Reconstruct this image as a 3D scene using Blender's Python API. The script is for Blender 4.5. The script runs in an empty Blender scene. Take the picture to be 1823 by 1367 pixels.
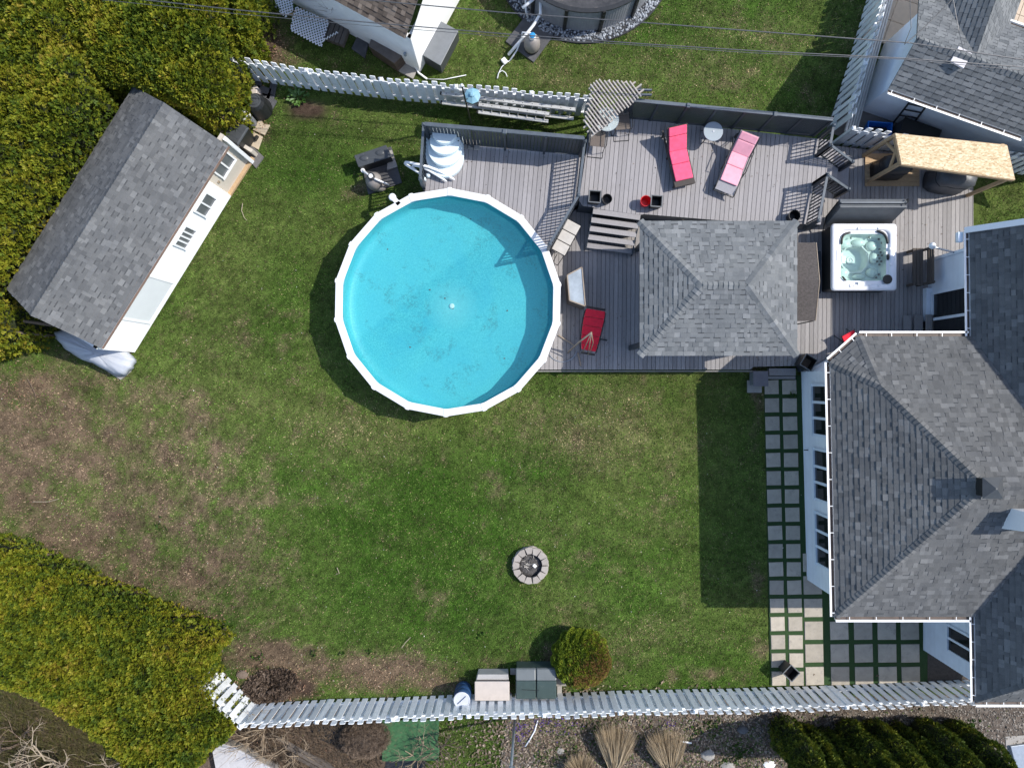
import bpy, math, random
import numpy as np
from mathutils import Vector, Matrix

random.seed(7)
rng = np.random.default_rng(11)
sc = bpy.context.scene
COL = sc.collection
PI = math.pi

# ---------------------------------------------------------------- camera: a drone looking straight down
H = 23.6            # flying height in metres
FPX = 1242.0        # focal length in photograph pixels (width 1823)
CX, CY = 911.5, 683.5
cam = bpy.data.cameras.new('drone_camera')
cam.sensor_fit = 'HORIZONTAL'
cam.sensor_width = 36.0
cam.lens = 36.0 * FPX / 1823.0
cam.clip_start = 0.1
cam.clip_end = 600
cam_o = bpy.data.objects.new('drone_camera', cam)
cam_o.location = (0, 0, H)
COL.objects.link(cam_o)
sc.camera = cam_o

# ---------------------------------------------------------------- daylight
SUN = Vector((0.90, 0.19, 1.0)).normalized()      # towards the sun
elev = math.asin(SUN.z)
azim = math.atan2(SUN.x, SUN.y)                   # clockwise from +Y
w = bpy.data.worlds.new('World')
sc.world = w
w.use_nodes = True
wn = w.node_tree
sky = wn.nodes.new('ShaderNodeTexSky')
sky.sky_type = 'NISHITA'
sky.sun_disc = False
sky.sun_elevation = elev
sky.sun_rotation = azim
bg = wn.nodes['Background']
bg.inputs['Strength'].default_value = 0.15
wn.links.new(sky.outputs[0], bg.inputs['Color'])
sl = bpy.data.lights.new('sun', 'SUN')
sl.energy = 3.2
sl.angle = math.radians(0.53)
sl.color = (1.0, 0.955, 0.88)
so = bpy.data.objects.new('sun', sl)
so.rotation_euler = SUN.to_track_quat('Z', 'Y').to_euler()
so.location = (20, 5, 40)
COL.objects.link(so)
sc.view_settings.view_transform = 'Standard'
sc.view_settings.look = 'None'
sc.view_settings.gamma = 1
sc.view_settings.exposure = 0.65
sc.render.engine = 'CYCLES'
sc.cycles.max_bounces = 6
sc.cycles.transparent_max_bounces = 12

# ---------------------------------------------------------------- helpers
def P(px, py, z=0.0):
    """the point at height z that the photograph shows at (px, py)"""
    k = (H - z) / FPX
    return Vector(((px - CX) * k, (CY - py) * k, z))

ORG = {}
def org(o):
    return ORG[o.name] if o is not None else Vector((0, 0, 0))

def tag(o, label=None, cat=None, group=None, kind=None):
    if label: o['label'] = label
    if cat: o['category'] = cat
    if group: o['group'] = group
    if kind: o['kind'] = kind
    return o

def thing(name, loc, label, cat, group=None):
    o = bpy.data.objects.new(name, None)
    o.empty_display_size = 0.1
    o.location = loc
    COL.objects.link(o)
    ORG[o.name] = Vector(loc)
    return tag(o, label, cat, group)

def link(o, parent=None, origin=None):
    COL.objects.link(o)
    if parent is not None: o.parent = parent
    ORG[o.name] = Vector(origin) if origin is not None else org(parent)
    return o

class MB:
    """collects world-space faces; obj() links them as one mesh"""
    def __init__(s, M=None):
        s.v, s.f, s.M = [], [], M
    def add(s, vs, fs):
        b = len(s.v)
        if s.M is not None: vs = [s.M @ Vector(p) for p in vs]
        s.v.extend([tuple(p) for p in vs])
        s.f.extend([tuple(i + b for i in f) for f in fs])
        return s
    def box(s, c, size, rz=0.0):
        hx, hy, hz = size[0] / 2, size[1] / 2, size[2] / 2
        ca, sa = math.cos(rz), math.sin(rz)
        vs = []
        for z in (-hz, hz):
            for x, y in ((-hx, -hy), (hx, -hy), (hx, hy), (-hx, hy)):
                vs.append((c[0] + x * ca - y * sa, c[1] + x * sa + y * ca, c[2] + z))
        return s.add(vs, [(3, 2, 1, 0), (4, 5, 6, 7), (0, 1, 5, 4), (1, 2, 6, 5), (2, 3, 7, 6), (3, 0, 4, 7)])
    def beam(s, p0, p1, wd, ht, up=(0, 0, 1)):
        p0, p1 = Vector(p0), Vector(p1)
        d = (p1 - p0).normalized()
        u = Vector(up)
        if abs(d.dot(u)) > 0.99: u = Vector((1, 0, 0))
        r = d.cross(u).normalized() * (wd / 2)
        t = r.cross(d).normalized() * (ht / 2)
        vs = [p0 - r - t, p0 + r - t, p0 + r + t, p0 - r + t, p1 - r - t, p1 + r - t, p1 + r + t, p1 - r + t]
        return s.add(vs, [(0, 1, 2, 3)[::-1], (4, 5, 6, 7), (0, 1, 5, 4), (1, 2, 6, 5), (2, 3, 7, 6), (3, 0, 4, 7)])
    def prism(s, pts, z0, z1):
        """pts: xy polygon (counter-clockwise)"""
        n = len(pts)
        a = sum(pts[i][0] * pts[(i + 1) % n][1] - pts[(i + 1) % n][0] * pts[i][1] for i in range(n))
        if a < 0: pts = pts[::-1]
        vs = [(p[0], p[1], z0) for p in pts] + [(p[0], p[1], z1) for p in pts]
        fs = [tuple(range(n))[::-1], tuple(range(n, 2 * n))]
        for i in range(n):
            j = (i + 1) % n
            fs.append((i, j, n + j, n + i))
        return s.add(vs, fs)
    def hull(s, bot, top):
        """bot, top: equal-length rings of 3-D points, counter-clockwise from above"""
        n = len(bot)
        fs = [tuple(range(n))[::-1], tuple(range(n, 2 * n))]
        for i in range(n):
            j = (i + 1) % n
            fs.append((i, j, n + j, n + i))
        return s.add(list(bot) + list(top), fs)
    def tube(s, pts, r, n=6, cap=True):
        pts = [Vector(p) for p in pts]
        m = len(pts)
        rr = r if isinstance(r, (list, tuple)) else [r] * m
        vs, fs = [], []
        prev = None
        for i in range(m):
            d = (pts[min(i + 1, m - 1)] - pts[max(i - 1, 0)])
            if d.length < 1e-9: d = Vector((0, 0, 1))
            d.normalize()
            if prev is None:
                u = Vector((0, 0, 1)) if abs(d.z) < 0.9 else Vector((1, 0, 0))
                a = d.cross(u).normalized()
            else:
                a = (prev - d * prev.dot(d))
                a = a.normalized() if a.length > 1e-6 else d.orthogonal().normalized()
            prev = a
            b = d.cross(a)
            for k in range(n):
                t = 2 * PI * k / n
                vs.append(pts[i] + (a * math.cos(t) + b * math.sin(t)) * rr[i])
        for i in range(m - 1):
            for k in range(n):
                q = (k + 1) % n
                fs.append((i * n + k, i * n + q, (i + 1) * n + q, (i + 1) * n + k))
        if cap:
            fs.append(tuple(range(n))[::-1])
            fs.append(tuple(range((m - 1) * n, m * n)))
        return s.add(vs, fs)
    def lathe(s, c, prof, n=24, cap=True, sx=1.0, sy=1.0, ph=0.0):
        vs, fs = [], []
        for r, z in prof:
            for k in range(n):
                t = 2 * PI * k / n + ph
                vs.append((c[0] + r * sx * math.cos(t), c[1] + r * sy * math.sin(t), c[2] + z))
        m = len(prof)
        for i in range(m - 1):
            for k in range(n):
                q = (k + 1) % n
                fs.append((i * n + k, i * n + q, (i + 1) * n + q, (i + 1) * n + k))
        if cap:
            fs.append(tuple(range(n))[::-1])
            fs.append(tuple(range((m - 1) * n, m * n)))
        return s.add(vs, fs)
    def rings(s, rings, cap0=True, cap1=True):
        n = len(rings[0]); vs = [p for r in rings for p in r]; fs = []
        for i in range(len(rings) - 1):
            for k in range(n):
                q = (k + 1) % n
                fs.append((i * n + k, i * n + q, (i + 1) * n + q, (i + 1) * n + k))
        if cap0: fs.append(tuple(range(n))[::-1])
        if cap1: fs.append(tuple(range((len(rings) - 1) * n, len(rings) * n)))
        return s.add(vs, fs)
    def poly(s, pts):
        return s.add(pts, [tuple(range(len(pts)))])
    def obj(s, name, m, parent=None, smooth=False, bevel=0.0, seg=2, sub=0):
        o0 = org(parent)
        me = bpy.data.meshes.new(name)
        me.from_pydata([(a - o0.x, b - o0.y, c - o0.z) for a, b, c in s.v], [], s.f)
        me.materials.append(m)
        if smooth:
            me.polygons.foreach_set('use_smooth', [True] * len(me.polygons))
        o = bpy.data.objects.new(name, me)
        link(o, parent)
        if bevel:
            b = o.modifiers.new('bevel', 'BEVEL'); b.width = bevel; b.segments = seg; b.limit_method = 'ANGLE'
            b.angle_limit = math.radians(40)
        if sub:
            q = o.modifiers.new('sub', 'SUBSURF'); q.levels = sub; q.render_levels = sub
        return o

def top(o, label, cat, group=None, kind=None):
    """a one-mesh thing: tag it and move its origin to its base"""
    me = o.data
    n = len(me.vertices)
    co = np.empty(n * 3, 'f'); me.vertices.foreach_get('co', co); co = co.reshape(-1, 3)
    c = Vector(((co[:, 0].min() + co[:, 0].max()) / 2, (co[:, 1].min() + co[:, 1].max()) / 2, co[:, 2].min()))
    co -= np.array(c, 'f')
    me.vertices.foreach_set('co', co.ravel()); me.update()
    o.location = c
    ORG[o.name] = c
    return tag(o, label, cat, group, kind)

def npmesh(name, verts, faces, m, parent=None, color=None, smooth=False):
    """fast mesh from numpy arrays; faces (n,3) or (n,4); color per vertex"""
    o0 = np.array(org(parent), 'f')
    k = faces.shape[1]
    me = bpy.data.meshes.new(name)
    me.vertices.add(len(verts)); me.vertices.foreach_set('co', (verts - o0).astype('f').ravel())
    me.loops.add(faces.size); me.loops.foreach_set('vertex_index', faces.astype('i').ravel())
    me.polygons.add(len(faces))
    me.polygons.foreach_set('loop_start', np.arange(0, faces.size, k, dtype='i'))
    me.polygons.foreach_set('loop_total', np.full(len(faces), k, 'i'))
    if smooth: me.polygons.foreach_set('use_smooth', np.ones(len(faces), bool))
    me.update(calc_edges=True)
    if color is not None:
        a = me.color_attributes.new('Col', 'FLOAT_COLOR', 'POINT')
        c4 = np.ones((len(verts), 4), 'f'); c4[:, :3] = color
        a.data.foreach_set('color', c4.ravel())
    me.materials.append(m)
    o = bpy.data.objects.new(name, me)
    return link(o, parent)

def shared(name, mesh, parent, loc, rot=None, scale=None):
    """an object that shares mesh data; loc in world space"""
    o = bpy.data.objects.new(name, mesh)
    o.location = Vector(loc) - org(parent)
    if rot is not None: o.rotation_euler = rot
    if scale is not None: o.scale = scale
    COL.objects.link(o)
    o.parent = parent
    return o

def rot_z(a, loc=(0, 0, 0)):
    return Matrix.Translation(Vector(loc)) @ Matrix.Rotation(a, 4, 'Z')

# ---- numpy value noise
_tab = rng.random((256, 256)).astype('f')
def vnoise(x, y, sc_=1.0, off=0):
    x = np.asarray(x) * sc_ + off * 17.3 + 500; y = np.asarray(y) * sc_ + off * 9.1 + 500
    xi = np.floor(x).astype(int); yi = np.floor(y).astype(int)
    fx = x - xi; fy = y - yi
    fx = fx * fx * (3 - 2 * fx); fy = fy * fy * (3 - 2 * fy)
    a = _tab[xi % 256, yi % 256]; b = _tab[(xi + 1) % 256, yi % 256]
    c = _tab[xi % 256, (yi + 1) % 256]; d = _tab[(xi + 1) % 256, (yi + 1) % 256]
    return (a * (1 - fx) + b * fx) * (1 - fy) + (c * (1 - fx) + d * fx) * fy
def fbm(x, y, s, n=4, off=0):
    t = 0; a = 1; w_ = 0
    for i in range(n):
        t = t + a * vnoise(x, y, s * 2 ** i, off + i); w_ += a; a *= 0.55
    return t / w_

def inside(x, y, poly):
    """even-odd test of arrays against an xy polygon"""
    r = np.zeros(np.shape(x), bool)
    n = len(poly)
    for i in range(n):
        x0, y0 = poly[i][0], poly[i][1]; x1, y1 = poly[(i + 1) % n][0], poly[(i + 1) % n][1]
        if y0 == y1: continue
        c = ((y0 > y) != (y1 > y)) & (x < (x1 - x0) * (y - y0) / (y1 - y0) + x0)
        r ^= c
    return r
def edge_dist(x, y, poly):
    d = np.full(np.shape(x), 1e9)
    n = len(poly)
    for i in range(n):
        x0, y0 = poly[i][0], poly[i][1]; x1, y1 = poly[(i + 1) % n][0], poly[(i + 1) % n][1]
        dx, dy = x1 - x0, y1 - y0
        t = np.clip(((x - x0) * dx + (y - y0) * dy) / (dx * dx + dy * dy + 1e-12), 0, 1)
        d = np.minimum(d, np.hypot(x - x0 - t * dx, y - y0 - t * dy))
    return d

# ---------------------------------------------------------------- materials
def nodes_of(name):
    m = bpy.data.materials.new(name); m.use_nodes = True
    nt = m.node_tree
    return m, nt, nt.nodes['Principled BSDF']
def N(nt, t, **kw):
    n = nt.nodes.new(t)
    for k, v in kw.items():
        if isinstance(v, (int, float, str, bool)) and hasattr(n, k): setattr(n, k, v)
    return n
def mixc(nt, fac, a, b, mode='MIX'):
    n = nt.nodes.new('ShaderNodeMix'); n.data_type = 'RGBA'; n.blend_type = mode
    for i, val in ((0, fac), (6, a), (7, b)):
        if isinstance(val, (int, float)): n.inputs[i].default_value = val
        elif isinstance(val, tuple): n.inputs[i].default_value = val if len(val) == 4 else (*val, 1)
        else: nt.links.new(val, n.inputs[i])
    return n.outputs[2]
def math_(nt, op, a, b=None, clamp=False):
    n = nt.nodes.new('ShaderNodeMath'); n.operation = op; n.use_clamp = clamp
    for i, val in ((0, a), (1, b)):
        if val is None: continue
        if isinstance(val, (int, float)): n.inputs[i].default_value = val
        else: nt.links.new(val, n.inputs[i])
    return n.outputs[0]
def noise(nt, vec, scale, detail=4, rough=0.6, dist=0.0):
    n = nt.nodes.new('ShaderNodeTexNoise')
    n.inputs['Scale'].default_value = scale; n.inputs['Detail'].default_value = detail
    n.inputs['Roughness'].default_value = rough; n.inputs['Distortion'].default_value = dist
    if vec is not None: nt.links.new(vec, n.inputs['Vector'])
    return n.outputs['Fac']
def ramp(nt, fac, stops):
    n = nt.nodes.new('ShaderNodeValToRGB')
    e = n.color_ramp.elements
    while len(e) < len(stops): e.new(0.5)
    for i, (p, c) in enumerate(stops):
        e[i].position = p; e[i].color = (*c, 1) if len(c) == 3 else c
    nt.links.new(fac, n.inputs[0])
    return n.outputs[0]
def bump(nt, b, hgt, strength=0.3, dist=0.02):
    n = nt.nodes.new('ShaderNodeBump')
    n.inputs['Strength'].default_value = strength; n.inputs['Distance'].default_value = dist
    nt.links.new(hgt, n.inputs['Height']); nt.links.new(n.outputs[0], b.inputs['Normal'])
def rand_fac(nt):
    """one random number for every separate piece, whether an object of its own or an island of a joined mesh"""
    oi = nt.nodes.new('ShaderNodeObjectInfo'); g = nt.nodes.new('ShaderNodeNewGeometry')
    return math_(nt, 'FRACT', math_(nt, 'ADD', oi.outputs['Random'], g.outputs['Random Per Island']))
def world_pos(nt):
    return nt.nodes.new('ShaderNodeNewGeometry').outputs['Position']

def mat(name, col, rough=0.6, var=0.12, scale=6.0, piece=0.0, bmp=0.0, bscale=40.0, metal=0.0, spec=0.5, dirt=None, stretch=None):
    """plain surface: colour, uneven tone, per-piece tone, fine relief, optional dirt"""
    m, nt, b = nodes_of(name)
    pos = world_pos(nt)
    if stretch:
        mp = nt.nodes.new('ShaderNodeMapping'); mp.inputs['Scale'].default_value = stretch
        nt.links.new(pos, mp.inputs['Vector']); vec = mp.outputs[0]
    else: vec = pos
    f = noise(nt, vec, scale, 5, 0.65)
    lo = tuple(c * (1 - var) for c in col); hi = tuple(min(1, c * (1 + var)) for c in col)
    c = ramp(nt, f, [(0.3, lo), (0.7, hi)])
    if piece:
        r = rand_fac(nt)
        g = math_(nt, 'ADD', math_(nt, 'MULTIPLY', r, 2 * piece), 1 - piece)
        cc = nt.nodes.new('ShaderNodeCombineColor')
        for i in range(3): nt.links.new(g, cc.inputs[i])
        c = mixc(nt, 1.0, c, cc.outputs[0], 'MULTIPLY')
    if dirt:
        f2 = noise(nt, pos, dirt[1], 6, 0.7)
        k = ramp(nt, f2, [(dirt[2], (0, 0, 0)), (min(1, dirt[2] + 0.2), (1, 1, 1))])
        c = mixc(nt, k, c, dirt[0])
    nt.links.new(c, b.inputs['Base Color'])
    b.inputs['Roughness'].default_value = rough
    b.inputs['Metallic'].default_value = metal
    b.inputs['Specular IOR Level'].default_value = spec
    if bmp: bump(nt, b, noise(nt, vec, bscale, 4, 0.7), bmp, 0.01)
    return m

def shingle_mat(name, stops, grain=0.25):
    m, nt, b = nodes_of(name)
    pos = world_pos(nt)
    r = rand_fac(nt)
    n2 = noise(nt, pos, 1.1, 4, 0.6)
    f = math_(nt, 'ADD', math_(nt, 'MULTIPLY', r, 0.8), math_(nt, 'MULTIPLY', n2, 0.25))
    c = ramp(nt, f, stops)
    g = noise(nt, pos, 70.0, 3, 0.8)
    gr = ramp(nt, g, [(0.25, (1 - grain,) * 3), (0.75, (1 + grain,) * 3)])
    c = mixc(nt, 1.0, c, gr, 'MULTIPLY')
    # weather streaks and lichen dust
    wz = ramp(nt, noise(nt, pos, 0.7, 6, 0.75, 0.8), [(0.35, (0.84, 0.85, 0.86)), (0.65, (1.12, 1.11, 1.08))])
    c = mixc(nt, 1.0, c, wz, 'MULTIPLY')
    nt.links.new(c, b.inputs['Base Color'])
    b.inputs['Roughness'].default_value = 0.92
    b.inputs['Specular IOR Level'].default_value = 0.2
    bump(nt, b, g, 0.5, 0.006)
    return m

def attr_mat(name, rough=0.7, spec=0.2, trans=0.0):
    """colour from the mesh's own colour layer (leaf, blade or soil kind)"""
    m, nt, b = nodes_of(name)
    a = nt.nodes.new('ShaderNodeVertexColor'); a.layer_name = 'Col'
    nt.links.new(a.outputs[0], b.inputs['Base Color'])
    b.inputs['Roughness'].default_value = rough
    b.inputs['Specular IOR Level'].default_value = spec
    if trans:
        t = nt.nodes.new('ShaderNodeBsdfTranslucent'); nt.links.new(a.outputs[0], t.inputs[0])
        mx = nt.nodes.new('ShaderNodeMixShader'); mx.inputs[0].default_value = trans
        nt.links.new(b.outputs[0], mx.inputs[1]); nt.links.new(t.outputs[0], mx.inputs[2])
        nt.links.new(mx.outputs[0], nt.nodes['Material Output'].inputs['Surface'])
    return m

def glass_mat(name, tint=(0.8, 0.9, 0.95), alpha=0.25, rough=0.03):
    """thin see-through pane with a clear reflection"""
    m, nt, b = nodes_of(name)
    t = nt.nodes.new('ShaderNodeBsdfTransparent'); t.inputs[0].default_value = (*tint, 1)
    b.inputs['Base Color'].default_value = (*tint, 1); b.inputs['Roughness'].default_value = rough
    mx = nt.nodes.new('ShaderNodeMixShader'); mx.inputs[0].default_value = alpha
    nt.links.new(t.outputs[0], mx.inputs[1]); nt.links.new(b.outputs[0], mx.inputs[2])
    nt.links.new(mx.outputs[0], nt.nodes['Material Output'].inputs['Surface'])
    return m

def water_mat(name, tint, murk=None, amount=0.0):
    m, nt, b = nodes_of(name)
    nt.nodes.remove(b)
    t = nt.nodes.new('ShaderNodeBsdfTransparent'); t.inputs[0].default_value = (*tint, 1)
    g = nt.nodes.new('ShaderNodeBsdfGlossy'); g.inputs['Roughness'].default_value = 0.04
    fr = nt.nodes.new('ShaderNodeFresnel'); fr.inputs[0].default_value = 1.33
    bp = nt.nodes.new('ShaderNodeBump'); bp.inputs['Strength'].default_value = 0.06; bp.inputs['Distance'].default_value = 0.02
    nt.links.new(noise(nt, world_pos(nt), 3.5, 3, 0.5), bp.inputs['Height'])
    nt.links.new(bp.outputs[0], g.inputs['Normal'])
    mx = nt.nodes.new('ShaderNodeMixShader')
    body = t.outputs[0]
    if murk:      # slightly cloudy water scatters some light
        df = nt.nodes.new('ShaderNodeBsdfDiffuse'); df.inputs[0].default_value = (*murk, 1)
        m2 = nt.nodes.new('ShaderNodeMixShader'); m2.inputs[0].default_value = amount
        nt.links.new(t.outputs[0], m2.inputs[1]); nt.links.new(df.outputs[0], m2.inputs[2]); body = m2.outputs[0]
    nt.links.new(fr.outputs[0], mx.inputs[0]); nt.links.new(body, mx.inputs[1]); nt.links.new(g.outputs[0], mx.inputs[2])
    nt.links.new(mx.outputs[0], nt.nodes['Material Output'].inputs['Surface'])
    return m

M = {}
M['white'] = mat('white_paint', (0.80, 0.80, 0.79), 0.5, 0.05, 3)
M['white_vinyl'] = mat('white_vinyl', (0.80, 0.81, 0.82), 0.45, 0.04, 2)
M['picket'] = mat('picket_paint', (0.76, 0.775, 0.785), 0.6, 0.08, 5, piece=0.12, dirt=((0.50, 0.51, 0.49), 7, 0.55))
M['gutter'] = mat('gutter_enamel', (0.82, 0.82, 0.81), 0.35, 0.03, 2)
M['house_wall'] = mat('house_siding', (0.80, 0.83, 0.86), 0.6, 0.05, 2, piece=0.03)
M['blue_wall'] = mat('pale_blue_siding', (0.72, 0.78, 0.85), 0.6, 0.06, 2, piece=0.03)
M['glass_dark'] = mat('dark_glass', (0.012, 0.014, 0.016), 0.06, 0.3, 1.2, spec=0.6)
M['glass_grey'] = mat('screened_glass', (0.12, 0.13, 0.14), 0.25, 0.15, 3)
M['deck_low'] = mat('weathered_grey_boards', (0.275, 0.258, 0.252), 0.75, 0.14, 5, piece=0.16, bmp=0.3, bscale=30, stretch=(14, 1.2, 5), dirt=((0.225, 0.21, 0.205), 1.6, 0.56))
M['deck_up'] = mat('stained_grey_boards', (0.285, 0.27, 0.275), 0.7, 0.12, 5, piece=0.11, bmp=0.3, bscale=30, stretch=(14, 1.2, 5), dirt=((0.25, 0.236, 0.238), 1.4, 0.56))
M['black'] = mat('black_painted_wood', (0.028, 0.036, 0.046), 0.5, 0.2, 6, piece=0.12)
M['black_rail'] = mat('black_rail_cap', (0.075, 0.092, 0.112), 0.55, 0.2, 4, piece=0.1)
M['black_plastic'] = mat('black_plastic', (0.014, 0.015, 0.016), 0.5, 0.2, 5)
M['dark_metal'] = mat('dark_metal', (0.035, 0.036, 0.038), 0.4, 0.2, 8, metal=0.4)
M['tan_metal'] = mat('tan_metal', (0.34, 0.27, 0.2), 0.4, 0.15, 8, metal=0.3)
M['wicker'] = mat('dark_wicker', (0.055, 0.045, 0.04), 0.75, 0.35, 60)
M['sling'] = mat('brown_sling', (0.13, 0.105, 0.09), 0.8, 0.15, 40, bmp=0.3, bscale=120)
M['grey_sling'] = mat('grey_sling', (0.32, 0.31, 0.33), 0.7, 0.1, 20)
M['pink'] = mat('hot_pink_cushion', (0.84, 0.10, 0.20), 0.85, 0.14, 7, bmp=0.7, bscale=11, dirt=((0.70, 0.15, 0.22), 4, 0.58))
M['pale_pink'] = mat('faded_pink_cushion', (0.84, 0.38, 0.46), 0.85, 0.10, 4, bmp=0.7, bscale=11, dirt=((0.66, 0.22, 0.31), 3, 0.6))
M['red'] = mat('red_cushion', (0.72, 0.010, 0.035), 0.8, 0.15, 9, bmp=0.7, bscale=12)
M['red_plastic'] = mat('red_plastic', (0.62, 0.015, 0.02), 0.35, 0.06, 5)
M['frost_glass'] = glass_mat('frosted_table_glass', (0.50, 0.56, 0.60), 0.7, 0.3)
M['clear_glass'] = glass_mat('clear_table_glass', (0.86, 0.92, 0.92), 0.35, 0.05)
M['pool_white'] = mat('pool_rail_white', (0.72, 0.72, 0.72), 0.4, 0.04, 4, dirt=((0.55, 0.54, 0.5), 14, 0.66))
M['step_white'] = mat('pool_step_plastic', (0.68, 0.77, 0.80), 0.35, 0.04, 2)
M['hose_white'] = mat('white_hose', (0.76, 0.77, 0.78), 0.4, 0.06, 8)
M['tan_plastic'] = mat('grey_tan_plastic', (0.26, 0.235, 0.215), 0.45, 0.1, 4)
M['grey_plastic'] = mat('grey_plastic', (0.16, 0.17, 0.18), 0.45, 0.12, 4)
M['charcoal_plastic'] = mat('charcoal_plastic', (0.05, 0.055, 0.06), 0.5, 0.15, 4, dirt=((0.12, 0.12, 0.12), 5, 0.62))
M['concrete'] = mat('concrete', (0.31, 0.29, 0.265), 0.9, 0.14, 3, piece=0.08, bmp=0.35, bscale=60, dirt=((0.2, 0.18, 0.16), 4, 0.6))
M['paver'] = mat('concrete_paver', (0.40, 0.355, 0.29), 0.9, 0.12, 4, piece=0.16, bmp=0.3, bscale=60, dirt=((0.24, 0.22, 0.2), 5, 0.55))
M['dark_slab'] = mat('dark_stone_slab', (0.075, 0.075, 0.08), 0.8, 0.25, 4, piece=0.2, bmp=0.3)
M['flagstone'] = mat('flagstone', (0.42, 0.345, 0.25), 0.9, 0.12, 6, piece=0.08, bmp=0.4, bscale=40)
M['block'] = mat('fire_pit_block', (0.33, 0.295, 0.26), 0.9, 0.1, 12, piece=0.08, bmp=0.4, bscale=70)
M['ash'] = mat('ash_and_charcoal', (0.075, 0.07, 0.068), 0.95, 0.8, 22, bmp=1.0, bscale=35)
M['lumber'] = mat('new_lumber', (0.44, 0.30, 0.17), 0.75, 0.14, 5, piece=0.1, stretch=(3, 3, 3))
M['tarp_black'] = mat('black_vinyl_cover', (0.022, 0.023, 0.026), 0.45, 0.2, 5, bmp=0.5, bscale=9)
M['tarp_grey'] = mat('grey_tarpaulin', (0.42, 0.44, 0.48), 0.55, 0.06, 4, bmp=0.5, bscale=8)
M['cover_vinyl'] = mat('hot_tub_cover_vinyl', (0.10, 0.11, 0.12), 0.5, 0.12, 5, bmp=0.2, bscale=20)
M['tub_shell'] = mat('tub_acrylic', (0.80, 0.80, 0.82), 0.18, 0.04, 3)
M['tub_shell_in'] = mat('tub_acrylic_basin', (0.80, 0.84, 0.83), 0.15, 0.06, 5)
M['bark'] = mat('bark', (0.14, 0.105, 0.08), 0.9, 0.25, 20)
M['twig'] = mat('dry_twigs', (0.27, 0.205, 0.14), 0.9, 0.25, 12, piece=0.3)
M['beige_plastic'] = mat('beige_plastic', (0.50, 0.44, 0.395), 0.55, 0.06, 5, dirt=((0.4, 0.35, 0.31), 6, 0.6))
M['green_plastic'] = mat('dark_green_plastic', (0.045, 0.07, 0.066), 0.45, 0.12, 3, dirt=((0.085, 0.11, 0.105), 5, 0.6))
M['green_plastic_light'] = mat('grey_green_lid', (0.135, 0.15, 0.155), 0.4, 0.1, 3)
M['blue_barrel'] = mat('blue_barrel_plastic', (0.025, 0.065, 0.16), 0.4, 0.1, 4)
M['barrel_top'] = mat('pale_grey_lid', (0.52, 0.54, 0.58), 0.5, 0.06, 6)
M['blue_plastic'] = mat('bright_blue_plastic', (0.012, 0.17, 0.62), 0.4, 0.1, 4)
M['alu'] = mat('aluminium', (0.62, 0.61, 0.58), 0.4, 0.1, 8, metal=0.5)
M['galv'] = mat('galvanised_steel', (0.33, 0.37, 0.42), 0.4, 0.12, 8, metal=0.6)
M['rust_brown'] = mat('brown_box', (0.085, 0.06, 0.048), 0.6, 0.3, 5, dirt=((0.16, 0.12, 0.09), 4, 0.58))
M['lamp_blue'] = mat('blue_parasol', (0.20, 0.38, 0.47), 0.6, 0.1, 5)
M['weather_wood'] = mat('weathered_pergola', (0.40, 0.36, 0.32), 0.85, 0.15, 10, piece=0.15)
M['old_wood'] = mat('old_brown_wood', (0.10, 0.082, 0.068), 0.85, 0.2, 8, piece=0.15, stretch=(2, 8, 4))
M['wire'] = mat('cable', (0.10, 0.10, 0.105), 0.4, 0.2, 10, metal=0.4)
M['pebble'] = mat('grey_pebble', (0.25, 0.27, 0.30), 0.8, 0.2, 30, piece=0.5)
M['tiles_warm'] = mat('patio_slab', (0.56, 0.45, 0.34), 0.85, 0.08, 5, piece=0.06)
M['tarp_green'] = mat('green_tarpaulin', (0.03, 0.10, 0.035), 0.7, 0.35, 8, bmp=0.6, bscale=12, dirt=((0.12, 0.10, 0.055), 7, 0.52))
M['pool_wall_grey'] = mat('corrugated_grey_pool_wall', (0.25, 0.26, 0.28), 0.5, 0.1, 4)
M['dirty_cover'] = mat('leafy_winter_cover', (0.045, 0.042, 0.042), 0.45, 0.5, 6, dirt=((0.19, 0.16, 0.13), 3.2, 0.56))
M['stone'] = mat('pale_boulder', (0.30, 0.28, 0.25), 0.9, 0.15, 12, bmp=0.5, bscale=30)
M['shade_cloth'] = mat('faded_brown_shade_cloth', (0.072, 0.062, 0.058), 0.85, 0.35, 16, bmp=0.3, bscale=80, dirt=((0.15, 0.035, 0.04), 1.6, 0.6))
M['turf'] = mat('artificial_turf_green', (0.022, 0.055, 0.014), 0.95, 0.35, 60, bmp=0.6, bscale=160)
M['gravel_base'] = mat('gravel_soil', (0.085, 0.066, 0.052), 0.95, 0.6, 5, bmp=0.9, bscale=40, dirt=((0.21, 0.185, 0.16), 2.2, 0.5))
M['leafy'] = attr_mat('leaf_colours', 0.65, 0.25, 0.18)
M['blade'] = attr_mat('grass_blades', 0.7, 0.15, 0.12)
M['soil'] = attr_mat('lawn_soil', 0.95, 0.1)
M['shingle_house'] = shingle_mat('house_shingles', [(0.0, (0.0773, 0.0790, 0.0815)), (0.28, (0.1092, 0.1109, 0.1134)), (0.72, (0.1260, 0.1277, 0.1302)), (1.0, (0.1890, 0.1907, 0.1932))])
M['shingle_gazebo'] = shingle_mat('gazebo_shingles', [(0.0, (0.1021, 0.1104, 0.1172)), (0.28, (0.1474, 0.1557, 0.1625)), (0.72, (0.1625, 0.1709, 0.1777)), (1.0, (0.2344, 0.2419, 0.2495))])
M['shingle_shed'] = shingle_mat('shed_shingles', [(0.0, (0.0766, 0.0793, 0.0833)), (0.28, (0.1099, 0.1126, 0.1166)), (0.72, (0.1232, 0.1259, 0.1299)), (1.0, (0.1798, 0.1831, 0.1865))])
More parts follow.
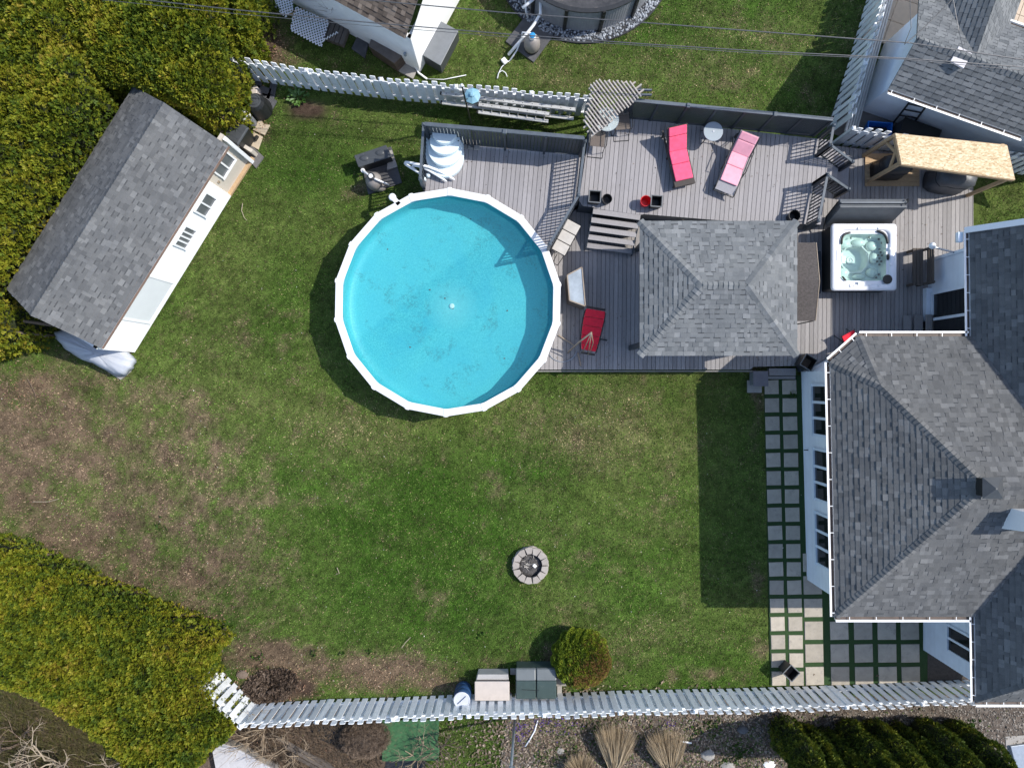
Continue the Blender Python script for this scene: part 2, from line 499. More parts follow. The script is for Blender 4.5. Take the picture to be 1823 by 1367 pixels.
M['shingle_brown'] = shingle_mat('brown_shingles', [(0.0, (0.07, 0.055, 0.045)), (0.5, (0.125, 0.10, 0.082)), (1.0, (0.21, 0.17, 0.14))])
M['shingle_grey3'] = shingle_mat('neighbour_shingles', [(0.0, (0.1084, 0.1160, 0.1235)), (0.5, (0.1421, 0.1496, 0.1571)), (1.0, (0.1945, 0.2020, 0.2094))])
M['ridge_cap'] = shingle_mat('ridge_caps', [(0.0, (0.0920, 0.0944, 0.0976)), (0.5, (0.1200, 0.1224, 0.1256)), (1.0, (0.1560, 0.1576, 0.1600))])
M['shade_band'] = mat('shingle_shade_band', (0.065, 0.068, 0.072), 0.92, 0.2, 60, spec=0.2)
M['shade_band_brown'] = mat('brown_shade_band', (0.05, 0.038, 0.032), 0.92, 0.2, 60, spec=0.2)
# ================================================================ ground, lawn, beds
def G(px, py):
    v = P(px, py, 0); return (v.x, v.y)
def Gpoly(pts): return [G(a, b) for a, b in pts]

POOL_C = P(797, 538, 1.3); POOL_C.z = 0
POOL_R = 3.52

NO_GRASS = [
    Gpoly([(968, 665), (1340, 665), (1340, 650), (1745, 650), (1745, 360), (1735, 260), (1480, 262), (1470, 205), (1120, 205), (1060, 215), (1035, 262), (752, 262), (745, 330), (900, 360), (985, 480), (1000, 560)]),      # decks
    Gpoly([(1358, 655), (1440, 655), (1440, 1030), (1650, 1110), (1735, 1110), (1735, 1222), (1368, 1222)]),   # pavers
    Gpoly([(1426, 628), (1900, 628), (1900, 1300), (1735, 1225), (1648, 1160), (1648, 1060), (1436, 1032)]),   # house
    Gpoly([(30, 505), (262, 175), (455, 282), (240, 630)]),                                                    # shed
    Gpoly([(-200, 975), (0, 985), (150, 1055), (390, 1150), (380, 1240), (430, 1300), (370, 1367), (300, 1500), (-300, 1500)]),
    Gpoly([(-300, -300), (460, -300), (440, 130), (445, 190), (410, 225), (240, 170), (30, 505), (20, 600), (-300, 640)]),
    Gpoly([(745, 128), (540, 5), (480, -200), (820, -200), (806, -5)]),                                        # brown shed
    Gpoly([(1533, 195), (1480, 225), (1560, -60), (2100, -300), (2100, 260), (1728, 260)]),                    # neighbour house
    Gpoly([(632, 262), (690, 250), (720, 330), (650, 350)]),
    Gpoly([(400, 1262), (2000, 1225), (2000, 1600), (300, 1600)]),                                             # bed beyond the fence
    Gpoly([(500, 175), (590, 170), (590, 205), (520, 220)]),
]
SPARSE = []

def blob(x, y, lst):
    gx = x / 0.019 + CX; gy = CY - y / 0.019
    t = np.zeros(np.shape(x))
    for cx, cy, rx, ry, s in lst:
        d = ((gx - cx) / rx) ** 2 + ((gy - cy) / ry) ** 2
        t = np.maximum(t, s * np.exp(-d * 1.1))
    return t
BROWN = [(70, 820, 280, 180, .95), (200, 930, 240, 120, .85), (330, 1010, 150, 80, .78), (330, 735, 110, 50, .5), (60, 690, 120, 60, .7), (300, 820, 130, 90, .6), (1345, 690, 14, 60, .7),
         (640, 1197, 200, 42, 1.05), (480, 1170, 100, 45, .85), (760, 1215, 120, 28, .9), (980, 1170, 40, 50, .5), (500, 1225, 70, 40, 1.2),
         (1348, 1040, 14, 40, .85), (1240, 1195, 120, 25, .42), (1348, 720, 12, 60, .6), (470, 260, 40, 30, .45), (470, 90, 50, 50, 1.0), (1350, 1160, 20, 30, .6),
         (660, 330, 60, 30, .4), (60, 1330, 220, 110, 1.2), (150, 650, 130, 40, .35), (1030, 1090, 60, 30, .3)]
STRAW = [(650, 1190, 190, 45, .5), (1060, 770, 130, 80, .75), (1180, 800, 110, 110, .30), (640, 770, 130, 60, .5), (1150, 130, 330, 60, .46), (1300, 70, 250, 60, .36), (880, 60, 90, 60, .30),
         (1000, 140, 120, 30, .5), (330, 720, 160, 60, .32), (1120, 1130, 180, 60, .30), (1160, 960, 160, 90, .18), (250, 850, 260, 200, .30), (560, 880, 130, 120, .16), (980, 1000, 200, 120, .12)]
LUSH = [(700, 950, 300, 170, .8), (500, 560, 90, 140, .5), (960, 840, 130, 50, .6), (1130, 700, 160, 40, .3), (1120, 25, 70, 40, .6), (560, 300, 90, 50, .5), (1000, 1000, 200, 60, .4)]
SOIL = [(545, 195, 42, 20, 1.4), (470, 235, 22, 30, .8), (470, 90, 60, 55, .9), (520, 1225, 55, 30, 1.2)]
C_LUSH = np.array((0.046, 0.104, 0.012)); C_GREEN = np.array((0.066, 0.122, 0.018)); C_OLIVE = np.array((0.118, 0.150, 0.040))
C_STRAW = np.array((0.29, 0.235, 0.125)); C_THATCH = np.array((0.195, 0.140, 0.092)); C_SOIL = np.array((0.085, 0.058, 0.042))

def lawn_masks(x, y):
    n1 = fbm(x, y, 0.55, 5, 1); n2 = fbm(x, y, 2.2, 4, 7); n3 = fbm(x, y, 0.22, 3, 13)
    br = np.clip(blob(x, y, BROWN) * 1.15 + (n1 - 0.5) * 1.0 + (n2 - 0.5) * 1.25 - 0.26, 0, 1)
    st = np.clip(blob(x, y, STRAW) * 1.1 + (n2 - 0.5) * 0.9 + (n1 - 0.5) * 0.5 - 0.03, 0, 1)
    lu = np.clip(blob(x, y, LUSH) * 0.9 + (n3 - 0.5) * 1.2 + (n1 - 0.5) * 0.7 + 0.40, 0, 1)
    so_ = np.clip(blob(x, y, SOIL) * 1.5 + (n2 - 0.5) * 0.9 - 0.45, 0, 1)
    return br, st, lu, so_
def lawn_tone(x, y):
    t = x * .35 + y * .94
    return (0.80 + 0.6 * fbm(x, y, .33, 3, 51)) * (1 + .07 * np.sin(2 * PI * t / 1.15 + 4 * fbm(x, y, .3, 2, 53)))
def lerp3(a, b, t): return a * (1 - t[:, None]) + b * t[:, None]

def ground_obj():
    fx = np.arange(-25, 25.01, 0.11); fy = np.arange(-20, 20.01, 0.11)
    xs = np.concatenate([np.linspace(-200, -26, 16), fx, np.linspace(26, 200, 16)])
    ys = np.concatenate([np.linspace(-200, -21, 16), fy, np.linspace(21, 200, 16)])
    X, Y = np.meshgrid(xs, ys)
    x = X.ravel(); y = Y.ravel()
    z = (fbm(x, y, 0.4, 3, 3) - 0.5) * 0.05 + (fbm(x, y, 5, 2, 5) - 0.5) * 0.02 - 0.035
    br, st, lu, so_ = lawn_masks(x, y)
    c = lerp3(np.tile(C_OLIVE, (len(x), 1)), np.tile(C_LUSH, (len(x), 1)), lu)
    c = lerp3(c, C_STRAW[None] * 0.55, st * 0.6); c = lerp3(c, C_THATCH[None] * 0.85, np.clip(br * 1.3, 0, 1)); c = lerp3(c, C_SOIL[None], so_)
    c *= (0.3 + 1.3 * fbm(x, y, 9, 2, 21))[:, None] * 0.72 * lawn_tone(x, y)[:, None]
    nx, ny = len(xs), len(ys)
    i = np.arange(nx * ny).reshape(ny, nx)
    f = np.stack([i[:-1, :-1].ravel(), i[:-1, 1:].ravel(), i[1:, 1:].ravel(), i[1:, :-1].ravel()], 1)
    m, nt, b = nodes_of('lawn_ground')
    a = nt.nodes.new('ShaderNodeVertexColor'); a.layer_name = 'Col'
    pos = world_pos(nt)
    g = ramp(nt, noise(nt, pos, 24, 5, 0.75), [(0.3, (0.45,) * 3), (0.7, (1.55,) * 3)])
    nt.links.new(mixc(nt, 1.0, a.outputs[0], g, 'MULTIPLY'), b.inputs['Base Color'])
    b.inputs['Roughness'].default_value = 0.95; b.inputs['Specular IOR Level'].default_value = 0.1
    bump(nt, b, noise(nt, pos, 40, 4, 0.8), 0.6, 0.03)
    o = npmesh('ground', np.stack([x, y, z], 1), f, m, color=c, smooth=True)
    tag(o, 'lawn ground with green, straw and bare brown patches', None, None, 'structure')
ground_obj()

def blades(name, n, region, keep, size, label, lawn=True, seed=1, wid=(0.008, 0.018)):
    r = np.random.default_rng(seed)
    x0, x1, y0, y1 = region
    x = r.uniform(x0, x1, n); y = r.uniform(y0, y1, n)
    k = keep(x, y); x, y = x[k], y[k]
    br, st, lu, so_ = lawn_masks(x, y)
    u = r.random(len(x))
    k = (u > br * 0.30) & (r.random(len(x)) > so_ * 1.2)
    x, y, br, st, lu, so_ = (q[k] for q in (x, y, br, st, lu, so_))
    n = len(x)
    c = lerp3(np.tile(C_GREEN, (n, 1)), np.tile(C_LUSH, (n, 1)), lu)
    c = lerp3(c, np.tile(C_OLIVE, (n, 1)), np.clip(r.random(n) * 1.2 - 0.35, 0, 1))
    pst = r.random(n) < (0.07 + 0.62 * st)
    c[pst] = C_STRAW * (0.42 + 0.62 * np.clip(st[pst], 0, 1) + 0.25 * r.random(pst.sum()))[:, None]
    pbr = r.random(n) < br * 1.0
    c[pbr] = C_THATCH * (0.55 + 0.9 * r.random((pbr.sum(), 1)))
    c *= (0.35 + 1.65 * r.random(n) ** 1.4)[:, None] * (0.25 + 1.35 * fbm(x, y, 7.0, 3, 31))[:, None] * (0.70 + 0.55 * fbm(x, y, 1.2, 3, 37))[:, None] * lawn_tone(x, y)[:, None]
    L = r.uniform(*size, n); a = r.uniform(0, 2 * PI, n); hgt = L * r.uniform(0.35, 0.9, n)
    hor = L * r.uniform(0.45, 1.0, n); wd = r.uniform(*wid, n)
    dx, dy = np.cos(a), np.sin(a)
    z0 = (fbm(x, y, 0.4, 3, 3) - 0.5) * 0.05 + (fbm(x, y, 5, 2, 5) - 0.5) * 0.02 - 0.04
    v = np.empty((n, 3, 3))
    v[:, 0] = np.stack([x - dy * wd, y + dx * wd, z0], 1)
    v[:, 1] = np.stack([x + dy * wd, y - dx * wd, z0], 1)
    v[:, 2] = np.stack([x + dx * hor, y + dy * hor, z0 + hgt], 1)
    o = npmesh(name, v.reshape(-1, 3), np.arange(n * 3).reshape(-1, 3), M['blade'], color=np.repeat(c, 3, 0))
    tag(o, label, 'grass', None, 'stuff')

def lawn_keep(x, y):
    k = np.hypot(x - POOL_C.x, y - POOL_C.y) > POOL_R - 0.1
    for p in NO_GRASS: k &= ~inside(x, y, p)
    return k
blades('lawn_grass', 760000, (-18.5, 18.5, -12.5, 14.0), lawn_keep, (0.035, 0.085), 'short mown lawn grass, green with straw coloured patches')

# artificial turf between the pavers
mb = MB(); mb.prism(Gpoly([(1360, 668), (1430, 668), (1440, 1040), (1500, 1060), (1655, 1108), (1652, 1215), (1372, 1219)]), -0.05, 0.008)
tag(mb.obj('turf_strip', M['turf']), 'dark green turf strips between the pavers', None, None, 'structure')
mb = MB(); mb.prism(Gpoly([(1651, 1105), (1760, 1105), (1760, 1226), (1651, 1220)]), -0.05, 0.012)
tag(mb.obj('path', mat('dark_soil_path', (0.062, 0.052, 0.045), 0.95, 0.3, 12, bmp=0.6)), 'dark bare path beside the house wall', None, None, 'structure')
r_ = random.Random(3)
def bevel_box_mesh(name, sx, sy, sz, m, b=0.012):
    """box with chamfered top edge, origin at the centre of its underside"""
    hx, hy = sx / 2, sy / 2
    rings = [(hx, hy, 0), (hx, hy, sz - b), (hx - b, hy - b, sz)]
    vs = [(sxx * a, syy * c, z) for a, c, z in rings for sxx, syy in ((-1, -1), (1, -1), (1, 1), (-1, 1))]
    fs = [(3, 2, 1, 0), (8, 9, 10, 11)]
    for i in (0, 4):
        for k in range(4):
            q = (k + 1) % 4
            fs.append((i + k, i + q, i + 4 + q, i + 4 + k))
    me = bpy.data.meshes.new(name); me.from_pydata(vs, [], fs); me.materials.append(m)
    return me
pav_s = bevel_box_mesh('paver', 0.475, 0.475, 0.05, M['paver'])
pav_l = bevel_box_mesh('paver', 0.615, 0.615, 0.05, M['paver'])
patio = thing('paver_patio', P(1420, 950, 0), 'square concrete pavers set in green turf along the house', 'patio')
for i in range(17):
    py = 689 + i * 32.35
    sh = (py - 689) / 520 * 13
    for px in (1373, 1404.5):
        p = P(px + sh, py, -0.012 + r_.uniform(-0.004, 0.004))
        shared('paver', pav_s, patio, p, (r_.uniform(-.006, .006), r_.uniform(-.006, .006), 0.02 + r_.uniform(-.02, .02)))
for j, px in enumerate((1446, 1491.5, 1534, 1576, 1617)):
    for i in range(6):
        py = 1000.5 + i * 40.3
        if j > 0 and i < 2 : continue
        sh = (py - 1041) / 160 * 3.5
        p = P(px + sh, py, -0.012 + r_.uniform(-0.004, 0.004))
        shared('paver', pav_l, patio, p, (r_.uniform(-.006, .006), r_.uniform(-.006, .006), 0.02 + r_.uniform(-.012, .012)))
# stepping slabs by the corner of the deck
st_ = thing('step_slab', P(1385, 668), 'concrete step slab at the corner where deck meets pavers', 'step')
mb = MB(); mb.box(P(1343, 688, 0.03), (0.48, 0.42, 0.08)); mb.obj('slab', M['concrete'], st_, bevel=0.01)
mb = MB(); mb.box(P(1391, 662, 0.10), (0.9, 0.24, 0.2)); mb.obj('lower_step', M['deck_low'], st_, bevel=0.008)
mb = MB(); mb.box(P(1391, 672, 0.05), (0.92, 0.10, 0.1)); mb.obj('step_edge', M['deck_low'], st_, bevel=0.008)

# flagstones near the bins
for k, (pts, lab) in enumerate((([(463, 211), (470, 222), (481, 223), (471, 241), (450, 232)], 'jagged beige flagstone nearest the grey barrel'),
                                ([(452, 236), (468, 244), (460, 267), (438, 255)], 'square beige flagstone nearest the shed'))):
    mb = MB(); mb.prism(Gpoly(pts), -0.04, 0.03)
    top(mb.obj('flagstone', M['flagstone'], bevel=0.012), lab, 'flagstone', 'flagstones by the shed')
# slab under the bins, dark stones at the fence corner
bed = thing('dark_slab_edging', P(470, 165), 'dark stone slabs laid in the corner below the white fence', 'paving')
for (cx, cy, sx, sy, a) in ((470, 163, .5, .3, -.25), (486, 157, .22, .55, -.2), (462, 180, .45, .25, -.3), (480, 178, .25, .4, -.35), (455, 150, .4, .22, -.2), (474, 172, .3, .16, -.3), (484, 190, .14, .5, -.5), (476, 203, .14, .4, -.7)):
    mb = MB(); mb.box(P(cx, cy, 0.02), (sx, sy, 0.07), a); mb.obj('slab', M['dark_slab'], bed, bevel=0.012)
mb = MB(); mb.prism(Gpoly([(398, 240), (420, 232), (470, 280), (456, 300), (440, 282)]), -0.05, 0.02)
tag(mb.obj('shed_apron', mat('asphalt_apron', (0.12, 0.115, 0.11), 0.95, 0.2, 20, bmp=0.4)), 'grey apron strip at the shed end', None, None, 'structure')
mb = MB(); mb.prism(Gpoly([(95, 600), (215, 676), (232, 662), (242, 640), (120, 580)]), -0.05, 0.025)
tag(mb.obj('boat_pad', M['concrete']), 'concrete pad along the shed gable', None, None, 'structure')

# neighbour ground beyond the bottom fence
mb = MB(); mb.prism(Gpoly([(905, 1252), (1900, 1232), (1900, 1700), (860, 1700)]), -0.05, 0.006)
tag(mb.obj('gravel_bed', M['gravel_base']), 'gravel and mulch bed beyond the white fence', None, None, 'structure')
mb = MB(); mb.prism(Gpoly([(300, 1262), (690, 1252), (690, 1700), (200, 1700)]), -0.05, 0.005)
tag(mb.obj('mulch_bed', mat('leaf_mulch', (0.115, 0.08, 0.058), 0.95, 0.5, 18, bmp=0.9, bscale=30, dirt=((0.045, 0.036, 0.032), 3.0, 0.55))), 'brown leaf mulch bed under bare shrubs', None, None, 'structure')
blades('verge_grass', 26000, (P(700, 0).x, P(905, 0).x, -14.5, -10.9), lambda x, y: inside(x, y, Gpoly([(690, 1250), (905, 1246), (868, 1450), (700, 1450)])) , (0.04, 0.09), 'rough green verge grass beyond the white fence', seed=4)
mb = MB(); mb.prism(Gpoly([(1790, 1310), (2100, 1290), (2100, 1700), (1790, 1700)]), -0.05, 0.02)
tag(mb.obj('pavement', M['concrete']), 'grey pavement at the lower right corner', None, None, 'structure')

def pebbles(name, n, keep, region, size, m, label, z=0.0, seed=5, kind='gravel'):
    r = np.random.default_rng(seed)
    x = r.uniform(region[0], region[1], n); y = r.uniform(region[2], region[3], n)
    k = keep(x, y); x, y = x[k], y[k]; n = len(x)
    s = r.uniform(*size, n); a = r.uniform(0, PI, n); e = r.uniform(0.6, 1.0, n)
    base = np.array([(1, 0, 0), (0, 1, 0), (-1, 0, 0), (0, -1, 0), (0.5, 0.5, .6), (-.5, .5, .6), (-.5, -.5, .6), (.5, -.5, .6)])
    faces = np.array([(0, 1, 4), (1, 2, 5), (2, 3, 6), (3, 0, 7), (0, 4, 7), (1, 5, 4), (2, 6, 5), (3, 7, 6), (4, 5, 6), (4, 6, 7)])
    v = np.empty((n, 8, 3))
    bx = base[None, :, 0] * s[:, None]; by = base[None, :, 1] * (s * e)[:, None]
    v[:, :, 0] = x[:, None] + bx * np.cos(a)[:, None] - by * np.sin(a)[:, None]
    v[:, :, 1] = y[:, None] + bx * np.sin(a)[:, None] + by * np.cos(a)[:, None]
    v[:, :, 2] = z + base[None, :, 2] * s[:, None] * r.uniform(0.6, 1.0, n)[:, None]
    f = (faces[None] + (np.arange(n) * 8)[:, None, None]).reshape(-1, 3)
    o = npmesh(name, v.reshape(-1, 3), f, m, smooth=True)
    tag(o, label, kind, None, 'stuff')
NP = P(1040, -84, 0)     # neighbour pool: centre on the ground
NPR = 2.66
pebbles('gravel', 6500, lambda x, y: (np.hypot(x - NP.x, y - NP.y) < NPR + 0.36) & (np.hypot(x - NP.x, y - NP.y) > NPR - 0.1), (NP.x - 3.1, NP.x + 3.1, NP.y - 3.1, NP.y + 0.4), (0.03, 0.062), M['pebble'], 'grey pebbles in a ring around the round grey pool', z=0.02)
mb = MB(); mb.lathe((NP.x, NP.y, 0), [(NPR + 0.42, -0.05), (NPR + 0.42, 0.03), (NPR + 0.38, 0.03), (NPR + 0.38, 0.015), (0.5, 0.015)], 64)
tag(mb.obj('pebble_bed', mat('pebble_bed_liner', (0.035, 0.036, 0.04), 0.9, 0.3, 20)), 'dark liner under the pebble ring', None, None, 'structure')
M['bed_gravel'] = mat('mixed_gravel', (0.19, 0.165, 0.14), 0.9, 0.2, 20, piece=0.75)
pebbles('gravel_chips', 16000, lambda x, y: inside(x, y, Gpoly([(905, 1252), (1850, 1235), (1850, 1450), (870, 1450)])), (-0.9, 17.5, -14.2, -10.4), (0.014, 0.045), M['bed_gravel'], 'mixed gravel chips in the bed beyond the fence', z=0.005, seed=8)

# fallen leaves, twigs and petals
def litter(name, n, spots, cols, size, label, seed, z=0.0):
    r = np.random.default_rng(seed)
    pts = []
    tot = sum(s[4] for s in spots)
    for cx, cy, rx, ry, wgt in spots:
        k = int(n * wgt / tot)
        a = r.normal(0, 0.55, (k, 2)); pts.append(np.stack([(cx + a[:, 0] * rx - CX) * 0.019, (CY - cy - a[:, 1] * ry) * 0.019], 1))
    p = np.concatenate(pts); n = len(p)
    s = r.uniform(*size, n); a = r.uniform(0, 2 * PI, n); tl = r.normal(0, 0.35, (n, 2))
    q = np.array([(-1, 0), (0, -.5), (1, 0), (0, .5)])
    v = np.empty((n, 4, 3))
    lx = q[None, :, 0] * s[:, None]; ly = q[None, :, 1] * s[:, None]
    v[:, :, 0] = p[:, 0, None] + lx * np.cos(a)[:, None] - ly * np.sin(a)[:, None]
    v[:, :, 1] = p[:, 1, None] + lx * np.sin(a)[:, None] + ly * np.cos(a)[:, None]
    v[:, :, 2] = z + r.uniform(0.015, 0.045, n)[:, None] + lx * tl[:, 0, None] + ly * tl[:, 1, None]
    c = np.array(cols)[r.integers(0, len(cols), n)] * r.uniform(0.6, 1.2, (n, 1))
    o = npmesh(name, v.reshape(-1, 3), np.arange(n * 4).reshape(-1, 4), M['blade'], color=np.repeat(c, 4, 0))
    tag(o, label, 'leaf litter', None, 'stuff')
litter('fallen_leaves', 3600, [(30, 690, 60, 60, 1.2), (200, 1040, 220, 30, 1.2), (330, 1100, 70, 30, 1), (480, 1225, 70, 40, 3.0), (470, 100, 45, 60, 1.6), (640, 1215, 190, 40, .9), (460, 225, 25, 25, .4), (150, 860, 260, 220, .4), (560, 1330, 150, 40, 2)],
       [(0.30, 0.19, 0.12), (0.22, 0.135, 0.09), (0.30, 0.22, 0.15), (0.15, 0.10, 0.07), (0.30, 0.17, 0.11)], (0.015, 0.04), 'dry brown leaves lying along hedges and fence', 21)
litter('white_petals', 420, [(200, 850, 420, 330, 2), (800, 950, 520, 240, 2), (640, 1180, 400, 80, 1.5), (1100, 900, 260, 300, 1), (560, 400, 200, 260, .6)],
       [(0.6, 0.58, 0.5), (0.42, 0.38, 0.3)], (0.012, 0.026), 'small pale petals and seed specks scattered over the lawn', 22, 0.03)
litter('mulch_chips', 15000, [(1250, 1300, 400, 60, 2), (1000, 1290, 120, 60, 2.2), (1120, 1345, 260, 40, 1.8), (1300, 1330, 120, 50, 1)],
       [(0.26, 0.20, 0.145), (0.12, 0.088, 0.065), (0.17, 0.125, 0.09), (0.085, 0.11, 0.035), (0.32, 0.26, 0.2)], (0.02, 0.07), 'bark mulch and dry leaves over the gravel bed', 23)
litter('purple_crocus', 230, [(985, 1285, 45, 22, 2), (925, 1300, 14, 22, 1), (1190, 1285, 12, 10, .3)], [(0.07, 0.03, 0.20), (0.10, 0.05, 0.26)], (0.018, 0.035), 'purple crocus flowers in the bed beyond the fence', 24, 0.05)
# ================================================================ roofs with single shingles
def clip_poly(poly, clip):
    """Sutherland-Hodgman; clip is convex, counter-clockwise, 2-D"""
    out = poly
    n = len(clip)
    for i in range(n):
        a, b = clip[i], clip[(i + 1) % n]
        ex, ey = b[0] - a[0], b[1] - a[1]
        inp, out = out, []
        if not inp: return []
        for j in range(len(inp)):
            p, q = inp[j - 1], inp[j]
            sp = ex * (p[1] - a[1]) - ey * (p[0] - a[0]); sq = ex * (q[1] - a[1]) - ey * (q[0] - a[0])
            if sq >= 0:
                if sp < 0:
                    t = sp / (sp - sq); out.append((p[0] + (q[0] - p[0]) * t, p[1] + (q[1] - p[1]) * t))
                out.append(q)
            elif sp >= 0:
                t = sp / (sp - sq); out.append((p[0] + (q[0] - p[0]) * t, p[1] + (q[1] - p[1]) * t))
    return out

class Roof:
    WID = (0.10, 0.13, 0.15, 0.18, 0.21)
    def __init__(s, parent, m, deckmat, expo=0.14, seed=1, three_tab=False, capmat=None, few=False):
        s.few = few; s.bs = 0.5 if three_tab else 1.0
        s.parent, s.m, s.deck, s.e, s.tt = parent, m, deckmat, expo, three_tab
        s.cap = capmat or m
        s.r = random.Random(seed)
        s.full, s.cut, s.bands = [], MB(), MB()
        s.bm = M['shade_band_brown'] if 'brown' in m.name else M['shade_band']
        s.deckmb = MB()
        s.meshes = {}
    def plane(s, pts, tabs=True, limit=None):
        """pts: convex planar polygon, counter-clockwise seen from outside; first edge is the eave"""
        pts = [Vector(p) for p in pts]
        u = (pts[1] - pts[0]).normalized()
        n = (pts[1] - pts[0]).cross(pts[2] - pts[0]).normalized()
        if n.z < 0: n = -n
        v = n.cross(u).normalized()
        o = pts[0]
        under = [p - n * 0.03 for p in pts]
        s.deckmb.hull(under, pts)
        if not tabs: return
        p2 = [((p - o).dot(u), (p - o).dot(v)) for p in (limit or pts)]
        a = sum(p2[i][0] * p2[(i + 1) % len(p2)][1] - p2[(i + 1) % len(p2)][0] * p2[i][1] for i in range(len(p2)))
        if a < 0: p2 = p2[::-1]
        u0, u1 = min(q[0] for q in p2), max(q[0] for q in p2); v1 = max(q[1] for q in p2); v0 = min(q[1] for q in p2)
        row = 0
        lastb = False
        while v0 + row * s.e < v1:
            vb = v0 + row * s.e - (0.015 if row == 0 else 0)
            x = u0 - s.r.random() * 0.3
            while x < u1:
                wd = 0.30 if s.tt else s.r.choice(s.WID)
                t = 0.0081 if s.tt else s.r.choice((0.008, 0.0081, 0.022) if not s.few else (0.008, 0.008, 0.008, 0.0081, 0.016, 0.022))
                if t == 0.0081 and lastb and not s.tt: t = 0.020
                band = t == 0.0081; lastb = band
                gap = 0.008 if s.tt else 0.0
                q = [(x + gap, vb), (x + wd, vb), (x + wd, vb + s.e + 0.012), (x + gap, vb + s.e + 0.012)]
                c = clip_poly(q, p2)
                if len(c) >= 3:
                    if len(c) == 4 and all(abs(c[k][0] - q[(k + 0) % 4][0]) < 1e-6 for k in range(0)) and s._same(c, q):
                        s.full.append((o + u * (x + wd / 2) + v * vb + n * 0.002, u, v, n, wd - gap, t))
                    else:
                        s._prism(s.cut, c, o, u, v, n, vb, t)
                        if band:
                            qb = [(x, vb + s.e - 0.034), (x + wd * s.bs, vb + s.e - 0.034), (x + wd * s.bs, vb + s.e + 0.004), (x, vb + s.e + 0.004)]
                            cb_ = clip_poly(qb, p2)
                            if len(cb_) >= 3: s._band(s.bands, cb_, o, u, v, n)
                x += wd
            row += 1
    def _same(s, c, q):
        return abs(min(p[0] for p in c) - q[0][0]) < 1e-6 and abs(max(p[0] for p in c) - q[1][0]) < 1e-6 and abs(min(p[1] for p in c) - q[0][1]) < 1e-6 and abs(max(p[1] for p in c) - q[2][1]) < 1e-6
    def _prism(s, mb, c, o, u, v, n, vb, t):
        k = len(c)
        def hh(q): return 0.004 + (t + 0.004) * max(0.0, 1 - (q[1] - vb) / (s.e + 0.012) * 0.85)
        topv = [o + u * q[0] + v * q[1] + n * hh(q) for q in c]
        botv = [o + u * q[0] + v * q[1] + n * 0.001 for q in c]
        fs = [tuple(range(k))]
        for i in range(k):
            j = (i + 1) % k
            fs.append((k + i, k + j, j, i))
        mb.add(topv + botv, fs)
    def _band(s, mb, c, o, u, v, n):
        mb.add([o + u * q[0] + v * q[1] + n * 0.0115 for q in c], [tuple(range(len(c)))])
    def _mesh(s, wd, t):
        key = (round(wd, 3), t)
        if key not in s.meshes:
            mb = MB(); e = s.e + 0.012
            s._prism(mb, [(-wd / 2, 0), (wd / 2, 0), (wd / 2, e), (-wd / 2, e)], Vector((0, 0, 0)), Vector((1, 0, 0)), Vector((0, 1, 0)), Vector((0, 0, 1)), 0.0, t)
            me = bpy.data.meshes.new('shingle'); me.from_pydata([tuple(p) for p in mb.v], [], mb.f); me.materials.append(s.m)
            if t == 0.0081:
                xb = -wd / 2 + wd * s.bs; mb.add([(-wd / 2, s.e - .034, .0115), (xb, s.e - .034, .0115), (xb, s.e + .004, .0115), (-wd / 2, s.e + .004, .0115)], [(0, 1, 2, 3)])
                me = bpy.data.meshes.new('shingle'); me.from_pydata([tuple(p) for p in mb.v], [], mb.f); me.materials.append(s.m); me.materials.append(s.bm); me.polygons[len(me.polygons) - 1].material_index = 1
            s.meshes[key] = me
        return s.meshes[key]
    def caps(s, a, b, na, nb, wd=0.13, step=0.13, lift=0.040):
        """row of bent cap shingles from a (low end) to b along a hip or ridge; na, nb: outward normals of both sides"""
        a, b = Vector(a), Vector(b); d = (b - a); L = d.length; d.normalize()
        sa = d.cross(na).normalized(); sb = d.cross(nb).normalized()
        if sa.dot(sb) > 0: sb = -sb
        up = (Vector(na) + Vector(nb)).normalized()
        # make the two sides run down their slopes
        if sa.z > 0: sa = -sa
        if sb.z > 0: sb = -sb
        if sa.dot(sb) > 0.5: sb = -sa
        k = int(L / step)
        mb = MB()
        for z0, z1, dd in ((lift, 0.010, 0),):
            vs = []
            for t, zz in ((0, z0), (step + 0.02, z1)):
                vs += [sa * wd + d * t + up * (zz * 0.6), d * t + up * (zz + 0.012), sb * wd + d * t + up * (zz * 0.6)]
            vs += [p - up * (lift * 0.6) for p in vs[:3]]
            mb.add(vs, [(0, 1, 4, 3), (1, 2, 5, 4), (0, 6, 7, 1), (1, 7, 8, 2)])
        me = bpy.data.meshes.new('ridge_cap'); me.from_pydata([tuple(p) for p in mb.v], [], mb.f); me.materials.append(s.cap)
        for i in range(k):
            shared('ridge_cap', me, s.roof, a + d * (i * step) + up * 0.006)
    def begin(s):
        pass
    def finish(s, single=300):
        s.roof = s.deckmb.obj('roof', s.deck, s.parent)
        s.full.sort(key=lambda q: (q[0] - Vector((0, 0, H))).length)
        for i, (p, u, v, n, wd, t) in enumerate(s.full):
            if i < single:
                R = Matrix((u, v, n)).transposed()
                shared('shingle', s._mesh(wd, t), s.roof, p, R.to_euler())
            else:
                e = s.e + 0.012
                s._prism(s.cut, [(-wd / 2, 0), (wd / 2, 0), (wd / 2, e), (-wd / 2, e)], p, u, v, n, 0.0, t)
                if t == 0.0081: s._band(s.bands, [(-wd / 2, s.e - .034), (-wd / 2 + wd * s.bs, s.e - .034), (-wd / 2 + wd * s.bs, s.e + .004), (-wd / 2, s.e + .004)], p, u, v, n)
        if s.bands.v:
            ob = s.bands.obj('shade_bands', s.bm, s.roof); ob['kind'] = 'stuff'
        o = s.cut.obj('shingle_field', s.m, s.roof)
        o['kind'] = 'stuff'
        return s.roof

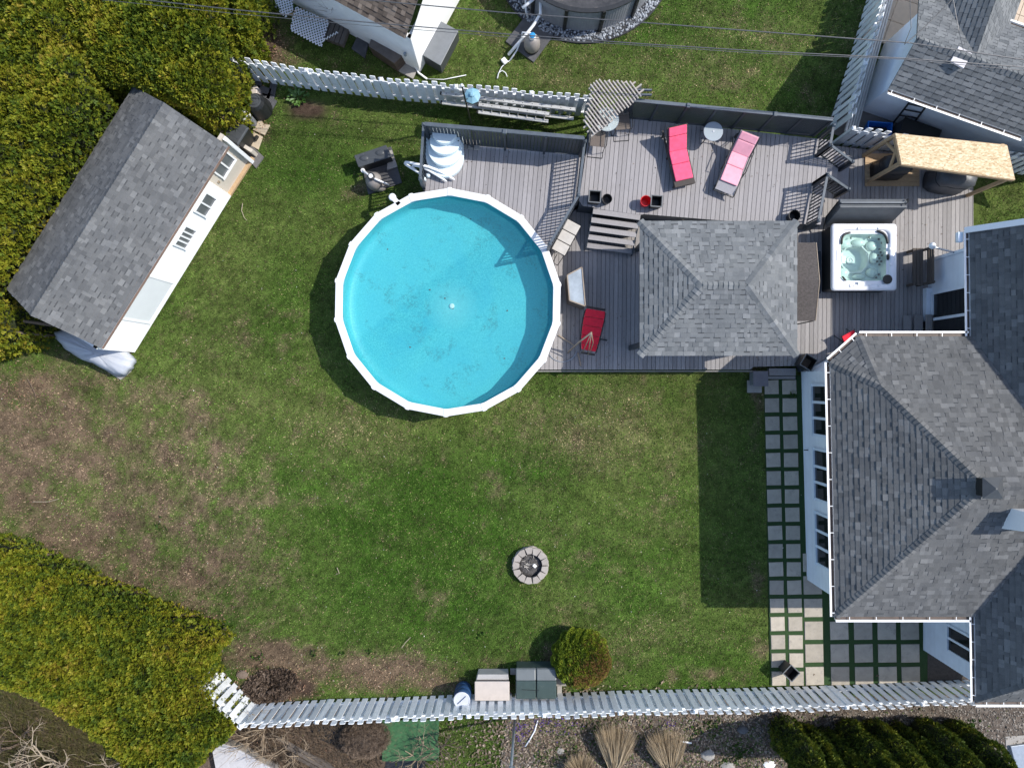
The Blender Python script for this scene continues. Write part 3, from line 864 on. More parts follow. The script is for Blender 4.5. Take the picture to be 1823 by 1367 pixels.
def plane_n(a, b, c):
    n = (Vector(b) - Vector(a)).cross(Vector(c) - Vector(a)).normalized()
    return n if n.z > 0 else -n

def siding(parent, a, b, z0, z1, m, lap=0.11, out=None, name='wall', thick=0.12):
    """lapped horizontal siding on the wall from a to b (xy); outward side is to the right of a->b"""
    a, b = Vector((a[0], a[1], 0)), Vector((b[0], b[1], 0))
    d = (b - a).normalized(); nrm = Vector((d.y, -d.x, 0))
    mb = MB()
    k = max(1, int(round((z1 - z0) / lap))); h = (z1 - z0) / k
    for i in range(k):
        lo, hi = z0 + i * h, z0 + (i + 1) * h
        q = [a + nrm * 0.016, b + nrm * 0.016, b + nrm * 0.003, a + nrm * 0.003]
        mb.add([q[0] + Vector((0, 0, lo)), q[1] + Vector((0, 0, lo)), q[2] + Vector((0, 0, hi)), q[3] + Vector((0, 0, hi)),
                a + Vector((0, 0, lo)), b + Vector((0, 0, lo))], [(0, 1, 2, 3), (4, 5, 1, 0), (4, 0, 3), (1, 5, 2)])
    q = [a - nrm * 0.0, b - nrm * 0.0, b - nrm * thick, a - nrm * thick]
    mb.prism([(p.x, p.y) for p in q], z0, z1)
    return mb.obj(name, m, parent)

def window(parent, a, b, z0, z1, panes, frame_m, glass_m, off=0.02, fw=0.06, name='window', bars_v=0):
    """framed window on the wall line a->b (outward to the right); panes split along the wall, bars_v across"""
    a, b = Vector((a[0], a[1], 0)), Vector((b[0], b[1], 0))
    d = (b - a).normalized(); nrm = Vector((d.y, -d.x, 0)); L = (b - a).length
    mb = MB()
    def bar(t0, t1, za, zb, o0, o1):
        q = [a + d * t0 + nrm * o0, a + d * t1 + nrm * o0, a + d * t1 + nrm * o1, a + d * t0 + nrm * o1]
        mb.prism([(p.x, p.y) for p in q], za, zb)
    o0, o1 = off, off + 0.05
    bar(0, L, z0, z0 + fw, o0, o1 + 0.02); bar(0, L, z1 - fw, z1, o0, o1)
    bar(0, fw, z0 + fw, z1 - fw, o0, o1); bar(L - fw, L, z0 + fw, z1 - fw, o0, o1)
    w_ = (L - 2 * fw) / panes
    for i in range(1, panes):
        bar(fw + i * w_ - fw / 2, fw + i * w_ + fw / 2, z0 + fw, z1 - fw, o0, o1 - 0.004)
    for i in range(1, bars_v + 1):
        zc = z0 + fw + (z1 - z0 - 2 * fw) * i / (bars_v + 1)
        bar(fw, L - fw, zc - 0.018, zc + 0.018, o0, o1 - 0.008)
    win = mb.obj(name, frame_m, parent)
    for i in range(panes):
        t0 = fw + i * w_ + (fw / 2 if i else 0); t1 = fw + (i + 1) * w_ - (fw / 2 if i < panes - 1 else 0)
        mp = MB()
        q = [a + d * t0 + nrm * (off + 0.006), a + d * t1 + nrm * (off + 0.006), a + d * t1 + nrm * (off + 0.014), a + d * t0 + nrm * (off + 0.014)]
        mp.prism([(p.x, p.y) for p in q], z0 + fw, z1 - fw)
        mp.obj('pane', glass_m, win)
    return win

def gutter(parent, p0, p1, side, z, hang=0.75, phase=0.3):
    """white gutter trough from p0 to p1 (xy) with hangers; side: unit vector pointing away from the roof"""
    p0, p1, side = Vector((p0[0], p0[1], 0)), Vector((p1[0], p1[1], 0)), Vector((side[0], side[1], 0)).normalized()
    mb = MB()
    up = Vector((0, 0, 1))
    prof = [(0.0, 0.0), (0.0, -0.09), (0.10, -0.09), (0.108, 0.0), (0.165, 0.0), (0.165, -0.014), (0.125, -0.016), (0.112, -0.10), (-0.012, -0.10), (-0.012, 0.0)]
    r0 = [p0 + side * q + up * (z + h) for q, h in prof]; r1 = [p1 + side * q + up * (z + h) for q, h in prof]
    mb.rings([r0, r1])
    g = mb.obj('gutter', M['gutter'], parent)
    L = (p1 - p0).length; d = (p1 - p0).normalized(); t = phase
    me = None
    mt = MB()
    mt.add([Vector(q) for q in ((-.0, -.013, 0), (.0, .013, 0))], [])
    while t < L - 0.1:
        h = MB(); c = p0 + d * t
        h.beam(c - side * 0.04 + up * (z + 0.004), c + side * 0.12 + up * (z + 0.004), 0.02, 0.006)
        h.obj('gutter_hanger', M['gutter'], g)
        t += hang
    mdirt = MB()
    mdirt.add([p0 + side * 0.008 + up * (z - .06), p0 + side * 0.10 + up * (z - .06), p1 + side * 0.10 + up * (z - .06), p1 + side * 0.008 + up * (z - .06)], [(0, 1, 2, 3)])
    mdirt.obj('gutter_debris', M['rust_brown'], g)
    return g

M['roof_deck_dark'] = mat('roof_underlay', (0.05, 0.05, 0.055), 0.9, 0.2, 5)
M['roof_edge_brown'] = mat('drip_edge_brown', (0.22, 0.15, 0.12), 0.6, 0.15, 5)

# ================================================================ the house
ZE = 3.2
house = thing('house', P(1600, 900, 0), 'white and pale blue sided house with grey hipped shingle roof', 'house')
E0, E1, E2, E3, E9 = P(1488, 1097, ZE), P(1478, 645, ZE), P(1530, 601, ZE), P(1718, 598, ZE), P(1727, 1097, ZE)
yn = (E2.y + E3.y) / 2; E2.y = E3.y = yn
ys_ = E0.y; E9.y = ys_
xw = lambda y: E0.x + (y - E0.y) / (E1.y - E0.y) * (E1.x - E0.x)
corner = Vector((xw(yn), yn, ZE))
AP = Vector((12.50, (yn + ys_) / 2, 5.2))
# chamfer plane cuts the hip at F
tF = 0.345
F = corner + (AP - corner) * tF
XR = 16.5
roofh = Roof(house, M['shingle_house'], M['roof_deck_dark'], 0.143, 3, capmat=M['ridge_cap'], few=True)
west = [E1, E0, AP, F]
roofh.plane(west)
roofh.plane([E2, E1, F])
northp = [Vector((XR, yn, ZE)), E2, F, AP, Vector((XR, AP.y, AP.z))]
XL = 14.3
def cutx(pts, xmax):
    out = []
    for j in range(len(pts)):
        p, q = pts[j - 1], pts[j]
        if (p.x <= xmax) != (q.x <= xmax):
            t = (xmax - p.x) / (q.x - p.x); out.append(p + (q - p) * t)
        if q.x <= xmax: out.append(q)
    return out
roofh.plane(northp, limit=cutx(northp, XL))
southp = [E0, Vector((XR, ys_, ZE)), Vector((XR, AP.y, AP.z)), AP]
roofh.plane(southp, limit=cutx(southp, XL))
# main block: steep slope towards the garden
ME0, ME1 = P(1726, 411, ZE), P(1738, 1248, ZE)
TP = math.tan(math.radians(49.2)); RUN = 4.0
xm = lambda y: ME0.x + (y - ME0.y) / (ME1.y - ME0.y) * (ME1.x - ME0.x)
RN = Vector((xm(ME0.y) + RUN, ME0.y, ZE + RUN * TP)); RS = Vector((xm(ME0.y) + RUN, ME1.y + RUN, ZE + RUN * TP))
# keep the plane exact
nrm_m = (ME1 - ME0).cross(RN - ME0)
RS.z = ME0.z - (nrm_m.x * (RS.x - ME0.x) + nrm_m.y * (RS.y - ME0.y)) / nrm_m.z
mw = [ME0, ME1, RS, RN]
roofh.plane(mw, limit=cutx(mw, 15.0))
sp = [ME1, Vector((21.3, ME1.y, ZE)), Vector((RS.x + 0.2, RS.y, RS.z)), RS]
roofh.plane(sp, limit=cutx(sp, 15.6))
roofh.plane([Vector((21.3, ME1.y, ZE)), Vector((21.3, ME0.y, ZE)), RN, RS], tabs=False)
roof_o = roofh.finish()
nW, nN, nS = plane_n(*west[:3]), plane_n(E2, F, AP), plane_n(E0, southp[1], AP)
nC = plane_n(E2, E1, F)
nM = plane_n(*mw[:3]); nMS = plane_n(*sp[:3])
roofh.caps(E0, AP, nW, nS); roofh.caps(F, AP, nW, nN); roofh.caps(E1, F, nC, nW); roofh.caps(E2, F, nC, nN)
roofh.caps(AP, Vector((14.4, AP.y, AP.z)), nN, nS, lift=0.014); roofh.caps(ME1, ME1 + (RS - ME1) * 0.35, nM, nMS)
# walls
WB = [P(1437, 1031), P(1427, 662), P(1484, 629)]
a_w, b_w, c_w = [(p.x, p.y) for p in WB]
XM = 13.88
siding(house, b_w, a_w, 0.0, ZE - 0.08, M['house_wall'], 0.115)
siding(house, c_w, b_w, 0.0, ZE - 0.08, M['house_wall'], 0.115)
siding(house, (XM + .3, c_w[1]), c_w, 0.0, ZE - 0.08, M['house_wall'], 0.115)
siding(house, a_w, (XM + .3, a_w[1] - 0.05), 0.0, ZE - 0.08, M['house_wall'], 0.115)
siding(house, (XM, 4.12), (XM, c_w[1] + 0.13), 0.0, ZE - 0.08, M['blue_wall'], 0.115)
siding(house, (XM + .04, a_w[1] - 0.18), (XM + .04, -8.98), 0.0, ZE - 0.08, M['blue_wall'], 0.115)
siding(house, (XM + .04, -8.98), (20.8, -8.98), 0.0, ZE - 0.08, M['blue_wall'], 0.115)
siding(house, (20.8, 4.12), (XM, 4.12), 0.0, ZE - 0.08, M['blue_wall'], 0.115)
mb = MB(); mb.add([(XM, 4.12, ZE - .08), (20.8, 4.12, ZE - .08), (RN.x, 4.12, RN.z - .2)], [(0, 1, 2)]); mb.obj('gable', M['blue_wall'], house)
mb = MB(); mb.beam((XM - .06, 4.12, 1.6), (XM - .06, 4.12, 1.61), .1, .1)
mb = MB(); mb.box((XM - 0.03, 4.10, 1.6), (0.09, 0.09, 3.1)); mb.obj('corner_trim', M['blue_wall'], house)
# soffits and fascia
mb = MB()
mb.prism([(p.x, p.y) for p in (E0, E1, E2, Vector((XR, yn, 0)), Vector((XR, ys_, 0)))], ZE - 0.075, ZE - 0.035)
mb.obj('soffit', M['white'], house)
mb = MB(); mb.prism([(p.x, p.y) for p in (ME0, ME1, Vector((21.2, ME1.y, 0)), Vector((21.2, ME0.y, 0)))], ZE - 0.12, ZE - 0.079); mb.obj('soffit', M['white'], house)
# gutters
gutter(house, E1, E0, (-1, 0), ZE, 0.78)
gutter(house, E2, E1, (-0.65, 0.76), ZE, 0.5, 0.2)
gutter(house, E2, (ME0.x - .02, yn), (0, 1), ZE, 0.74, 0.2)
gutter(house, E0, (ME0.x + .05, ys_), (0, -1), ZE, 0.78, 0.4)
gutter(house, ME0, (xm(yn + .02), yn + .02), (-1, 0), ZE, 0.52, 0.25)
gutter(house, (xm(ys_ - .02), ys_ - .02), ME1, (-1, 0), ZE, 0.52, 0.2)
gutter(house, ME1, (18, ME1.y), (0, -1), ZE, 0.5, 0.3)
# white rake board along the north gable
mb = MB(); mb.beam(ME0 + Vector((-.12, 0.02, -.03)), RN + Vector((0, 0.02, 0.06)), 0.17, 0.08); mb.obj('rake_board', M['gutter'], house)
mb = MB(); mb.box((ME0.x - .2, ME0.y - .16, ZE - .15), (.16, .3, .14)); mb.obj('downspout_elbow', M['blue_wall'], house, bevel=0.02)
# windows of the garden room: three groups of three
dW = (Vector((a_w[0], a_w[1], 0)) - Vector((b_w[0], b_w[1], 0))); LW = dW.length; dW.normalize()
for (p0, p1) in ((683, 779), (800, 897), (917, 1016)):
    t0 = (Vector((0, (CY - p0) * (H - 1.7) / FPX, 0)).y - b_w[1]) / dW.y; t1 = (Vector((0, (CY - p1) * (H - 1.7) / FPX, 0)).y - b_w[1]) / dW.y
    A = Vector((b_w[0], b_w[1], 0)) + dW * t0; B = Vector((b_w[0], b_w[1], 0)) + dW * t1
    window(house, (A.x, A.y), (B.x, B.y), 0.85, 2.75, 3, M['blue_wall'], M['glass_dark'], 0.02, 0.085)
# sliding door, north part
dr = window(house, (XM, 3.02), (XM, 1.22), 0.62, 2.75, 2, M['blue_wall'], M['glass_dark'], 0.02, 0.09, name='sliding_door')
window(house, (XM + .04, -7.62), (XM + .04, -8.5), 1.35, 2.75, 2, M['blue_wall'], M['glass_dark'], 0.02, 0.07)
mb = MB(); mb.box((XM - 0.10, 2.62, 0.47), (0.2, 1.1, 0.22)); mb.obj('door_sill', M['blue_wall'], house, bevel=0.01)
# wall lamp / tap on the garden wall
mb = MB(); q = Vector((b_w[0], b_w[1], 0)) + dW * 2.6; mb.beam(q + Vector((-.02, 0, .4)), q + Vector((-.16, 0, .42)), .03, .03); mb.obj('tap', M['dark_metal'], house)
# chimney
ch = MB(); cc = Vector((AP.x + .02, AP.y, 0)); ch.box((cc.x, cc.y, 5.10), (0.44, 0.46, 0.66)); cho = ch.obj('chimney', M['dark_metal'], roof_o)
ch = MB()
ch.hull([(cc.x + a, cc.y + b, 5.432) for a, b in ((-.27, -.28), (.27, -.28), (.27, .28), (-.27, .28))], [(cc.x + a, cc.y + b, 5.58) for a, b in ((-.02, -.02), (.02, -.02), (.02, .02), (-.02, .02))])
ch.obj('chimney_cap', M['charcoal_plastic'], roof_o)
# white roof ventilator at the right edge
vx, vy = 13.62, -3.62
vent = MB()
vent.hull([(vx - .32, vy - .32, 4.55), (vx + .5, vy - .32, 4.55), (vx + .5, vy + .32, 4.55), (vx - .32, vy + .32, 4.55)],
          [(vx - .12, vy - .24, 5.45), (vx + .5, vy - .24, 5.45), (vx + .5, vy + .24, 5.45), (vx - .12, vy + .24, 5.45)])
vent.obj('roof_ventilator', M['white_vinyl'], house, bevel=0.01)
vent = MB(); vent.box((vx + .16, vy, 5.49), (.74, .6, .07)); vent.obj('ventilator_lid', M['white'], house, bevel=0.012)

# ================================================================ garden shed (left)
shed_a, shed_b = P(180, 620, 2.3), P(406, 260, 2.3)       # garden-side eave, low and high ends
sd_ = (shed_b - shed_a); SL = sd_.length; sd_.normalize()
sn = Vector((-sd_.y, sd_.x, 0))                             # towards the hedge
HWD = 1.70
shed = thing('garden_shed', (shed_a + shed_b) / 2 + sn * 1.5 - Vector((0, 0, 2.3)), 'long white garden shed with grey shingle gable roof by the tall hedge', 'shed')
ra, rb = shed_a + sn * HWD + Vector((0, 0, 1.0)), shed_b + sn * HWD + Vector((0, 0, 1.0))
wa, wb_ = shed_a + sn * 2 * HWD, shed_b + sn * 2 * HWD
rs = Roof(shed, M['shingle_shed'], M['roof_edge_brown'], 0.135, 5)
rs.plane([shed_a, shed_b, rb, ra]); rs.plane([wb_, wa, ra, rb])
shed_roof = rs.finish()
rs.caps(rb, ra, plane_n(shed_a, shed_b, rb), plane_n(wb_, wa, ra), 0.14, 0.14)
mb = MB(); mb.beam(shed_a - sn * 0.02 - Vector((0, 0, .05)), shed_b - sn * 0.02 - Vector((0, 0, .05)), 0.02, 0.1); mb.obj('fascia', M['roof_edge_brown'], shed)
f0 = P(241, 627); f1 = P(412, 350); f2 = P(453, 286)       # foot of the front wall
fd = (f1 - f0).normalized(); fn = Vector((fd.y, -fd.x, 0))
M['shed_wall'] = mat('shed_white_siding', (0.84, 0.84, 0.83), 0.5, 0.03, 2)
M['shed_beige'] = mat('shed_beige_panel', (0.52, 0.47, 0.40), 0.6, 0.06, 4)
siding(shed, (f0.x, f0.y), (f1.x, f1.y), 0.06, 2.22, M['shed_wall'], 0.1)
bk = sn * (2 * HWD - 0.35)
e0 = f0 + sn * 0.13; e1 = f2 + sn * 0.13
siding(shed, (e0.x + bk.x, e0.y + bk.y), (f0.x, f0.y), 0.06, 2.22, M['shed_wall'], 0.1)
siding(shed, (e1.x + bk.x - fd.x * .32, e1.y + bk.y - fd.y * .32), (e0.x + bk.x, e0.y + bk.y), 0.06, 2.22, M['shed_wall'], 0.1)
f3, e3 = f2 - fd * .32, e1 + bk - fd * .32
f4 = f3 + sn * .62
siding(shed, (f4.x, f4.y), (e3.x, e3.y), 0.06, 2.22, M['shed_wall'], 0.1)
for ea, eb, rr, s_ in ((shed_a, wa, ra, sd_ * 0.18), (shed_b, wb_, rb, -sd_ * 0.18)):
    mb = MB(); mb.add([ea + s_ + sn * .15 + Vector((0, 0, -.1)), eb + s_ - sn * .15 + Vector((0, 0, -.1)), rr + s_ + Vector((0, 0, -.06))], [(0, 1, 2)]); mb.obj('gable', M['shed_wall'], shed)
# porch corner: recessed beige wall, corner post, floor
pin = sn * 0.14
g1, g2 = f1 + pin + fd * 0.02, f2 + pin
siding(shed, (g1.x, g1.y), (g2.x, g2.y), 0.10, 2.22, M['shed_beige'], 0.25)
siding(shed, (f1.x, f1.y), (g1.x, g1.y), 0.06, 2.22, M['white'], 0.25)
mb = MB(); q = [f1, f2 + fd * .05, f2 + fd * .05 + pin, f1 + pin]; mb.prism([(p.x, p.y) for p in q], 0.0, 0.10); mb.obj('porch_floor', M['lumber'], shed)
wl = (g2 - g1).length
w0, w1 = g1 + fd * 0.30, g1 + fd * (wl - 0.34)
window(shed, (w0.x, w0.y), (w1.x, w1.y), 0.85, 1.72, 2, M['white'], M['glass_grey'], 0.02, 0.055)
mb = MB(); p0 = f2 - fd * 0.10; p0 = f2 - fd * .14; q = [p0 + fn * .02, p0 + fd * .12 + fn * .02, p0 + fd * .12 - fn * .12, p0 - fn * .12]; mb.prism([(p.x, p.y) for p in q], 0.0, 2.2); mb.obj('porch_post', M['white_vinyl'], shed, bevel=0.01)
mb = MB(); p0 = f2 + fd * 0.13; q = [p0 - fn * 0, p0 + fd * .12, p0 + fd * .12 - fn * .9, p0 - fn * .9]; mb.prism([(p.x, p.y) for p in q], 0.0, 0.5); mb.obj('side_bench', M['shed_beige'], shed, bevel=0.01)
mb = MB(); q = g1 + fd * .14 + fn * .03; mb.box((q.x, q.y, 1.0), (.06, .06, .1)); mb.obj('door_handle', M['tan_metal'], shed)
# two windows and the up-and-over door in the white wall
def on_wall(px, py, z):
    """point of the front wall plane seen at that pixel, at height z"""
    p = P(px, py, z); t = (p - f0).dot(fd); return f0 + fd * t
for (pa, pb, z0, z1, pn, gm, bv) in (((353.5, 381.5), (377.5, 347.5), .80, 1.66, 2, M['glass_grey'], 0), ((317.3, 439.8), (339.5, 404.3), .83, 1.66, 4, M['glass_grey'], 0)):
    zc = (z0 + z1) / 2
    A, B = on_wall(*pa, zc), on_wall(*pb, zc)
    window(shed, (A.x, A.y), (B.x, B.y), z0, z1, pn, M['white_vinyl'], gm, 0.02, 0.055, bars_v=bv)
A, B = on_wall(275, 575, 0), on_wall(315.8, 507.5, 0)
M['shutter_door'] = mat('pale_blue_grey_door', (0.68, 0.71, 0.72), 0.45, 0.03, 2)
mb = MB(); q = [A + fn * .004, B + fn * .004, B - fn * .0, A - fn * .0]
mb.prism([(p.x, p.y) for p in [A + fn * .026, B + fn * .026, B + fn * .018, A + fn * .018]], 0.3, 2.15); door = mb.obj('overhead_door', M['shutter_door'], shed)
mb = MB()
for q0, q1, za, zb in ((A - fd * .07, A, .22, 2.2), (B, B + fd * .05, .22, 2.2), (A, B, .22, .3)):
    mb.prism([(p.x, p.y) for p in [q0 + fn * .05, q1 + fn * .05, q1 + fn * .014, q0 + fn * .014]], za, zb)
mb.obj('door_frame', M['shed_wall'], shed)
for k in range(1, 6):
    mb = MB(); zz = .3 + k * .31; continue
    mb = MB(); mb.prism([(p.x, p.y) for p in [A + fn * .030, B + fn * .030, B + fn * .0265, A + fn * .0265]], zz, zz + .012); mb.obj('door_groove', M['glass_grey'], door)
# grey tarpaulin-covered load under the gable
cv = thing('covered_boat', P(185, 640), 'pale grey tarpaulin cover over a load under the shed gable end', 'covered boat')
ring = [(98, 592), (115, 585), (170, 600), (232, 628), (241, 640), (238, 655), (222, 668), (205, 667), (165, 646), (145, 640), (118, 622), (102, 605)]
rg = np.random.default_rng(5)
rings = []
dense = []
for k in range(len(ring)):
    a_, b_ = ring[k], ring[(k + 1) % len(ring)]
    for f in (0, .25, .5, .75): dense.append((a_[0] + (b_[0] - a_[0]) * f, a_[1] + (b_[1] - a_[1]) * f))
for z, sc_, in ((0.03, 1.02), (0.2, 1.0), (0.4, .98), (0.55, 0.94), (0.64, 0.84), (0.70, 0.66), (0.73, 0.4), (0.75, .12)):
    pts = [P(a, b, z) for a, b in dense]
    c = sum(pts, Vector()) / len(pts)
    rr = []
    for k, p in enumerate(pts):
        fold = .014 * math.sin(k * 1.9 + z * 3) * (1.1 - z) + .012 * math.sin(k * .8 + 1)
        rr.append(c + (p - c) * (sc_ * (1 + fold)) + Vector((rg.normal(0, .006), rg.normal(0, .006), (.02 * math.sin(k * .55 + 2) + .012 * math.sin(k * 1.3)) * (sc_ > .3) * (z > .1) + rg.normal(0, .008))))
    rings.append(rr[::-1])
mb = MB(); mb.rings(rings); mb.obj('tarpaulin', M['tarp_grey'], cv, smooth=True)
mb = MB(); mb.tube([P(160, 645, .3), P(185, 632, .8), P(215, 618, .6)], 0.012); mb.obj('strap', M['tarp_grey'], cv)
# ================================================================ decks
def arc_pts(r, a0, a1, n):
    return [(POOL_C.x + r * math.cos(math.radians(a0 + (a1 - a0) * i / (n - 1))), POOL_C.y + r * math.sin(math.radians(a0 + (a1 - a0) * i / (n - 1)))) for i in range(n)]
def xy(px, py, z): p = P(px, py, z); return (p.x, p.y)

def boards(parent, poly, ang, pitch, gap, z, t, m, seed=1, joints=False):
    r = random.Random(seed)
    ca, sa = math.cos(-ang), math.sin(-ang)
    L = [(x * ca - y * sa, x * sa + y * ca) for x, y in poly]
    def spans(x):
        ys = []
        for i in range(len(L)):
            (x0, y0), (x1, y1) = L[i], L[(i + 1) % len(L)]
            if (x0 > x) != (x1 > x): ys.append(y0 + (y1 - y0) * (x - x0) / (x1 - x0))
        ys.sort(); return [(ys[i], ys[i + 1]) for i in range(0, len(ys) - 1, 2)]
    x = min(p[0] for p in L) + 0.002; xe = max(p[0] for p in L)
    cb, sb = math.cos(ang), math.sin(ang)
    n = 0
    while x < xe:
        x2 = min(x + pitch - gap, xe - 0.001)
        A, B = spans(x), spans(x2)
        if len(A) != len(B):
            Cn = spans((x + x2) / 2); A = B = Cn
        for (a0, a1), (b0, b1) in zip(A, B):
            if max(a1 - a0, b1 - b0) < 0.05: continue
            dz = r.uniform(-0.002, 0.002)
            cuts = [0.0, 1.0]
            if joints and min(a1 - a0, b1 - b0) > 2.2: cuts = [0.0, r.choice((.32, .5, .66)) + r.uniform(-.05, .05), 1.0]
            for c0_, c1_ in zip(cuts[:-1], cuts[1:]):
                e = .004 / max(.1, a1 - a0)
                f0_, f1_ = c0_ + (e if c0_ > 0 else 0), c1_ - (e if c1_ < 1 else 0)
                q = [(x, a0 + (a1 - a0) * f0_), (x2, b0 + (b1 - b0) * f0_), (x2, b0 + (b1 - b0) * f1_), (x, a0 + (a1 - a0) * f1_)]
                q = [(u * cb - v * sb, u * sb + v * cb) for u, v in q]
                mb = MB(); mb.prism(q, z - t + dz, z + dz)
                mb.obj('board', m, parent); n += 1
        x += pitch
    return n

ZU, ZL = 1.2, 0.35
UANG = math.radians(-5.0)
# pool deck
pd_poly = [xy(757, 252, ZU), xy(1041, 278, ZU), xy(1029, 356, ZU), xy(981, 437, ZU)] + arc_pts(3.50, 29, 101, 16) + [xy(752, 338, ZU)]
pooldeck = thing('pool_deck', P(880, 300, 0), 'grey raised board deck wrapping the top of the pool', 'deck')
boards(pooldeck, pd_poly, UANG, 0.142, 0.013, ZU, 0.032, M['deck_up'], 1)
mb = MB(); mb.prism([(POOL_C.x + (p[0] - POOL_C.x) * 1.01, POOL_C.y + (p[1] - POOL_C.y) * 1.01 - 0.0) for p in pd_poly], 0.0, ZU - 0.037); mb.obj('deck_frame', M['black'], pooldeck)
# lounging deck
ud_poly = [xy(1043, 279, ZU), xy(1046, 236, ZU), xy(1068, 216, ZU), xy(1118, 209, ZU), xy(1478, 250, ZU), xy(1470, 310, ZU), xy(1462, 400, ZU), xy(1300, 394, ZU), xy(1141, 381, ZU), xy(1139, 383, ZU), xy(1058, 371, ZU), xy(1058, 369, ZU), xy(1031, 366, ZU), xy(1031, 356, ZU)]
updeck = thing('sun_deck', P(1260, 300, 0), 'grey raised board deck where the pink loungers stand', 'deck')
boards(updeck, ud_poly, UANG, 0.142, 0.013, ZU, 0.032, M['deck_up'], 2)
mb = MB(); mb.prism(ud_poly, 0.0, ZU - 0.037); mb.obj('deck_frame', M['black'], updeck)
# lower deck
ld_poly = [xy(955, 658, ZL), xy(1340, 658, ZL), xy(1340, 653, ZL), xy(1424, 651, ZL), xy(1428, 662, ZL), xy(1486, 630, ZL), xy(1653, 630, ZL), xy(1653, 466, ZL), xy(1733, 466, ZL), xy(1733, 289, ZL), xy(1480, 259, ZL), xy(1445, 405, ZL), xy(1030, 368, ZL)] + arc_pts(3.56, 34, -34, 14)
lowdeck = thing('lower_deck', P(1300, 560, 0), 'long low weathered grey board deck between pool and house', 'deck')
boards(lowdeck, ld_poly, math.radians(-0.6), 0.142, 0.013, ZL, 0.032, M['deck_low'], 3)
mb = MB(); mb.prism(ld_poly, 0.0, ZL - 0.037); mb.obj('deck_frame', M['black'], lowdeck)
mb = MB(); a, b = P(950, 661, ZL - .06), P(1340, 661, ZL - .06); mb.beam(a, b, 0.03, 0.13); mb.obj('fascia_board', M['deck_low'], lowdeck)

# ---- stairs from the sun deck down to the lower deck
stairs = thing('deck_stairs', P(1090, 410, ZL), 'five tread grey wooden stairs from sun deck down to lower deck', 'stairs')
l0, l1 = P(1058, 371, ZU), P(1139, 382, ZU)
sdir = (l1 - l0).normalized(); sdn = Vector((sdir.y, -sdir.x, 0))
W_ = (l1 - l0).length
for i in range(5):
    z = ZU - 0.17 * i - 0.01 if i == 0 else ZU - 0.17 * i
    c0 = l0 + sdn * (0.01 + 0.242 * i) - sdir * 0.03; c0.z = 0
    q = [c0, c0 + sdir * (W_ + .06), c0 + sdir * (W_ + .06) + sdn * 0.168, c0 + sdn * 0.168]
    mb = MB(); mb.prism([(p.x, p.y) for p in q], z - 0.035, z); mb.obj('tread', M['deck_up'], stairs, bevel=0.006)
    q2 = [p + sdn * (-0.01 if k < 2 else -0.15) for k, p in enumerate(q)]
    mb = MB(); mb.prism([(p.x, p.y) for p in q2], ZL - .03 if False else ZL + 0.002, z - 0.036); mb.obj('riser', M['black'], stairs)
for s_ in (-0.05, W_ + 0.01):
    c0 = l0 + sdir * s_
    mb = MB(); pts = [(0, ZU - .06), (1.20, ZL + .02), (1.20, ZL + .14), (0.02, ZU - .036)]
    vs = []
    for off in (0, 0.035):
        for t, z in pts: v = c0 + sdir * off + sdn * t; vs.append((v.x, v.y, z))
    mb.add(vs, [(0, 1, 2, 3), (7, 6, 5, 4), (0, 4, 5, 1), (1, 5, 6, 2), (2, 6, 7, 3), (3, 7, 4, 0)]); mb.obj('stringer', M['black'], stairs)
# ---- small stairs on the hot tub side of the sun deck
st2 = thing('side_stairs', P(1480, 290, ZL), 'short grey steps between two black handrails leading to the grill', 'stairs')
b0, b1 = P(1476, 259, ZU), P(1470, 313, ZU)
d2 = (b1 - b0).normalized(); n2 = Vector((-d2.y, d2.x, 0))
if n2.x < 0: n2 = -n2
for i in range(4):
    z = ZU - 0.17 * (i + 1)
    c0 = b0 + n2 * (0.01 + .26 * i); c0.z = 0; W2 = (b1 - b0).length
    q = [c0, c0 + d2 * W2, c0 + d2 * W2 + n2 * .25, c0 + n2 * .25]
    mb = MB(); mb.prism([(p.x, p.y) for p in q], z - .035, z); mb.obj('tread', M['deck_up'], st2, bevel=0.006)
    q2 = [p + n2 * (-.005 if k < 2 else -.2) for k, p in enumerate(q)]
    mb = MB(); mb.prism([(p.x, p.y) for p in q2], ZL + .002, z - .036); mb.obj('riser', M['black'], st2)

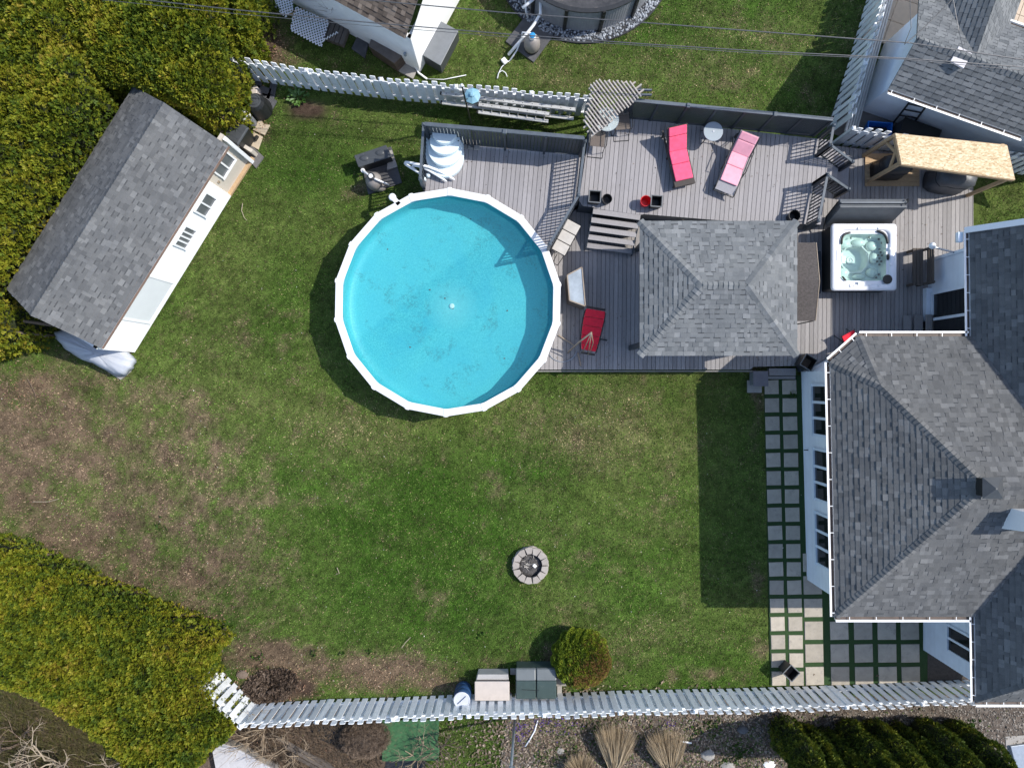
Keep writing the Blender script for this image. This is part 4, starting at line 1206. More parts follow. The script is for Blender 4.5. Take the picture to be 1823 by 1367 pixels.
# ================================================================ railings
def tmesh(name, mb, m):
    me = bpy.data.meshes.new(name); me.from_pydata(mb.v, [], mb.f); me.materials.append(m); return me
def railing(name, tops, label, h=1.0, zb=ZU, spacing=0.115, group=None, zb2=None):
    """railing through the given top-rail points (3-D); floor height zb (zb2 at the far end for a stair)"""
    t = thing(name, Vector((tops[0].x, tops[0].y, zb)), label, 'railing', group)
    for i in range(len(tops) - 1):
        a, b = tops[i], tops[i + 1]
        mb = MB(); mb.beam(a, b, 0.075, 0.035); mb.obj('top_rail', M['black_rail'], t)
        low = Vector((0, 0, -h + 0.1))
        mb = MB(); mb.beam(a + low, b + low, 0.04, 0.035); mb.obj('bottom_rail', M['black'], t)
        L = (b - a).length; k = max(2, int(L / spacing))
        bm_ = MB(); bm_.box((0, 0, -(h - .1) / 2), (0.034, 0.034, h - .1)); me = tmesh('baluster', bm_, M['black'])
        for j in range(1, k):
            shared('baluster', me, t, a + (b - a) * (j / k), (0, 0, math.atan2(b.y - a.y, b.x - a.x)))
    for j, p in enumerate(tops):
        mb = MB(); mb.box((p.x, p.y, (p.z + p.z - h - .06) / 2), (0.09, 0.09, h + 0.06)); mb.obj('post', M['black'], t)
        mb = MB(); mb.hull([(p.x + a, p.y + b, p.z + .03) for a, b in ((-.055, -.055), (.055, -.055), (.055, .055), (-.055, .055))], [(p.x + a, p.y + b, p.z + .075) for a, b in ((-.02, -.02), (.02, -.02), (.02, .02), (-.02, .02))]); mb.obj('post_cap', M['black_rail'], t)
    return t
ZR = ZU + 1.0
railing('deck_railing', [P(1041, 252, ZR), P(1030, 348, ZR), P(979, 434, ZR)], 'black baluster railing between pool deck and sun deck, bent at the stairs')
railing('deck_railing', [P(754, 222, ZR), P(748, 318, ZR)], 'black baluster railing at the left end behind the white pool steps')
railing('deck_railing', [P(1484, 224, ZR), P(1478, 259, ZR)], 'short black railing between the lattice fence and the side stairs')
railing('deck_railing', [P(1473, 312, ZR), P(1457, 393, ZR)], 'black railing between side stairs and the hot tub')
def stair_rail(p0, p1, label):
    railing('stair_handrail', [p0, p1], label, h=0.9, spacing=0.13)
stair_rail(P(1479, 259, ZR), P(1518, 288, ZR - .62), 'sloping black stair handrail nearest the lattice fence')
stair_rail(P(1473, 311, ZR), P(1511, 337, ZR - .62), 'sloping black stair handrail nearest the hot tub')

# ---- dark screen fence behind the pool steps
ZF = 2.75
pf = thing('screen_fence', P(900, 262, ZU), 'dark slatted privacy screen along the pool deck', 'fence')
A, B = P(756, 221, ZF), P(1041, 246, ZF)
L = (B - A).length; d = (B - A).normalized(); nn = Vector((d.y, -d.x, 0))
mb = MB(); mb.beam(A, B, 0.11, 0.05); mb.obj('cap_rail', M['black_rail'], pf)
k = int(L / 0.105)
bm_ = MB(); bm_.box((0, 0, -0.76), (0.095, 0.02, 1.44)); me = tmesh('slat', bm_, M['black'])
for i in range(k):
    shared('slat', me, pf, A + d * ((i + .5) * L / k), (0, 0, math.atan2(d.y, d.x)))
for f in (0.0, 0.28, 0.5, 0.76, 1.0):
    p = A + (B - A) * f + nn * 0.05
    mb = MB(); mb.box((p.x, p.y, (ZF + ZU) / 2), (0.07, 0.07, ZF - ZU - .06), math.atan2(d.y, d.x)); mb.obj('post', M['black'], pf)
p = A + (B - A) * 0.5 + nn * .03
mb = MB(); mb.box((p.x, p.y, ZF + .04), (0.12, 0.14, 0.05), math.atan2(d.y, d.x)); mb.obj('post_cap', M['black_rail'], pf, bevel=0.012)
# ---- lattice fence behind the loungers
lf = thing('lattice_fence', P(1300, 232, ZU), 'black lattice fence behind the pink loungers', 'fence')
A, B = P(1122, 178, 2.62), P(1483, 213, 2.62)
L = (B - A).length; d = (B - A).normalized(); nn = Vector((d.y, -d.x, 0)); ang = math.atan2(d.y, d.x)
mb = MB(); mb.beam(A, B, 0.10, 0.045); mb.obj('cap_rail', M['black_rail'], lf)
mb = MB(); mb.beam(A + Vector((0, 0, -1.36)), B + Vector((0, 0, -1.36)), 0.05, 0.05); mb.obj('bottom_rail', M['black'], lf)
npan = 7
for i in range(npan + 1):
    p = A + (B - A) * (i / npan)
    mb = MB(); mb.box((p.x, p.y, (2.58 + ZU) / 2), (0.07, 0.07, 2.56 - ZU), ang); mb.obj('post', M['black'], lf)
    if i in (2, 5):
        mb = MB(); q = p + nn * .02; mb.box((q.x, q.y, 2.665), (0.10, 0.14, 0.04), ang); mb.obj('post_cap', M['black_rail'], lf, bevel=0.01)
pw = L / npan - 0.08; phh = 1.28
def lattice_mb(M_, w_, h_, sp, wd, th=0.008):
    mb = MB(M_)
    n = int((w_ + h_) / sp) + 1
    for s_ in (1, -1):
        for i in range(n):
            c = i * sp + sp * .5
            if s_ == 1: pts = ((max(0, c - h_), min(c, h_)), (min(c, w_), max(0, c - w_)))
            else: pts = ((max(0, c - h_), h_ - min(c, h_)), (min(c, w_), h_ - max(0, c - w_)))
            a_, b_ = pts
            if math.hypot(a_[0] - b_[0], a_[1] - b_[1]) < 0.03: continue
            mb.beam((a_[0], s_ * th * .52, a_[1]), (b_[0], s_ * th * .52, b_[1]), wd, th, up=(0, 1, 0))
    return mb
for i in range(npan):
    p = A + (B - A) * ((i + 0.04) / npan) + Vector((0, 0, -1.32))
    lattice_mb(rot_z(ang, p), pw + .03, phh, 0.10, 0.040).obj('lattice_panel', M['black'], lf)

# ---- corner pergola of weathered slats
pg = thing('corner_pergola', P(1080, 215, 0), 'weathered corner pergola of crossed slats at the end of the white fence', 'pergola')
ZP = 3.0
poly = [P(a, b, ZP) for a, b in ((1041, 222), (1057, 239), (1070, 231), (1100, 204), (1142, 170), (1143, 154), (1128, 148), (1070, 144), (1053, 152), (1047, 190))]
def line_clip(o, dr, poly):
    ts = []
    for i in range(len(poly)):
        a, b = poly[i], poly[(i + 1) % len(poly)]
        ex, ey = b.x - a.x, b.y - a.y; den = dr.x * ey - dr.y * ex
        if abs(den) < 1e-9: continue
        t = ((a.x - o.x) * ey - (a.y - o.y) * ex) / den; s_ = ((a.x - o.x) * dr.y - (a.y - o.y) * dr.x) / den
        if 0 <= s_ < 1: ts.append(t)
    ts.sort(); return ts
u_ = Vector((0.60, -0.80, 0)); v_ = Vector((0.80, 0.60, 0)); o_ = P(1088, 190, ZP)
for i in range(-9, 10):
    o = o_ + v_ * (i * 0.098); ts = line_clip(o, u_, poly)
    if len(ts) >= 2 and ts[-1] - ts[0] > .1:
        mb = MB(); mb.beam(o + u_ * (ts[0] - random.uniform(.0, .07)), o + u_ * (ts[-1] + random.uniform(0, .05)), 0.035, 0.06); mb.obj('slat', M['weather_wood'], pg)
for i in range(-6, 6):
    o = o_ + u_ * (i * 0.165) - Vector((0, 0, 0.075)); ts = line_clip(o, v_, poly)
    if len(ts) >= 2 and ts[-1] - ts[0] > .15:
        mb = MB(); mb.beam(o + v_ * (ts[0] - .08), o + v_ * (ts[-1] + .09), 0.04, 0.08); mb.obj('beam', M['weather_wood'], pg)
for (a, b) in ((1054, 232), (1058, 190), (1124, 190)):
    q = P(a, b, 1.4); mb = MB(); mb.box((q.x, q.y, 1.44), (0.09, 0.09, 2.88)); mb.obj('post', M['black'], pg)
for dy in (0, 0.17):
    a, b = P(1098, 160 + dy * 50, 2.86), P(1160, 161 + dy * 50, 2.86); mb = MB(); mb.beam(a, b, 0.04, 0.09); mb.obj('lower_beam', M['black_rail'], pg)

# ================================================================ the round pool
pool = thing('round_pool', (POOL_C.x, POOL_C.y, 0), 'round above ground pool with white rim and bright blue water', 'pool')
ZPT = 1.30
ph = math.radians(89.0)
def ring18(r, z, n=18, off=0.0): return [(POOL_C.x + r * math.cos(ph + 2 * PI * k / n + off), POOL_C.y + r * math.sin(ph + 2 * PI * k / n + off), z) for k in range(n)]
out_, in_ = ring18(3.655, ZPT), ring18(3.415, ZPT)
for k in range(18):
    j = (k + 1) % 18
    a, b, c, d_ = (Vector(q) for q in (in_[k], out_[k], out_[j], in_[j]))
    g1, g2 = (c - b).normalized() * 0.01, (d_ - a).normalized() * 0.01
    q = [a + g2, b + g1, c - g1, d_ - g2]
    mb = MB(); mb.prism([(p.x, p.y) for p in q], ZPT - 0.06, ZPT); mb.obj('top_rail', M['pool_white'], pool, bevel=0.015)
    o = Vector((math.cos(ph + 2 * PI * k / 18), math.sin(ph + 2 * PI * k / 18), 0)); t = Vector((-o.y, o.x, 0))
    c0 = Vector((POOL_C.x, POOL_C.y, 0))
    q = [c0 + o * 3.405 - t * .07, c0 + o * 3.66 - t * .075, c0 + o * 3.675, c0 + o * 3.66 + t * .075, c0 + o * 3.405 + t * .07]
    mb = MB(); mb.prism([(p.x, p.y) for p in q], ZPT - 0.07, ZPT + 0.014); mb.obj('rail_cap', M['pool_white'], pool, bevel=0.01)
    mb = MB(); q = [c0 + o * 3.52 - t * .07, c0 + o * 3.60 - t * .06, c0 + o * 3.60 + t * .06, c0 + o * 3.52 + t * .07]; mb.prism([(p.x, p.y) for p in q], 0.0, ZPT - .075); mb.obj('upright', M['pool_white'], pool)
M['pool_wall'] = mat('pool_outer_wall', (0.62, 0.64, 0.66), 0.5, 0.06, 3)
mb = MB(); mb.rings([ring18(3.5, 0.0, 54), ring18(3.5, ZPT - .065, 54)], False, False); mb.obj('outer_wall', M['pool_wall'], pool)
# liner: floor and inner wall with pebble print, stains and pale wedge
m, nt, b = nodes_of('pool_liner')
pos = world_pos(nt)
n1 = noise(nt, pos, 22, 4, 0.95); n2 = noise(nt, pos, 0.9, 4, 0.6, 0.4)
c = ramp(nt, n1, [(0.25, (0.020, 0.22, 0.29)), (0.50, (0.070, 0.45, 0.49)), (0.75, (0.24, 0.70, 0.68))])
c = mixc(nt, ramp(nt, n2, [(0.35, (0, 0, 0)), (0.7, (0.5, 0.5, 0.5))]), c, (0.03, 0.36, 0.50))
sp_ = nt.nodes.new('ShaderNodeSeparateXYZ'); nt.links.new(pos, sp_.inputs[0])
# pale band and paler spot round the drain
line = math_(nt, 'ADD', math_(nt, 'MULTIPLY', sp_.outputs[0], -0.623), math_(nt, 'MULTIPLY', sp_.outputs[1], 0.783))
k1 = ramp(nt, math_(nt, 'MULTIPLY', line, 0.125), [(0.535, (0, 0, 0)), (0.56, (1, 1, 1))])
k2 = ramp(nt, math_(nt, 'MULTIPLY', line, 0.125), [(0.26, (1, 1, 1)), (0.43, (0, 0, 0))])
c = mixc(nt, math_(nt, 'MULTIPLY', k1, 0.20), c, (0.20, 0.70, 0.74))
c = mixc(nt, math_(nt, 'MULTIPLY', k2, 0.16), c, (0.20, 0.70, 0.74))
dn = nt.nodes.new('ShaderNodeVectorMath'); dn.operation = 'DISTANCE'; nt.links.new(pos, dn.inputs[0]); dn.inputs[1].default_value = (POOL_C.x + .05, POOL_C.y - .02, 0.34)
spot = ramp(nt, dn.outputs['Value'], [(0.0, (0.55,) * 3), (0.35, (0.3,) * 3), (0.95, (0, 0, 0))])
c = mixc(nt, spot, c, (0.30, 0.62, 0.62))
stn = noise(nt, pos, 1.3, 4, 0.7, 0.3); stf = noise(nt, pos, 13, 4, 0.85)
sm = math_(nt, 'MULTIPLY', ramp(nt, stn, [(0.54, (0, 0, 0)), (0.64, (1, 1, 1))]), ramp(nt, stf, [(0.45, (0, 0, 0)), (0.58, (1, 1, 1))]))
c = mixc(nt, math_(nt, 'MULTIPLY', sm, 0.55), c, (0.045, 0.16, 0.17))
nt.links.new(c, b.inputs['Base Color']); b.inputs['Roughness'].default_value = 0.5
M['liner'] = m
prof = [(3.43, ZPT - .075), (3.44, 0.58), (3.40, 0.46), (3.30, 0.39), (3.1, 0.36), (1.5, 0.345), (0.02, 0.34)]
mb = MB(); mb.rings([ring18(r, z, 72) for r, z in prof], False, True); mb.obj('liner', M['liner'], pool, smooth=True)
m, nt, b = nodes_of('waterline_print')
vo_ = nt.nodes.new('ShaderNodeTexVoronoi'); vo_.inputs['Scale'].default_value = 16; nt.links.new(world_pos(nt), vo_.inputs['Vector'])
nt.links.new(ramp(nt, vo_.outputs['Distance'], [(0.2, (0.05, 0.16, 0.24)), (0.45, (0.42, 0.55, 0.60)), (0.7, (0.10, 0.30, 0.42))]), b.inputs['Base Color'])
mb = MB(); mb.rings([ring18(3.424, 1.05, 72), ring18(3.424, 1.225, 72)], False, False); mb.obj('waterline_band', m, pool)
M['pool_water'] = water_mat('pool_water', (0.80, 0.965, 0.99), (0.10, 0.50, 0.60), 0.13)
mb = MB(); mb.poly(ring18(3.428, 1.12, 72)); mb.obj('water', M['pool_water'], pool)
mb = MB(); mb.lathe((POOL_C.x + .05, POOL_C.y - .02, 0.345), [(0.09, 0), (0.085, 0.025), (0.04, 0.035)], 16); mb.obj('drain', M['white'], pool, smooth=True)
p = P(699, 352, 1.2); mb = MB(); mb.lathe((p.x, p.y, ZPT - .12), [(0.1, 0), (0.12, .02), (0.12, .1), (0.09, .13)], 20)
q = P(712, 366, 1.2); mb.beam((p.x, p.y, ZPT - .05), (q.x, q.y, ZPT - .05), .16, .1); mb.obj('skimmer', M['pool_white'], pool, bevel=0.012)
for k, (a, b_) in enumerate(((792, 531), (806, 549), (765, 516), (903, 553), (690, 444), (730, 618), (898, 638), (838, 390), (955, 478), (656, 432))):
    q = P(a, b_, 0.36); mb = MB(); mb.lathe((q.x, q.y, 0.352), [(0.028, 0), (0.02, .012)], 7, sx=1.3); mb.obj('sunken_leaf', M['bark'], pool)

# ================================================================ gazebo
gz = thing('gazebo', P(1290, 510, ZL), 'gazebo with light grey hipped shingle roof on the lower deck', 'gazebo')
ZG = 2.7
g00, g10, g11, g01 = P(1140, 633, ZG), P(1420, 633, ZG), P(1417, 394, ZG), P(1138, 395, ZG)
xl, xr, yb, yt = (g00.x + g01.x) / 2, (g10.x + g11.x) / 2, g00.y, g11.y
g00, g10, g11, g01 = (Vector(q) for q in ((xl, yb, ZG), (xr, yb, ZG), (xr, yt, ZG), (xl, yt, ZG)))
hd = (yt - yb) / 2
rA, rB = Vector((xl + 1.70, (yt + yb) / 2, ZG + .68)), Vector((xr - 1.70, (yt + yb) / 2, ZG + .68))
rg_ = Roof(gz, M['shingle_gazebo'], M['roof_deck_dark'], 0.143, 9)
rg_.plane([g00, g10, rB, rA]); rg_.plane([g10, g11, rB]); rg_.plane([g11, g01, rA, rB]); rg_.plane([g01, g00, rA])
rg_.finish()
nS_, nE_, nN_, nW_ = plane_n(g00, g10, rB), plane_n(g10, g11, rB), plane_n(g11, g01, rA), plane_n(g01, g00, rA)
rg_.caps(g00, rA, nS_, nW_, .13, .15); rg_.caps(g10, rB, nS_, nE_, .13, .15); rg_.caps(g11, rB, nE_, nN_, .13, .15); rg_.caps(g01, rA, nN_, nW_, .13, .15); rg_.caps(rA, rB, nS_, nN_, .13, .15)
for (x, y) in ((xl + .12, yb + .35), (xr - .4, yb + .35), (xl + .35, yt - .4), (xr - .4, yt - .4)):
    mb = MB(); mb.box((x, y, (ZG + ZL) / 2 - .02), (0.15, 0.15, ZG - ZL - .1)); mb.obj('post', M['black'], gz, bevel=0.008)
for a, b_ in (((xl + .1, yb + .35), (xr - .1, yb + .35)), ((xl + .1, yt - .4), (xr - .1, yt - .4)), ((xl + .3, yb + .1), (xl + .3, yt - .1)), ((xr - .4, yb + .1), (xr - .4, yt - .1))):
    mb = MB(); mb.beam((*a, ZG - .13), (*b_, ZG - .13), 0.06, 0.14); mb.obj('beam', M['black'], gz)
# canopy of shade cloth beside the gazebo
aw = thing('shade_canopy', P(1435, 500, ZL), 'brown faded shade canopy with red streaks between gazebo and hot tub', 'canopy')
za, zr_ = 2.05, 2.32
c00, c10, c11, c01 = P(1405, 572, za), P(1452, 571, za), P(1453, 432, za), P(1405, 432, za)
m0, m1 = P(1405, 500, zr_), P(1459, 500, zr_)
mb = MB(); mb.hull([c00 - Vector((0, 0, .012)), c10 - Vector((0, 0, .012)), m1 - Vector((0, 0, .012)), m0 - Vector((0, 0, .012))], [c00, c10, m1, m0])
mb.obj('cloth', M['shade_cloth'], aw)
mb = MB(); mb.hull([m0 - Vector((0, 0, .012)), m1 - Vector((0, 0, .012)), c11 - Vector((0, 0, .012)), c01 - Vector((0, 0, .012))], [m0 + Vector((0, 0, .002)), m1 + Vector((0, 0, .002)), c11, c01])
mb.obj('cloth', M['shade_cloth'], aw)
mb = MB(); mb.tube([c10 + Vector((0, 0, .0)), m1, c11], 0.016); mb.obj('edge_bar', M['tan_metal'], aw)
for c_ in (c10, c11): mb = MB(); mb.tube([c_ - Vector((.05, 0, .02)), Vector((c_.x - .05, c_.y, ZL))], 0.02); mb.obj('pole', M['dark_metal'], aw)
# ================================================================ white board fences
def picket_mesh(h, w_, th, m):
    c = 0.025
    pts = [(-w_ / 2, 0), (w_ / 2, 0), (w_ / 2, h - c), (w_ / 2 - c, h), (-w_ / 2 + c, h), (-w_ / 2, h - c)]
    vs = [(x, -th / 2, z) for x, z in pts] + [(x, th / 2, z) for x, z in pts]
    n = len(pts); fs = [tuple(range(n)), tuple(range(n, 2 * n))[::-1]] + [((i + 1) % n, i, n + i, n + (i + 1) % n) for i in range(n)]
    me = bpy.data.meshes.new('picket'); me.from_pydata(vs, [], fs); me.materials.append(m); return me
def white_fence(base_px, h, label, seed=1, sec=2.4, pitch=0.285, wd=0.178, arch=0.10, off=0.052, side=1):
    """shadowbox fence along base points (ground pixels)"""
    r = random.Random(seed)
    pts = [P(a, b, 0) for a, b in base_px]
    t = thing('board_fence', (pts[0] + pts[-1]) / 2, label, 'fence', 'white board fences')
    hs = [round(h + k * arch / 4, 3) for k in range(5)]
    meshes = {q: picket_mesh(q - 0.06, wd, 0.022, M['picket']) for q in hs}
    S = [0]
    for i in range(len(pts) - 1): S.append(S[-1] + (pts[i + 1] - pts[i]).length)
    def at(s):
        for i in range(len(pts) - 1):
            if s <= S[i + 1] or i == len(pts) - 2:
                d = (pts[i + 1] - pts[i]).normalized(); return pts[i] + d * (s - S[i]), d
    L = S[-1]
    s = 0.08; k = 0
    while s < L:
        p, d = at(s); nn = Vector((d.y, -d.x, 0))
        f = (s % sec) / sec
        hh = hs[min(4, int(4.99 * math.sin(PI * f)))]
        sd = side if k % 2 == 0 else -side
        shared('picket', meshes[hh], t, p + nn * (off * sd) + Vector((0, 0, 0.06 + r.uniform(-.015, .015))), (r.uniform(-.015, .015), r.uniform(-.01, .01), math.atan2(d.y, d.x) + r.uniform(-.02, .02)))
        s += pitch / 2; k += 1
    s = 0.0
    while s < L - 0.3:
        e = min(s + sec, L)
        # follow corners: cut the rail at polyline vertices
        cuts = [s] + [q for q in S if s < q < e] + [e]
        for c0, c1 in zip(cuts[:-1], cuts[1:]):
            a, d = at(c0 + 1e-4); b, _ = at(c1 - 1e-4)
            for z in (0.28, h - 0.22):
                mb = MB(); mb.beam(a + Vector((0, 0, z)), b + Vector((0, 0, z)), 0.075, 0.085); mb.obj('rail', M['picket'], t)
        p, d = at(s)
        mb = MB(); mb.box((p.x, p.y, (h + .02) / 2), (0.1, 0.1, h + .02), math.atan2(d.y, d.x)); mb.obj('post', M['picket'], t)
        mb = MB(); q = p; mb.hull([(q.x + a, q.y + b, h + .022) for a, b in ((-.065, -.065), (.065, -.065), (.065, .065), (-.065, .065))], [(q.x + a, q.y + b, h + .06) for a, b in ((-.03, -.03), (.03, -.03), (.03, .03), (-.03, .03))]); mb.obj('post_cap', M['picket'], t)
        s += sec
    return t
white_fence([(442, 140), (530, 154), (604, 164), (723, 178), (790, 184), (900, 193), (1044, 206)], 1.42, 'white board fence behind the ladders and the mulch corner', 1)
white_fence([(378, 1180), (424, 1224), (458, 1256)], 1.45, 'short bright white fence run angling into the lower left hedge', 2, arch=0.06)
white_fence([(460, 1253), (590, 1246), (700, 1243), (830, 1237), (1000, 1235), (1130, 1230), (1300, 1227), (1500, 1221), (1725, 1211)], 1.50, 'long white board fence along the bottom of the yard', 3)
white_fence([(1580, -90), (1545, 0), (1510, 120), (1481, 214), (1479, 236)], 1.50, 'white board fence running up beside the neighbour house', 4, side=-1)
white_fence([(1483, 256), (1545, 267), (1640, 283), (1740, 298), (1850, 314)], 1.42, 'white board fence behind the timber grill shelter', 5)

# ---- ladders hung on the fence
def ladder_side(name, a, b, gap, label, n):
    t = thing(name, Vector((a.x, a.y, 0)), label, 'ladder', 'ladders on the fence')
    d = (b - a).normalized(); nn = Vector((d.y, -d.x, 0))
    lo = nn * 0.16 + Vector((0, 0, -gap))
    for o in (Vector(), lo):
        mb = MB(); mb.beam(a + o, b + o, 0.10, 0.03); mb.beam(a + o + nn * .05 + Vector((0, 0, -.02)), b + o + nn * .05 + Vector((0, 0, -.02)), 0.012, 0.06); mb.obj('side_rail', M['alu'], t)
    for i in range(n):
        p = a + (b - a) * ((i + .5) / n)
        mb = MB(); mb.tube([p, p + lo], 0.016); mb.obj('rung', M['alu'], t)
        mb = MB(); mb.lathe((p.x, p.y, p.z + .0155), [(0.016, 0), (.015, .004)], 8); mb.obj('rung_plug', M['dark_metal'], t)
    for o in (Vector(), lo):
        mb = MB(); mb.box(a + o - d * .02, (.05, .11, .05), math.atan2(d.y, d.x)); mb.obj('end_cap', M['black_plastic'], t)
    return t
ladder_side('ladder', P(786, 166, 1.05), P(1024, 195, 1.05), 0.36, 'long aluminium ladder hung along the white fence', 14)
ladder_side('ladder', P(852, 186, .88), P(978, 203, .88), 0.22, 'shorter aluminium ladder hung in front of the long ladder', 8)
# ---- pole with blue feeder roof
fp = thing('feeder_pole', P(838, 226, 0), 'dark pole with white ball tip and blue octagonal feeder roof', 'bird feeder')
a = P(839, 222, 0); t_ = Vector((a.x - .1, a.y + .02, 3.05))
mb = MB(); mb.tube([a, t_], 0.028, 8); mb.obj('pole', M['dark_metal'], fp)
mb = MB(); mb.lathe((t_.x, t_.y, 3.0), [(0.01, 0), (.045, .03), (.05, .06), (.03, .1), (.005, .11)], 12); mb.obj('ball_tip', M['white'], fp, smooth=True)
c = P(841, 171, 2.0)
mb = MB(); mb.lathe((c.x, c.y, 2.0), [(.25, 0), (.255, .012), (.10, .10), (.09, .10), (.085, .14), (.04, .16)], 8); mb.obj('feeder_roof', M['lamp_blue'], fp)
mb = MB(); mb.tube([(a.x - .06, a.y, 2.05), (c.x, c.y, 2.02)], .012); mb.tube([(c.x, c.y, 2.0), (c.x, c.y, 1.75)], .05, 8); mb.obj('feeder_arm', M['dark_metal'], fp)
# ================================================================ things on the sun deck
def quadslab(mb, a, b, wdir, w0, w1, th, up):
    """slab from a to b with half-widths w0, w1 along wdir and thickness th along up"""
    mb.hull([a - wdir * w0 - up * th, a + wdir * w0 - up * th, b + wdir * w1 - up * th, b - wdir * w1 - up * th], [a - wdir * w0, a + wdir * w0, b + wdir * w1, b - wdir * w1])

def lounger(foot, hinge, head, kind, label):
    t = thing('sun_lounger', Vector((hinge.x, hinge.y, ZU)), label, 'sun lounger', 'pink sun loungers')
    d = (hinge - foot); d.z = 0; d.normalize(); wd = Vector((d.y, -d.x, 0)); up = Vector((0, 0, 1))
    fm = M['wicker'] if kind == 'wicker' else M['dark_metal']
    cm = M['pink'] if kind == 'wicker' else M['pale_pink']
    hb = head - hinge; bd = hb.normalized(); bn = wd.cross(bd).normalized()
    if bn.z < 0: bn = -bn
    w_ = 0.33
    if kind == 'wicker':
        mb = MB(); quadslab(mb, foot, hinge, wd, w_, w_, 0.10, up); mb.obj('seat_frame', fm, t, bevel=0.01)
        mb = MB(); quadslab(mb, hinge + d * .01, head, wd, w_, w_, 0.05, bn); mb.obj('back_frame', fm, t, bevel=0.01)
        # open woven side panel under the raised back
        for s_ in (-1, 1):
            e = hinge + d * 0.72
            mb = MB(); mb.beam(hinge + wd * (s_ * .31) - up * .05, e + wd * (s_ * .31) - up * .05, .04, .08); mb.obj('base_rail', fm, t)
        for k in range(6):
            p = hinge + d * (.1 + .1 * k) - up * .04
            mb = MB(); mb.beam(p - wd * .31, p + wd * .31, .02, .02); mb.obj('base_slat', M['tan_metal'], t)
        cs0, cs1 = foot + d * 0.17, hinge
    else:
        for s_ in (-1, 1):
            mb = MB(); mb.tube([foot + wd * (s_ * w_) - d * .12 - up * .12, foot + wd * (s_ * w_), hinge + wd * (s_ * w_), head + wd * (s_ * w_)], 0.017); mb.obj('side_tube', fm, t)
            mb = MB(); p = hinge + wd * (s_ * (w_ + .03)); mb.tube([p + d * .55 - up * .33, p + d * .12 + up * .18, p - d * .5 + up * .16, p - d * .62 - up * .1], 0.016); mb.obj('armrest', fm, t)
        mb = MB(); mb.tube([foot + wd * w_ - d * .12 - up * .12, foot - wd * w_ - d * .12 - up * .12], 0.017); mb.obj('foot_tube', fm, t)
        mb = MB(); quadslab(mb, foot - d * .08 - up * .07, foot + d * .2, wd, w_ - .02, w_ - .02, 0.01, up); mb.obj('sling', M['grey_sling'], t)
        mb = MB(); quadslab(mb, foot + d * .2, hinge, wd, w_ - .02, w_ - .02, 0.01, up); mb.obj('sling', M['grey_sling'], t)
        mb = MB(); quadslab(mb, hinge, head, wd, w_ - .02, w_ - .02, 0.01, bn); mb.obj('back_sling', M['grey_sling'], t)
        cs0, cs1 = foot + d * 0.20, hinge
    # quilted cushion: two seat pads, two back pads
    def pad(a, b, nrm, nm):
        mb = MB(); quadslab(mb, a + nrm * .062, b + nrm * .062, wd, .285, .285, .055, nrm); return mb.obj(nm, cm, t, bevel=0.03, seg=3)
    mid = cs0 + (cs1 - cs0) * .55
    pad(cs0, mid, up, 'seat_cushion'); pad(mid + d * .006, cs1 - d * .01, up, 'seat_cushion')
    m1 = hinge + hb * .62
    pad(hinge + hb * .02, m1, bn, 'back_cushion'); pad(m1 + hb * .012, head - hb * .01, bn, 'head_cushion')
    for p in (foot + d * .08, hinge - d * .1, hinge + d * .6):
        for s_ in (-1, 1):
            q = p + wd * (s_ * .29); mb = MB(); mb.box((q.x, q.y, (ZU + q.z - .06) / 2), (.05, .05, q.z - .06 - ZU)); mb.obj('leg', fm, t)
    mb = MB(); a = hinge + hb * .55; b = hinge + d * .62 - up * .1; mb.tube([a - bn * .06 + wd * .15, b + wd * .15, b - wd * .15, a - bn * .06 - wd * .15], .014); mb.obj('back_prop', M['dark_metal'], t)
    return t
lounger(P(1220, 330, 1.55), P(1206, 268, 1.55), P(1206, 224, 2.0), 'wicker', 'hot pink cushioned lounger with dark wicker frame')
lounger(P(1292, 337, 1.55), P(1317, 275, 1.55), P(1336, 238, 1.98), 'sling', 'faded pale pink lounger with grey sling foot end')
# bottle-brush twig mark on the hot pink cushion is left to the fabric; glass side tables
def round_table(px, py, z, r, gm, label, spokes=4):
    c = P(px, py, z); t = thing('round_table', (c.x, c.y, ZU), label, 'table', 'small round glass tables')
    mb = MB(); mb.lathe((c.x, c.y, z - .008), [(r - .004, 0), (r, .004), (r - .004, .008)], 40); mb.obj('table_top', gm, t)
    rim = [(c.x + r * math.cos(2 * PI * k / 40), c.y + r * math.sin(2 * PI * k / 40), z - .012) for k in range(41)]
    mb = MB(); mb.tube(rim, .012); mb.obj('rim', M['galv'], t)
    for k in range(spokes):
        a = 2 * PI * k / spokes + .35
        mb = MB(); mb.beam((c.x, c.y, z - .03), (c.x + r * math.cos(a), c.y + r * math.sin(a), z - .03), .02, .02); mb.obj('spoke', M['barrel_top'], t)
        mb = MB(); e = (c.x + (r + .02) * math.cos(a + .4), c.y + (r + .02) * math.sin(a + .4), ZU)
        mb.tube([(c.x + .05 * math.cos(a), c.y + .05 * math.sin(a), z - .04), (c.x + .1 * math.cos(a + .2), c.y + .1 * math.sin(a + .2), (z + ZU) / 2), e], .013); mb.obj('leg', M['dark_metal'], t)
    mb = MB(); mb.lathe((c.x, c.y, z + .001), [(.035, 0), (.03, .012), (.012, .014)], 12); mb.obj('centre_boss', M['barrel_top'], t)
    return t
round_table(1270, 234, 1.78, 0.295, M['frost_glass'], 'round frosted glass table between the two pink loungers')
round_table(1081, 213, 1.88, 0.36, M['clear_glass'], 'round glass table half under the corner pergola')
